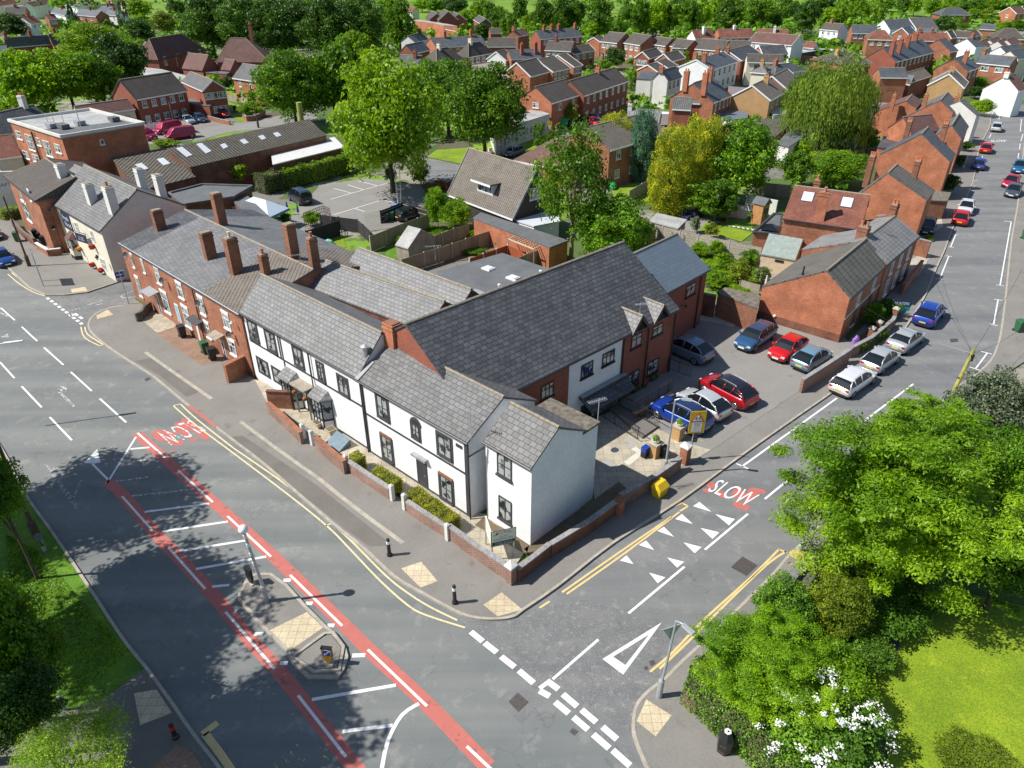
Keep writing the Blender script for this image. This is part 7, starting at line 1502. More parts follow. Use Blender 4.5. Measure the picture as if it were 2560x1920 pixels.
# left edge
tree('bright birch like tree at the bottom left corner',0,150,1625,128,72,'sparse',L_LIME,zc=4.5,bark=M_BARKL,lod='hero');tree('dark tree at the left edge overhanging the verge',0,15,1390,88,150,'round',L_MID,zc=5,lod='near');tree('dark tree crowding the bottom left verge',0,45,1520,85,90,'round',L_DARK,zc=4.2,lod='near');tree('green bough at the left edge by the leaning pole',0,-10,1060,62,90,'round',L_MID,zc=6,lod='near')
for nm,x,y,z,r in (('roadside oak left of the worn arrows',-35.4,32.0,12.2,5.4),('roadside oak left of the verge middle',-29.2,22.8,12.6,5.4),('roadside oak at the lower left verge',-21.5,17.0,13,3.6),('roadside oak between its two neighbours',-37.5,28,10,4.5)):
 tree(nm,0,0,0,300,300,'round',L_MID,world=(Vector((x,y,z)),r,r*.8),lod='hero' if False else 'near',group='roadside oaks along the verge')
def hedge(label,k,s,h,w,mat,size=.09,dens=240,name='hedge',z0=.1):
 p=L_(k,s,h);c=(p[0]+p[-1])/2;r=empty(name,Vector((c.x,c.y,z0)),label,name);rs=np.random.RandomState(int(c.x*10) % 999);V=[];m=MB()
 for a,b in zip(p,p[1:]):
  u=(b-a);L=u.length;u.normalize();v=UP.cross(u);m.box((a+b)/2-UP*((h-z0)/2+.06),(L-.05,w*.78,h-z0-.2),u)
  n=int(dens*(L*w+2*L*(h-z0)+2*w*(h-z0))*(.09/size)**1.4);f=rs.randint(0,100,n)/100;tt=rs.uniform(0,L,n);ww=rs.uniform(-w/2,w/2,n);hh_=rs.uniform(0,h-z0,n);ar=np.array([L*w,L*(h-z0),L*(h-z0),w*(h-z0),w*(h-z0)]);cs=np.cumsum(ar/ar.sum());fi=np.searchsorted(cs,rs.uniform(0,1,n))
  N=np.array([[0,0,1],[0,1,0],[0,-1,0],[1,0,0],[-1,0,0]])[np.clip(fi,0,4)]
  T_=np.where(fi==3,L,np.where(fi==4,0,tt));Ww=np.where(fi==1,w/2,np.where(fi==2,-w/2,ww));Hh_=np.where(fi==0,h-z0,hh_);bl=1+.0*T_
  wob=.12*w*np.sin(T_*2.3+1)*.5+.05*np.sin(T_*7);X=T_[:,None]*np.array(u)+(Ww*(1-.12*(Hh_/(h-z0))**3)+wob*0)[:,None]*np.array(v)+(Hh_+wob*(fi==0))[:,None]*np.array(UP);X+=np.array(a)-np.array([0,0,h-z0])-np.array(ORG[r.name])+rs.normal(0,size*.35,(n,3))
  X[:,2]+=0;Nw=N[:,:1]*np.array(u)+N[:,1:2]*np.array(v)+N[:,2:]*np.array(UP);V.append(leaves(X,Nw,size,rs,.6,.75))
 me=quads_mesh('foliage',np.concatenate(V),mat);o=bpy.data.objects.new('foliage',me);COL.objects.link(o);o.parent=r;m.build('core',M_BARK,r);return r
hedge('small clipped yellow green hedge box nearest the black bay',10,'830 28 880 62',1.25,.7,L_PRIVET,.07,500);hedge('rounded yellow green hedge left of the charcoal front door',10,'975 128 1115 210',1.05,.75,L_PRIVET,.07,500);hedge('long golden clipped hedge right of the charcoal front door',10,'1215 262 1330 355 1480 455',1.15,.95,L_PRIVET,.07,500)
hedge('long variegated hedge behind the marquee',1,'1660 1130 1790 1095',2.4,2.4,L_VARI,.2,200);hedge('long tall green hedge between car park and white roof',1,'1800 1085 2000 1045 2215 990',2.6,2.2,L_BRIGHT,.2,200)
hedge('ivy spilling over the bottom right brick wall',13,'70 1060 160 1130 290 1255 470 1400 640 1560 760 1690',1.5,1.0,L_IVY,.09,260,name='ivy');hedge('low ivy strip at the wall end by the crossing',13,'60 1040 110 1060',1.2,.6,L_IVY,.08,300,name='ivy')
hedge('green hedge line behind the low cottages wall',7,'1160 1085 1330 980',.9,.5,L_MID,.12,200);hedge('clipped hedge along the verge far left of the pub',37,'-20 200 60 180 180 150',1.2,1.6,L_LIME,.12,200)
# far woodland beyond the park, one mass
rs=np.random.RandomState(3);n=46000;Cx=rs.uniform(-620,900,900);Cy=rs.uniform(352,700,900);i=rs.randint(0,900,n)
keep=((np.abs(Cx-Cy*.20)>10) | (Cy>520)) & ((np.abs(Cx-Cy*.55)>26) | (Cy>600));i=i[keep[i]];n=len(i);d=unit(rs.normal(0,1,(n,3)));d[:,2]=np.abs(d[:,2]);P=np.stack([Cx[i],Cy[i],np.full(n,5.)],1)+d*np.array([9,9,9])*rs.uniform(.75,1,(n,1))
o=bpy.data.objects.new('far_woodland',quads_mesh('far_woodland',leaves(P,d,2.0,rs,.5,.9),L_MID));COL.objects.link(o);props(o,'distant woodland massed beyond the park','woodland',None,'stuff')
# shrubs and small growth filling the back gardens between the houses
rs=np.random.RandomState(12);HS=[(H.P(H.L/2,H.D/2,0),max(H.L,H.D)/2) for H in ALLH];V=[];cnt=0
while cnt<900:
 x,y=rs.uniform(-230,260),rs.uniform(72,345)
 if abs(x)>y*.86+8 or (x>28+y*.32-12 and x<60+y*.5 and y<190): continue
 if min((math.hypot(x-p.x,y-p.y)-r*.8 for p,r in HS))<1.2: continue
 if any(a<x<b and c<y<d for a,b,c,d in ((-90,0,72,100),(20,34,72,92),(-75,-20,95,150),(-30,18,95,112))): continue
 cnt+=1;n=60;r=rs.uniform(.8,2.3)*(1+y/400);d=unit(rs.normal(0,1,(n,3)));d[:,2]=np.abs(d[:,2]);P=np.array([x,y,r*.3])+d*[r,r*rs.uniform(.7,1.3),r*rs.uniform(.6,1.5)]*rs.uniform(.6,1,(n,1));V.append(leaves(P,d,.42*r**.5*(1+y/300),rs,.5,.8))
o=bpy.data.objects.new('garden_growth',quads_mesh('garden_growth',np.concatenate(V),L_MID));COL.objects.link(o);props(o,'low shrubs and growth filling the back gardens between houses','shrubs',None,'stuff')
# rough grass tufts and ground cover in the garden strips
rs=np.random.RandomState(8);V=[]
for k_,s_,n in ((27,'60 1200 430 1180 640 1240 500 1330 120 1430',5200),(27,'700 1500 960 1300 1080 1310 1000 1440',2600),(7,'130 480 480 560 520 740 200 740',5000),(9,'40 150 240 250 820 900 480 1230 60 700',9000)):
 v=[float(t) for t in s_.split()];q=np.array([[W(k_,v[j],v[j+1])[0],W(k_,v[j],v[j+1])[1]] for j in range(0,len(v),2)]);c0=q.mean(0);t=rs.randint(0,len(q),n);a,b=q[t],q[(t+1) % len(q)];r1,r2=np.sqrt(rs.uniform(0,1,(n,1))),rs.uniform(0,1,(n,1));xy=c0*(1-r1)+a*r1*(1-r2)+b*r1*r2
 P=np.concatenate([xy,np.full((n,1),.07)],1);V.append(leaves(P,np.tile([0.,0,1.],(n,1)),.28 if k_ != 9 else .16,rs,1.2,.35))
o=bpy.data.objects.new('grass',quads_mesh('grass',np.concatenate(V),leafmat('grass_blades',(.07,.17,.006),(.20,.34,.01),.3)));COL.objects.link(o);props(o,'long grass and ground cover in the garden strips and verge','grass',None,'stuff')
# ------------------------------------------------------------------ street furniture and small things
def thing(name,label,cat,p,group=None): return empty(name,Vector(p),label,cat,group)
def top_of(k,bx,by,ty,z0=0): b=W(k,bx,by,z0);return b,height(b,k,bx,ty)
def lamp(label,k,bx,by,tx,ty,arm=None,z0=.1,r=.07,mat=M_STEEL,head=True,hh=None,name='street_lamp',group=None):
 b=W(k,bx,by,z0);h=hh or height(b,k,tx,ty);t=W(k,tx,ty,h) if not hh else b+UP*(h-z0);t.z=h
 if (t-b).to_2d().length>1.2: t=Vector((b.x,b.y,h))
 o=thing(name,label,'street lamp' if head else 'pole',b,group);m=MB();m.lathe(b,[(r*1.9,0),(r*1.9,min(1.1,h*.25)),(r*1.1,min(1.2,h*.27))],10);m.path([b+UP*.9,(b+t)/2,t],[r*1.05,r*.85,r*.7],8);m.build('column',mat,o)
 if head:
  a=Vector(arm or (.7,0,0));e=t+a+UP*.12;m=MB();m.path([t-UP*.03,t+a*.5+UP*.1,e],[r*.6,r*.5,r*.45],6);m.build('arm',mat,o)
  m=MB();u=a.normalized();m.hull8([e+u*x+UP.cross(u)*y-UP*.05 for x,y in ((-.1,-.09),(.5,-.12),(.5,.12),(-.1,.09))],[e+u*x+UP.cross(u)*y+UP*.05 for x,y in ((-.1,-.07),(.48,-.09),(.48,.09),(-.1,.07))]);m.build('lantern',M_ALU,o)
 return o
# ball topped beacon on the island
b,h=top_of(10,275,985,520,.11);o=thing('beacon_post','grey column with white glowing ball on the traffic island','beacon',b);m=MB();tp=Vector((b.x-.28,b.y+.05,h));m.path([b,b+UP*1.1],[.13,.12],10);m.path([b+UP*1.0,tp],[.085,.065],10);m.build('column',M_STEEL,o)
for t in (.55,.68,.81,.93): m=MB();q0,q1=b.lerp(tp,t),b.lerp(tp,t+.045);m.tube(q0,q1,.088,n=10);m.build('white_band',M_PVC,o)
m=MB();m.lathe(tp,[(.05,-.05)]+[(.24*math.sin(a),.22-.24*math.cos(a)) for a in [math.pi*(i+.5)/8 for i in range(8)]],14);m.build('globe',M_PVC,o,smooth=True)
def bollard(label,k,x,y,ty,band=M_PVC,z0=PZ):
 b,h=top_of(k,x,y,ty,z0);h=min(h-z0,1.25);o=thing('bollard',label,'bollard',b);m=MB();m.lathe(b,[(.15,0),(.15,.12),(.10,.2),(.095,h-.08),(.10,h-.05),(.08,h),(.03,h+.02)],12);m.build('post',M_PLAS_BK,o,smooth=False)
 m=MB();m.tube(b+UP*(h-.34),b+UP*(h-.14),.106,n=12);m.build('reflective_band',band,o)
bollard('black bollard with white band nearer the garden gateway',10,1065,690,583);bollard('black bollard with white band nearer the street corner',10,1485,997,882);bollard('black bollard with red band on the bottom left footpath',9,1130,1450,1345,M_REDP,.09)
def keepleft(label,k,x,y,ty,fx,face=True):
 b,h=top_of(k,x,y,ty,.17 if face else .11);h=min(h,1.25);o=thing('keep_left_bollard',label,'traffic bollard',b);u=Vector(fx).normalized();n=u.cross(UP);F=Fac(b,u,n)
 prof=[(-.09,.12),(.09,.12),(.24,.45),(.24,1.02),(-.24,1.02),(-.24,.45)];m=MB();m.hull8([F.pt(a,z,-.09) for a,z in prof],[F.pt(a,z,.05) for a,z in prof]);m.build('body',M_PLAS_BK,o)
 m=MB();pr=[(a*.93,.12+(z-.12)*.98+.01) for a,z in prof];m.hull8([F.pt(a,z,.05) for a,z in pr],[F.pt(a,z,.06) for a,z in pr]);m.build('yellow_face',M_ORANGE,o)
 m=MB();m.lathe(F.pt(0,.78,.06),[(.2,0),(.2,.012)],20,n);d=m.build('arrow_disc',M_BLUES,o)
 m=MB();m.lathe(F.pt(0,.78,.06),[(.215,0),(.215,.006)],20,n);m.build('disc_rim',M_PVC,o)
 m=MB();Q=lambda a,z: F.pt(a,.78+z,.0735);s_=.7071
 for pts in ([(.10,.13),(.13,.10),(-.02,-.05),(-.05,-.02)],[(-.12,-.12),(.04,-.10),(-.10,.04)]): m.hull8([Q(*p) for p in pts],[Q(*p)+n*.004 for p in pts])
 bm_fix(m.build('arrow',M_PVC,d));m=MB();m.box(b+UP*.03,(.45,.3,.06),u);m.build('base',M_CONC,o);m=MB();m.box(F.pt(0,1.06,-.02),(.52,.18,.06),u);m.build('hood',M_PLAS_BK,o)
keepleft('orange faced keep left bollard with blue arrow on the island nose',10,675,1385,1265,(.92,-.12,0));keepleft('keep left bollard seen black from behind at the far island end',10,178,868,762,(-.75,.6,0),False)
# lamp posts, sign posts and poles
lamp('white topped street lamp beside the car park planter',6,1185,1612,1255,1130,(.45,-.1,0));lamp('street lamp with blue grey lantern and signs at the junction corner',11,1408,1188,1520,700,(.25,-.35,0))
b=W(11,1408,1188,.12);F=Fac(b+Vector((.15,.05,0)),(.94,.34,0),(-.34,.94,0));o=thing('give_way_sign','grey back of a triangular give way sign on the junction lamp','sign',b+UP*3.6)
m=MB();T3=[(-.42,4.35),(.42,4.35),(0,3.6)];m.hull8([F.pt(a-.0,z,.09) for a,z in T3],[F.pt(a,z,.12) for a,z in T3]);bm_fix(m.build('plate',M_STEEL,o));m=MB();m.bar(F.pt(-.5,4.38,.1),F.pt(.5,4.38,.1),.05,.05);m.build('bracket',M_STEEL,o)
lamp('grey street lamp half hidden under the robinia',12,770,1078,815,905,(0,0,0),head=False,name='sign_pole');lamp('tall leaning dark timber pole at the left verge',8,240,985,-20,370,head=False,mat=M_BARK,z0=.05,r=.12,name='telegraph_pole')
lamp('street lamp post by the bus bay out at the left edge',9,290,250,262,150,head=False,z0=.05,r=.05,name='sign_post');b,h=top_of(9,418,1275,1190,.05);o=thing('service_pillar','small grey service pillar on the verge corner','pillar',b);m=MB();m.box(b+UP*.4,(.16,.12,.8));m.build('body',M_STEEL,o);m=MB();m.box(b+UP*.84,(.22,.18,.07));m.build('cap',M_ALU,o)
b,h=top_of(8,288,1070,975,.05);o=thing('utility_box','dark box on a short post beside the leaning pole','utility box',b);m=MB();m.tube(b,b+UP*.8,.05);m.build('post',M_BARK,o);m=MB();m.box(b+UP*1.0,(.3,.25,.35));m.build('box',M_FELT,o)
tpb=W(7,1752,1400,.12);tph=height(tpb,7,1858,1125);o=thing('telegraph_pole','leaning mossy telegraph pole with black fittings by the robinia','pole',tpb);tpt=Vector((tpb.x+.5,tpb.y+.2,tph));m=MB();m.path([tpb,tpt],[.16,.12],9);m.build('shaft',plain('mossy_timber',(.36,.33,.08),.9,var=.3),o);m=MB();m.tube(tpt-UP*.9,tpt-UP*.4,.19,n=8);m.build('cable_ring',M_PLAS_BK,o)
def wire(label,a,b,sag=.5,r=.012):
 n=12;pts=[a.lerp(b,i/n)-UP*sag*4*(i/n)*(1-i/n) for i in range(n+1)];m=MB();m.path(pts,r,4);props(m.build('overhead_wire',M_PLAS_BK,None,org=a),label,'wire','telephone wires from the mossy pole')
for x,y,z,lb in ((1110,790,4.3,'wire to the orange gable cottage'),(1540,400,4.3,'wire to the pale roofed cottage'),(2300,900,5,'wire off to the right edge'),(2200,600,6,'wire running up the side street')): wire('black telephone '+lb,tpt-UP*.3,W(7,x,y,z))
b=W(4,280,708,PZ);o=thing('direction_sign','back of a grey direction sign on two poles by the pub pavement','sign',b);F=Fac(b,(.55,.83,0),(.83,-.55,0));hs_=3.4
m=MB();m.tube(b,b+UP*hs_,.05);m.build('post',M_STEEL,o);m=MB();q=b+Vector((-.9,1.3,0));m.tube(q,q+UP*3.3,.05);m.build('post',M_STEEL,o)
m=MB();m.hull8([b+UP*z+Vector((-.9,1.3,0))*t for t,z in ((-.15,1.9),(1.2,1.9),(1.2,3.2),(-.15,3.2))],[b+UP*z+Vector((-.9,1.3,0))*t+Vector((.03,.02,0)) for t,z in ((-.15,1.9),(1.2,1.9),(1.2,3.2),(-.15,3.2))]);bm_fix(m.build('sign_panel',M_STEEL,o))
lamp('dark timber lamp column at the left edge by the blue car',4,190,580,20,130,head=False,mat=M_BARK,r=.1,name='telegraph_pole')
b,h=top_of(4,828,822,600,PZ);o=thing('footpath_sign','blue direction sign on a grey post at the lane corner','sign',b);m=MB();m.tube(b,b+UP*(h-.1),.045);m.build('post',M_STEEL,o);m=MB();m.box(Vector((b.x-.05,b.y,h-.35)),(.7,.03,.55),(.8,.6,0));pl=m.build('sign_panel',M_BLUES,o);m=MB();m.tube(Vector((b.x,b.y,h-.05)),Vector((b.x+.35,b.y+.2,h+.02)),.03);m.build('arm',M_STEEL,o);m=MB();m.box(Vector((b.x-.05,b.y,h-.35))-Vector((.6,-.8,0))*-.02,(.5,.012,.08),(.8,.6,0));m.build('arrow',M_PVC,pl)
q=W(0,8,742,6.2);o=thing('street_lamp','white street lamp head reaching in from the left edge','street lamp',q);m=MB();m.path([q+Vector((-4,-1.2,-.5)),q+Vector((-1.5,-.4,-.1)),q],[.06,.05,.04],6);m.build('arm',M_STEEL,o);m=MB();m.hull8([q+Vector((x,y,-.05)) for x,y in ((0,-.13),(1.1,-.05+.3),(1.05,.2+.25),(-.05,.13))],[q+Vector((x,y,.06)) for x,y in ((0,-.1),(1.08,-.03+.3),(1.03,.17+.25),(-.05,.1))]);bm_fix(m.build('lantern',M_PVC,o))
for lb,a in (('thin white street lamp by the pub car park',(2,375,1312,352,1092)),('grey telegraph pole beside the pub car park lamp',(2,395,1300,378,1035)),('street lamp standing in front of the grey hall',(2,1112,1010,1105,875)),('timber pole leaning over the lawn by the chestnut',(32,1112,1640,1005,1090)),('thin lamp above the brick semi drive',(1,1118,800,1085,655)),('street lamp at the gable of the long terrace',(34,262,1105,270,985)),('tall white pole in the park edge trees',(34,1930,470,1950,225)),('white pole by the grass gap',(34,1232,375,1238,275)),
              ('tall leaning pole above the red tiles',(35,825,240,858,58)),('dark leaning pole left of the tall one',(35,678,210,692,105)),('thin pole left of the red tiled row',(35,282,215,295,105)),('thin pole beside the small red cottage',(35,992,345,1005,245)),('leaning pole above the brick bays',(36,140,180,172,40)),('leaning white pole at the park edge',(36,528,125,562,5)),('lamp post in front of the big white gable',(36,1205,755,1265,560)),('pole by the upper left street',(31,1955,315,1920,145)),('thin lamp in front of the blue slate terrace',(31,625,560,575,360)),('lamp post at the store chimneys',(33,1628,410,1622,310)),('lamp post behind the dark terrace gable',(34,200,445,205,265)),('leaning lamp by the wall of the fourth gable',(28,1365,1230,1440,1035))):
 lamp(lb,*a,head=False,r=.06 if 'timber' not in lb else .1,mat=M_BARK if 'timber' in lb or 'dark' in lb else M_ALU,z0=.03,name='lamp_post')
# school warning sign
b=W(38,530,950,.12);h=height(b,38,610,340);o=thing('warning_sign','yellow school warning sign with red triangle above 20 limit plate','sign',b);F=Fac(Vector((b.x+.12,b.y,0)),(.97,.08,0),(.08,-.99,0));tz=h+1.0
zc_=height(b,38,620,170);zb_=height(b,38,590,520);w_=(zc_-zb_)*.62
m=MB();m.path([b,b+UP*(zb_-.1)],[.06,.05],8);m.build('post',M_STEEL,o);m=MB();m.box(F.pt(0,zb_-.35,0),(.28,.22,.6),F.u);m.build('lamp_unit',M_PLAS_BK,o)
for s_ in (-.5,-.22): m=MB();m.lathe(F.pt(0,zb_+s_,.12),[(.09,0),(.09,.04)],10,F.n);m.build('amber_lamp',M_CHAR,o)
m=MB();rect(m,F,-w_/2,w_/2,zb_,zc_,.03,.03);pl=m.build('backing_board',M_YELLOW,o);H_=zc_-zb_
def tri_(zt,zb2,ww,off,mat,nm,par):
 m=MB();P3=[F.pt(0,zt,off),F.pt(-ww,zb2,off),F.pt(ww,zb2,off)];m.hull8(P3,[p_+F.n*.005 for p_ in P3]);bm_fix(m.build(nm,mat,par))
tri_(zc_-H_*.07,zc_-H_*.47,w_*.44,.031,M_REDP,'red_triangle',pl);tri_(zc_-H_*.14,zc_-H_*.435,w_*.33,.037,M_PVC,'white_triangle',pl)
m=MB()
for s_,x in ((1,-.1),(1,.1)):
 cx_,cz_=x*w_*1.1,zc_-H_*.33;m.lathe(F.pt(cx_,cz_+H_*.062,.043),[(H_*.018,0),(H_*.018,.004)],8,F.n)
 for q in (((0,.05),(.0,-.01)),((0,-.01),(-.035,-.055)),((0,-.01),(.035,-.055)),((0,.035),(-.045,.01)),((0,.035),(.045,.02))): m.bar(F.pt(cx_+q[0][0]*H_,cz_+q[0][1]*H_,.045),F.pt(cx_+q[1][0]*H_,cz_+q[1][1]*H_,.045),H_*.016,.006,F.n)
m.build('walking_figures',M_PLAS_BK,pl)
m=MB();rect(m,F,-w_*.3,w_*.3,zb_+H_*.07,zb_+H_*.5,.036,.006);wp=m.build('white_plate',M_PVC,pl)
for t_,z0_,z1_,hw_ in (('School',.43,.475,.2),('20',.33,.41,.15),('when',.27,.30,.16),('lights',.20,.24,.17),('show',.12,.16,.17)): text_obj('lettering',t_,F.pt(-w_*hw_*1.2,zb_+H_*z0_,.038),F.u*w_*hw_*2.4,UP*H_*(z1_-z0_),M_PLAS_BK,parent=wp)
b2,h2=top_of(2,1345,880,775);o=thing('warning_sign','distant yellow school warning sign behind the ash tree','sign',b2);m=MB();m.tube(b2,Vector((b2.x,b2.y,h2)),.06);m.build('post',M_STEEL,o);m=MB();m.box(Vector((b2.x,b2.y-.08,h2-.9)),(.9,.04,1.6));m.build('backing_board',M_YELLOW,o);m=MB();m.box(Vector((b2.x,b2.y-.11,h2-1.2)),(.5,.02,.7));m.build('white_plate',M_PVC,o)
# name board of the home, on three posts
A=W(39,210,520,.15);B=W(39,548,640,.15);F=Fac(Vector((A.x,A.y,0)),Vector((B.x-A.x,B.y-A.y,0)).normalized(),Vector(((B-A).y,-(B-A).x,0)).normalized());L_b=(B-A).to_2d().length
A=W(39,197,505,.15);uu=(W(39,565,270,1.25)-W(39,185,365,1.25));zlo=1.15;p0=W(39,185,365,zlo);p1=W(39,565,275,zlo);ub=(p1-p0);wb_=ub.length;ub.normalize();F=Fac(Vector((p0.x,p0.y,0)),ub,Vector((ub.y,-ub.x,0)))
zhi=height(p0,39,175,140);o=thing('name_board','cream care home name board on white posts at the street corner','sign',(p0+p1)/2*1.0-UP*(zlo-.15))
m=MB();rect(m,F,0,wb_,zlo,zhi,.0,.04);pn=m.build('panel',plain('cream_board',(.82,.82,.64),.6,var=.03),o);hb_=zhi-zlo
for x in (.05,wb_-.08): m=MB();m.bar(F.pt(x,.13,-.08),F.pt(x,zhi-.02,-.08),.07,.07);m.build('post',M_OFFW,o)
m=MB();rect(m,F,.04,wb_-.04,zlo+.05*hb_,zlo+.26*hb_,.006,.006);gb=m.build('green_band',plain('dark_green_paint',(.005,.06,.04),.5),pn)
m=MB();[rect(m,F,*q,.008,.02) for q in ((0,wb_,zlo-.03,zlo),(0,wb_,zhi,zhi+.03),(-.03,0,zlo-.03,zhi+.03),(wb_,wb_+.03,zlo-.03,zhi+.03))];m.build('board_edge',M_CHAR,pn)
MG=plain('dark_lettering',(.01,.03,.025),.5)
for i,ch in enumerate('HILLCROFT'):
 t=(i-4)/4;x=wb_*(.10+.80*i/9);text_obj('lettering',ch,F.pt(x,zlo+hb_*(.66+.14*(1-t*t)),.003),(F.u+UP*(-.28*t)).normalized()*wb_*.065,UP*hb_*.17,MG,parent=pn)
for t_,a_,z_,w__,h__ in (('Nursing &',.32,.55,.34,.08),('Residential Care Home',.10,.38,.80,.10)): text_obj('lettering',t_,F.pt(wb_*a_,zlo+hb_*z_,.003),F.u*wb_*w__,UP*hb_*h__,MG,parent=pn)
text_obj('lettering','01384 271317',F.pt(wb_*.14,zlo+hb_*.10,.009),F.u*wb_*.72,UP*hb_*.11,M_PVC,parent=gb)
n2=Vector((-.25,1,0)).normalized();q0=F.pt(.02,0,-.1);F2=Fac(q0,n2,Vector((n2.y,-n2.x,0)));m=MB();rect(m,F2,.0,1.25,zlo,zhi+.02,.0,.04);m.build('rear_panel',plain('cream_board',(.55,.56,.42)),o);m=MB();m.bar(F2.pt(1.2,.13,-.05),F2.pt(1.2,zhi,-.05),.07,.07);m.build('post',M_OFFW,o)
# street nameplate fixed on the side wall
p0,p1=W(39,602,772,.42),W(39,888,570,.42);ub=(p1-p0);wb_=ub.length;ub.normalize();F=Fac(Vector((p0.x,p0.y,0)),ub,Vector((ub.y,-ub.x,0)));cc=W(10,1985,705,1.0);d_=(F.O-cc).dot(F.n)
o=thing('street_nameplate','long white street nameplate on the low side wall','nameplate',F.pt(wb_/2,.45,0));m=MB();rect(m,F,0,wb_,.42,.72,.02,.03);pn=m.build('plate',M_PVC,o);m=MB();[rect(m,F,*q,.026,.006) for q in ((0,wb_,.70,.72),(0,wb_,.42,.44),(0,.02,.44,.70),(wb_-.02,wb_,.44,.70))];m.build('plate_border',M_PLAS_BK,pn)
text_obj('lettering','BRICKKILN STREET',F.pt(.07,.49,.024),F.u*(wb_-.14),UP*.15,M_PLAS_BK,parent=pn)
# estate agent board
b,h=top_of(7,1318,895,795,.15);o=thing('agent_board','navy and turquoise estate agent board on a slanting white post','sign',b);F=Fac(Vector((b.x,b.y,0)),(.98,-.2,0),(-.2,-.98,0));tp=F.pt(.35,h+.1,0);m=MB();m.bar(b,tp,.07,.07);m.build('post',M_PVC,o);m=MB();rect(m,F,.35,1.85,h-.45,h+.15,.06,.03);pn=m.build('panel',M_NAVY,o)
m=MB();rect(m,F,.35,1.85,h-.85,h-.455,.06,.03);m.build('lower_panel',plain('turquoise_board',(.0,.33,.33),.5,var=.03),o);text_obj('lettering','HUNTERS',F.pt(.5,h-.28,.064),F.u*1.2,UP*.26,M_PVC,parent=pn)
# pub hanging sign and lanterns, sign at the far left
b=W(37,850,400,4.4);F=Fac(Vector((b.x-.1,b.y,0)),(.85,-.53,0),(-.53,-.85,0));q0,q1=W(37,790,435,3.9),W(37,930,540,3.0);s_=on_plane(37,790,430,F.O,F.n),on_plane(37,930,545,F.O,F.n);a0,z1=F.px(37,790,430);a1,z0_=F.px(37,930,545)
o=thing('pub_sign','navy hanging pub sign on a black bracket over the bay','sign',F.pt((a0+a1)/2,z0_,0));m=MB();rect(m,F,a0,a1,z0_-.05,z1+.05,.03,.06);pn=m.build('panel',M_NAVY,o);m=MB();m.bar(F.pt(a0-.3,z1+.2,0),F.pt(a1+.2,z1+.2,0),.05,.05);m.bar(F.pt(a0+.2,z1+.2,0),F.pt(a0+.2,z1+1.0,0),.04,.04);m.build('bracket',M_BLACK,o)
for i,t_ in enumerate(('THE','INN')): text_obj('lettering',t_,F.pt(a0+(a1-a0)*.25,z0_+(z1-z0_)*(.5-.3*i),.034),F.u*(a1-a0)*.5,UP*(z1-z0_)*.18,M_CREAM,parent=pn)
for x,y,lb in ((565,380,'black wall lantern upper left on the pub'),(1025,690,'black wall lantern by the lower pub windows')):
 p=W(37,x,y,2.6 if y>500 else 2.9);o=thing('wall_lantern',lb,'lantern',p);m=MB();m.lathe(p,[(.05,-.3),(.16,-.05),(.2,.08),(.04,.25)],6);m.build('lantern_frame',M_BLACK,o);m=MB();m.lathe(p,[(.08,-.24),(.17,-.06)],6);m.build('lantern_glass',M_POTC,o)
q=W(1,40,1190,3.6);F=Fac(Vector((q.x,q.y,0)),(.97,.2,0),(.2,-.97,0));o=thing('wall_sign','pale sign with black lettering on a grey wall at the left edge','sign',Vector((q.x,q.y,0)));m=MB();rect(m,F,-3.5,1.3,0,5.2,0,.3);m.build('wall',M_GREYR,o);m=MB();rect(m,F,-2.5,1.0,2.6,4.2,.04,.04);pn=m.build('panel',M_OFFW,o);text_obj('lettering','HCRAFT',F.pt(-2.0,3.45,.045),F.u*2.6,UP*.42,M_CHAR,parent=pn)
# bins
def wheelie(label,k,x,y,mat,rz=0.,z0=PZ,group=None,s=1.0):
 b=W(k,x,y,z0);o=empty('wheelie_bin',b,label,'bin',group);u=Vector((math.cos(rz),math.sin(rz),0));v=UP.cross(u);m=MB();R4=((-1,-1),(1,-1),(1,1),(-1,1))
 m.hull8([b+u*a*.24*s+v*c*.24*s+UP*.08 for a,c in R4],[b+u*a*.29*s+v*c*.34*s+UP*.98*s for a,c in R4]);m.build('body',mat,o);m=MB();m.hull8([b+u*a*.31*s+v*c*.37*s+UP*.98*s for a,c in R4],[b+u*a*.27*s+v*c*.33*s+UP*1.08*s for a,c in R4]);m.build('lid',mat,o)
 for sg in (-1,1): m=MB();m.lathe(b+u*sg*.25*s+v*.28*s+UP*.1,[(.1,-.03),(.1,.03)],10,u);m.build('wheel',M_RUBBER,o)
wheelie('black wheelie bin before the pale blue door',4,1178,1035,M_PLAS_BK,.7);wheelie('green wheelie bin behind a black one on the terrace paving',4,1325,1140,M_PLAS_GN,.7);wheelie('black wheelie bin in front of the green one',4,1370,1180,M_PLAS_BK,.6)
wheelie('green wheelie bin beside the pole left of the pub',37,190,520,M_PLAS_GN,.5);wheelie('green wheelie bin on the right-hand pavement',7,2172,1000,M_PLAS_GN,.2);wheelie('second green wheelie bin up the right-hand pavement',7,2215,405,M_PLAS_GN,.2);wheelie('green wheelie bin against the big white gable house',28,1975,285,M_PLAS_GN,0)
wheelie('dark wheelie bin in the fenced patio beside the covered thing',2,300,1425,M_CHAR,0,.03);wheelie('green wheelie bin in the fenced patio',2,335,1415,M_PLAS_GN,0,.03);wheelie('green wheelie bin on the lawn edge by the brick gable house',32,815,1430,M_PLAS_GN,0,.03)
for i,(x,y) in enumerate(((395,490),(450,520),(480,560))): wheelie('black wheelie bin, %s of three in the pub forecourt' % ('highest','middle','lowest')[i],37,x,y,M_PLAS_BK,.3)
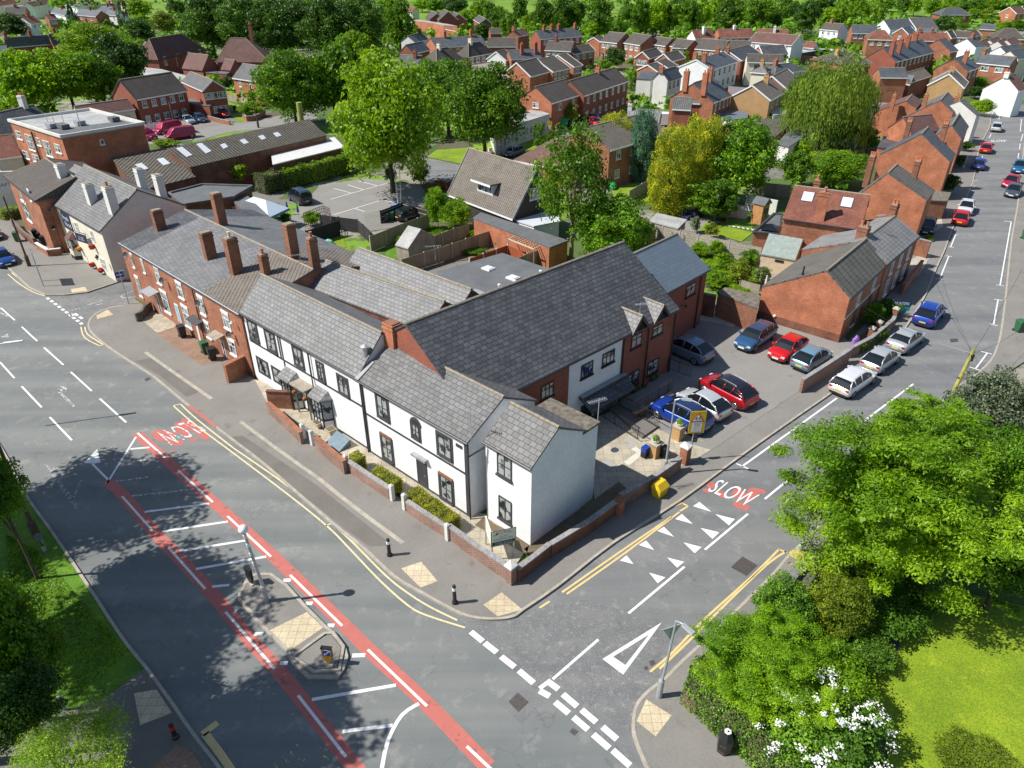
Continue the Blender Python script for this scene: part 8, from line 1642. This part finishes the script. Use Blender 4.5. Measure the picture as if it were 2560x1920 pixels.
b=W(13,278,1530,.12);o=thing('litter_bin','black hexagonal litter bin with gold lettering by the ivy wall','litter bin',b);hb=min(1.25,height(b,13,285,1330));a6=[(math.cos(t),math.sin(t)) for t in [math.pi/3*i+.3 for i in range(6)]]
m=MB();m.hull8([b+Vector((x*.30,y*.30,.03)) for x,y in a6],[b+Vector((x*.33,y*.33,hb*.68)) for x,y in a6]);bo=m.build('body',M_PLAS_BK,o);m=MB();m.hull8([b+Vector((x*.35,y*.35,hb*.70)) for x,y in a6],[b+Vector((x*.17,y*.17,hb)) for x,y in a6]);m.build('hood',M_PLAS_BK,o);m=MB();m.hull8([b+Vector((x*.15,y*.15,hb)) for x,y in a6],[b+Vector((x*.15,y*.15,hb+.02)) for x,y in a6]);pl=m.build('white_plate',M_PVC,o)
m=MB();m.lathe(b+Vector((.02,0,hb+.02)),[(.05,0),(.05,.006)],8);m.build('symbol',M_PLAS_BK,pl)
for z in (.15,hb*.6):
 m=MB();m.hull8([b+Vector((x*(.302+.03*z),y*(.302+.03*z),z)) for x,y in a6],[b+Vector((x*(.304+.03*z),y*(.304+.03*z),z+.02)) for x,y in a6]);m.build('gold_band',plain('gold_paint',(.42,.30,.06),.4,.5),bo)
F=Fac(b+Vector((0,0,0)),(.87,-.5,0),(-.5,-.87,0));text_obj('lettering','LITTER',F.pt(-.13,.55,.3),F.u*.26,UP*.09,plain('gold_paint',(.42,.30,.06)),parent=bo)
b=W(11,1200-1200+1,1,0) if False else W(0,1424,1068,.12);o=thing('grit_bin','yellow grit bin on the pavement beside the lamp column','grit bin',b);u=hW.u;v=hW.v;R4=((-1,-1),(1,-1),(1,1),(-1,1))
m=MB();m.hull8([b+u*a*.38+v*c*.27 for a,c in R4],[b+u*a*.44+v*c*.34+UP*.62 for a,c in R4]);m.build('body',M_YELLOW,o);m=MB();m.hull8([b+u*a*.47+v*c*.37+UP*.625 for a,c in R4],[b+u*a*.40+v*(c*.17+.1)+UP*.95 for a,c in R4]);m.build('lid',M_YELLOW,o)
# planters, crates
def planter(label,k,x,y,z0=.14,h=1.0,w=.62):
 b=W(k,x,y,z0);o=thing('brick_planter',label,'planter',b);m=MB();m.box(b+UP*h/2,(w,w,h),hW.u);m.build('pier',M_BRICK_YEL,o);m=MB();m.box(b+UP*(h+.05),(w+.14,w+.14,.1),hW.u);m.build('cap',M_CONC,o);m=MB();m.lathe(b+UP*(h+.1),[(.2,0),(.28,.16)],10);m.build('bowl',M_OFFW,o)
 rs=np.random.RandomState(2);d=unit(rs.normal(0,1,(500,3)));d[:,2]=np.abs(d[:,2]);me=quads_mesh('foliage',leaves(d*rs.uniform(.6,1,(500,1))*[.26,.26,.4]+[0,0,h+.26],d,.07,rs),L_BRIGHT);g_=bpy.data.objects.new('foliage',me);COL.objects.link(g_);g_.parent=o;return b
planter('square brick planter in front of the blue crossover',38,340,610);pb=planter('square brick planter with crates stacked against it',23,1880,1320)
for lb,dx,mt in (('blue plastic crates stacked on the planter\'s left',-.62,M_PLAS_BL),('black plastic crates stacked on the planter\'s right',.62,M_PLAS_BK)):
 q=pb+hW.v*(-.15)+hW.u*dx;q=pb+Vector((dx,-.1,0));o=thing('plastic_crates',lb,'crates',q)
 for j in range(4): m=MB();s_=.25;m.hull8([q+hW.u*a*s_*.9+hW.v*c*s_*.7+UP*(.02+j*.2) for a,c in R4],[q+hW.u*a*s_+hW.v*c*s_*.8+UP*(.19+j*.2) for a,c in R4]);m.build('crate',mt if j>1 or 'black' in lb else M_PLAS_BK,o)
for x,y,lb in ((610,1305,'left square terracotta planter by the porch door'),(690,1350,'right square terracotta planter by the porch door')):
 b=W(5,x,y,.13);o=thing('planter',lb,'planter',b);m=MB();m.hull8([b+hR.u*a*.18+hR.v*c*.18 for a,c in R4],[b+hR.u*a*.3+hR.v*c*.3+UP*.45 for a,c in R4]);m.build('pot',plain('buff_pot',(.62,.52,.38)),o);m=MB();m.hull8([b+hR.u*a*.27+hR.v*c*.27+UP*.44 for a,c in R4],[b+hR.u*a*.27+hR.v*c*.27+UP*.455 for a,c in R4]);m.build('soil',G_SOIL,o)
b=W(5,735,1420,.13);o=thing('cellar_hatch','blue grey sloping cellar hatch below the right bay','hatch',b);m=MB();m.hull8([b+hR.u*a*.75+hR.v*c*.5 for a,c in R4],[b+hR.u*a*.75+hR.v*c*.5+UP*(.3+.25*c) for a,c in R4]);m.build('cover',plain('blue_grey_metal',(.12,.17,.21),.4,.3),o)
# marquee, parasols, trellis, pergola, sheds, play things
mc=[W(40,130,75,2.1),W(40,515,190,2.1),W(40,735,85,2.1),W(40,370,-10,2.1)];o=thing('marquee','pale blue white peaked marquee in the pub garden','marquee',sum(mc,Vector())/4-UP*2.1);a_,b_=mc[0].lerp(mc[3],.5),mc[1].lerp(mc[2],.5);r0,r1=a_.lerp(b_,.33)+UP*1.15,a_.lerp(b_,.67)+UP*1.15;ma,mb_=mc[0].lerp(mc[1],.5)+UP*.1,mc[3].lerp(mc[2],.5)+UP*.1
MC=plain('pale_canvas',(.50,.60,.70),.8,var=.05);m=MB();m.add(mc+[r0,r1],[[0,1,5,4],[2,3,4,5],[1,2,5],[3,0,4]]);cv=m.build('canopy',MC,o)
m=MB();[m.hull8([p+UP*.02,q+UP*.02,q-UP*.28,p-UP*.28],[x+((sum(mc,Vector())/4-x).normalized()*.02) for x in (p+UP*.02,q+UP*.02,q-UP*.28,p-UP*.28)]) for p,q in zip(mc,mc[1:]+mc[:1])];bm_fix(m.build('valance',plain('blue_valance',(.16,.28,.42),.8),o))
for p in mc: m=MB();m.tube(Vector((p.x,p.y,0)),p,.03);m.build('leg',M_ALU,o)
for x,y0,y1,lb in ((722,130,15,'closed blue parasol nearer the marquee'),(835,165,45,'closed blue parasol beside the trellis')):
 b=W(40,x,y0+25,.05);h=height(b,40,x,y1);o=thing('parasol',lb,'parasol',b);m=MB();m.tube(b,b+UP*h,.03);m.build('pole',M_ALU,o);m=MB();m.lathe(b,[(.14,h*.42),(.17,h*.5),(.11,h*.8),(.04,h)],8);m.build('closed_canopy',plain('parasol_blue',(.04,.12,.32),.8),o)
fr_=L_(40,'880 140 1090 60 1160 90 1170 220',1.9);o=thing('trellis','brown square trellis screen with creepers in the pub garden','trellis',Vector((fr_[0].x,fr_[0].y,0)))
for p,q in zip(fr_,fr_[1:]):
 m=MB();n=max(3,int((q-p).length/.3))
 for i in range(n+1): c=p.lerp(q,i/n);m.bar(Vector((c.x,c.y,.1)),c,.05,.05)
 for z in (.4,.8,1.2,1.6,1.9): m.bar(Vector((p.x,p.y,z)),Vector((q.x,q.y,z)),.05,.05)
 m.build('lattice_panel',plain('brown_trellis',(.13,.06,.04),.8),o)
tree('green creeper climbing the pub garden trellis',40,970,190,85,75,'shrub',L_BRIGHT,lod='mid');tree('low pub garden shrub by the parasols',40,690,190,70,50,'shrub',L_MID,lod='mid')
pg=L_(27,'1505 1370 1755 1260 2085 1385 1850 1510',2.2);o=thing('pergola','pale timber pergola with thin slats beside the red fence','pergola',sum(pg,Vector())/4-UP*2.2)
for p in pg: m=MB();m.bar(Vector((p.x,p.y,0)),p,.1,.1);m.build('post',M_POTC,o)
m=MB()
for p,q in zip(pg,pg[1:]+pg[:1]): m.bar(p,q,.07,.12)
m.build('beam',M_POTC,o)
for i in range(1,9): m=MB();m.bar(pg[0].lerp(pg[3],i/9)+UP*.08,pg[1].lerp(pg[2],i/9)+UP*.08,.04,.08);m.build('slat',M_POTC,o)
def shed(label,k,e1,e2,r,he,hr,wall,roof,rend=1): H=hs(label,k,e1,e2,r,he,rend,wall,roof,name='shed',cat='shed',hr=hr,ov=.1,go=.05,fascia=None,ridge=None);return H
S1=shed('timber garden shed with pale green felt roof behind the cottage',7,(522,500),(742,540),(530,462),1.9,2.4,plain('pale_timber',(.60,.48,.33),.8,var=.1),plain('green_felt',(.25,.30,.28),.9));winpx(S1.root,S1.f,7,612,535,665,560,fr=M_WOODD,cols=2,transom=None,glass=M_GLASS_D)
shed('small grey shed between the weathered fences',27,(-70,1450),(110,1500),(-60,1400),1.7,2.0,M_WOODG,M_FELT_L);shed('small brown shed behind the play garden',7,(232,130),(312,155),(245,85),1.9,2.5,M_WOODO,M_FELT)
b=W(7,505,300,.05);hp=2.4;o=thing('playhouse','pale timber playhouse tower with arched roof and green slide','playhouse',b);m=MB();m.box(b+UP*hp/2,(1.5,1.3,hp),hW.u);m.build('body',M_WOODO,o);u,v=hW.u,hW.v
m=MB();m.hull8([b+u*a*.9+v*c*.85+UP*hp for a,c in R4],[b+u*a*.1+v*c*.85+UP*(hp+.7) for a,c in R4]);m.build('roof',M_FELT,o);m=MB();F=Fac(b+u*0-v*.66,u,-v);rect(m,F,-.45,.45,1.3,1.9,.02,.02);pn=m.build('opening',M_CHAR,o)
m=MB();m.path([b-v*.7+UP*1.1+u*.3,b-v*1.4+UP*.6+u*.25,b-v*2.2+UP*.12-u*.1],[.2,.2,.2],6);m.build('slide',plain('green_slide',(.06,.42,.22),.4),o)
b=W(42,958,150,.05);o=thing('trampoline','round dark green trampoline on the play lawn','trampoline',b);m=MB();m.lathe(b+UP*.55,[(1.15,0),(1.2,.05),(1.15,.1),(.95,.1)],24);m.build('pad',plain('grey_green_pad',(.12,.2,.17),.7),o);m=MB();m.lathe(b+UP*.58,[(.95,0),(.95,.05)],20);m.build('mat',M_PLAS_BK,o)
for i in range(4): m=MB();a=i*1.571+.5;m.tube(b+Vector((math.cos(a),math.sin(a),0)),b+Vector((math.cos(a),math.sin(a),.55)),.03);m.build('leg',M_ALU,o)
b=W(42,1010,170,.05);o=thing('swing_frame','timber A frame swing beside the trampoline','swing',b);m=MB();[m.bar(b+p_,b+q_,.08,.08) for p_,q_ in ((Vector((0,0,0)),Vector((.7,.3,2.1))),(Vector((1.3,.4,0)),Vector((.7,.3,2.1))))];m.build('frame',M_WOODO,o)
b=W(42,765,125,.05);o=thing('hot_tub','dark blue covered hot tub on the patio','hot tub',b);m=MB();m.box(b+UP*.35,(2.3,1.1,.7),u);m.build('tub',plain('navy_shell',(.03,.035,.09),.6),o);m=MB();m.box(b+UP*.74,(1.9,.8,.08),u);m.build('cover',M_CHAR,o)
b=W(42,690,150,.05);o=thing('garden_sofa','dark blue garden sofa beside the hot tub','sofa',b);m=MB();m.box(b+UP*.22,(1.2,.9,.44),u);m.build('seat',plain('navy_shell',(.03,.035,.09)),o);m=MB();m.box(b+UP*.5+v*.42,(1.2,.15,.9),u);m.build('backrest',plain('navy_shell',(.03,.035,.09)),o)
blk('shed','pale felt roofed shed with pink trim next to the concrete fence','shed',42,'395 165 620 225 690 155 450 100',2.1,M_WOODG,M_FELT_L);blk('shed','small timber store with orange boards below the ash','shed',42,'330 270 455 225 445 200 330 235',1.9,M_WOODO,M_MOSS)
def lump(name,label,cat,k,x,y,sx,sy,sz,mat,z0=.03,seed=1):
 b=W(k,x,y,z0);o=empty(name,b,label,cat);r=random.Random(seed);m=MB();n=12;pr=[(1,0),(1.02,.35),(.8,.75),(.4,.95),(.05,1)];vs=[];fs=[]
 for i,(rr,zz) in enumerate(pr): vs+=[b+Vector((math.cos(t)*rr*sx*(1+r.uniform(-.14,.14)),math.sin(t)*rr*sy*(1+r.uniform(-.14,.14)),zz*sz*(1+r.uniform(-.08,.08)))) for t in [6.283*j/n for j in range(n)]]
 for i in range(len(pr)-1):
  for j in range(n): fs.append([i*n+j,i*n+(j+1) % n,(i+1)*n+(j+1) % n,(i+1)*n+j])
 m.add(vs,fs+[[len(vs)-n+j for j in range(n)]]);m.build('cover',mat,o);return o
lump('tarpaulin_cover','crumpled green tarpaulin over something beside the conifer','tarpaulin',34,565,1640,2.4,1.6,2.3,M_GRNS);lump('tarpaulin_cover','bright blue sheet draped in the fenced patio','tarpaulin',2,375,1370,.9,.7,1.2,plain('blue_sheet',(.01,.14,.5),.5,var=.25));lump('tarpaulin_cover','green netting heap behind the ash tree','netting',41,570,700,.6,1.2,.9,M_GRNS)
lump('tarpaulin_cover','pale blue sheet by the maroon vans','sheet',1,1195,865,1.1,.8,1.2,plain('pale_blue_sheet',(.3,.45,.6),.5));lump('paddling_toy','green inflatable toy on the little lawn by the fence','toy',40,1150,470,.6,.35,.6,plain('mint_plastic',(.2,.6,.4),.4,var=.3))
lump('timber_rubble','heap of bare sticks and a dead stump by the grey topped wall','tree stump',13,790,650,.5,.7,1.0,M_WOODG);lump('edging_stones','brick edged dark bed beside the lawn','flower bed',13,1180,800,1.6,1.5,.12,plain('wet_soil',(.05,.05,.055),.6))
for i,(x,y) in enumerate(((1140,665),(1175,690),(1250,720),(1285,760),(1270,795),(1235,850))): b=W(13,x,y,.1);m=MB();m.box(b+UP*.06,(.42,.18,.12),(1,.3*(i-2),0));props(m.build('loose_brick',M_BRICK_HOT,None,org=b),'orange edging brick, %s round the dark bed' % ('first','second','third','fourth','fifth','last')[i],'brick','orange bricks round the dark bed')
b=W(34,1980,1620,.05);o=thing('caravan','white touring caravan between bungalow and brown tiled roof','caravan',b);m=MB();pr=[(-2.6,.4),(2.5,.4),(2.7,1.2),(2.3,2.3),(-2.2,2.35),(-2.7,1.4)];m.hull8([b+Vector((x,-1,z)) for x,z in pr],[b+Vector((x,1,z)) for x,z in pr]);bm_fix(m.build('body',M_PVC,o));m=MB();m.box(b+Vector((.8,-1.01,1.5)),(1.1,.03,.5));m.build('window',M_GLASS_D,o)
for s_ in (-1,1): m=MB();m.lathe(b+Vector((0,s_*1.0,.33)),[(.32,-.08),(.32,.08)],12,Vector((0,1,0)));m.build('wheel',M_RUBBER,o)
# aerials, dishes, alarm boxes, window boxes
def aerial(label,p,h,azi=.4,boom=1.3,L=True):
 o=thing('tv_aerial',label,'aerial',p);m=MB();m.tube(p,p+UP*h,.025,n=6);m.build('mast',M_ALU,o);u=Vector((math.cos(azi),math.sin(azi),0));v=UP.cross(u);t=p+UP*(h-.1);m=MB();m.bar(t-u*boom*.4,t+u*boom*.6,.03,.03)
 for i in range(9): q=t+u*(-boom*.35+boom*.9*i/8);m.bar(q-v*.2,q+v*.2,.015,.015)
 m.build('boom',M_ALU,o)
def wp_(k,x,y,z): return W(k,x,y,z)
aerial('tv aerial with its shadow at the corner block roof',on_plane(22,575,60,hR.P(hR.L,0,5.6),hR.u)+UP*0,2.2,2.6);aerial('long arm tv aerial above the dark side brick wall',W(4,1955,695,5.2),2.6,3.4,1.6);aerial('rack shaped aerial on the tall terrace chimney',W(4,1900,330,8.2),.5,0.2,1.0);aerial('aerial standing against the wing gablets',W(25,250,990,5.0),2.4,.2,1.0);aerial('white aerial at the corner of the white block',W(23,835,760,5.2),1.8,3.6,1.2);aerial('bristling aerial over the back gardens',W(27,490,1660,6.5),1.3,3.3,1.3);aerial('aerial on the cottage chimney',W(7,1265,340,6.0),1.4,.4,1.0);aerial('mast on the right terrace chimney',W(4,2060,560,6.0),1.6,2.8,1.2)
def dish(label,k,x,y,F,r=.28,mat=M_CHAR):
 p=on_plane(k,x,y,F.O,F.n);o=thing('satellite_dish',label,'satellite dish',p);n=(F.n+UP*.5+F.u*.4).normalized();m=MB();c=p+F.n*.35;m.lathe(c,[(.02,-.05),(r*.6,-.02),(r,.06),(r*.97,.07),(r*.5,.0)],12,n);m.build('reflector',mat,o);m=MB();m.bar(p,c,.03,.03);m.bar(c,c+n*.3-UP*.05,.02,.02);m.build('arm',mat,o)
dish('dark satellite dish high on the first terrace house',4,835,500,T[0].f);dish('dark satellite dish on the middle terrace house',4,1068,665,T[1].f);dish('dark satellite dish beside the downpipe on the terrace',4,1300,810,T[2].f);dish('dark satellite dish nearest the white care home',4,1500,1010,T[3].f);dish('round black satellite dish on the slate roofed wing',25,1065,460,hE.f,.2);dish('pale alarm box high on the last terrace house',4,1512,930,T[3].f,.16,M_OFFW)
for k_,x,y,lb in ((6,990,1060,'left flower window box on the brick wing'),(6,1110,985,'right window box with yellow flowers on the brick wing')):
 p=on_plane(k_,x,y,hW.f.O,hW.f.n)+hW.f.n*.14;o=thing('window_box',lb,'window box',p);m=MB();m.box(p,(.8,.2,.2),hW.u);m.build('trough',M_WOODD,o);rs=np.random.RandomState(5);P=rs.uniform(-1,1,(220,3))*[.4,.12,.1];P=P[:,:1]*np.array(hW.u)+P[:,1:2]*np.array(hW.v)+np.array([0,0,1])*(P[:,2:]+.16);me=quads_mesh('foliage',leaves(P,np.tile([0,0,1.],(220,1)),.08,rs,1),L_LIME);g_=bpy.data.objects.new('foliage',me);COL.objects.link(g_);g_.parent=o
p=on_plane(24,568,955,C1.g1.O,C1.g1.n);m=MB();m.lathe(p,[(.13,0),(.15,.1),(.05,.18)],8,C1.g1.n);props(m.build('wall_light',M_OFFW,None,org=p),'small pale round light on the orange gable end','wall light');p=on_plane(24,1075,205,C1.rp,C1.rn) if False else W(24,1080,195,5.0);m=MB();m.lathe(p,[(.12,0),(.09,.15),(.06,.5),(.1,.55),(.04,.75)],8);props(m.build('roof_vent',M_PLAS_BK,None,org=p),'black pipe vent on the back slope of the gable cottage','roof vent')
lump('rolled_purple_flowers','purple flower garland hanging over the low boundary wall','flowers',7,1115,1120,.35,.2,1.35,plain('lilac_flowers',(.30,.16,.5),.8,var=.4,scale=10));lump('grass_tuft','dry yellow grass tuft at the foot of the hidden lamp','grass tuft',12,755,1105,.45,.35,.3,plain('dry_grass',(.42,.36,.12),.9,var=.4,scale=12))
b=W(24,380,470,1.2);o=thing('garden_umbrella','folded pale grey garden umbrella behind the orange gable','parasol',Vector((b.x,b.y,0)));m=MB();m.lathe(Vector((b.x,b.y,0)),[(.04,0),(.04,.9),(.18,1.0),(.06,2.6)],8);m.build('closed_canopy',M_OFFW,o)
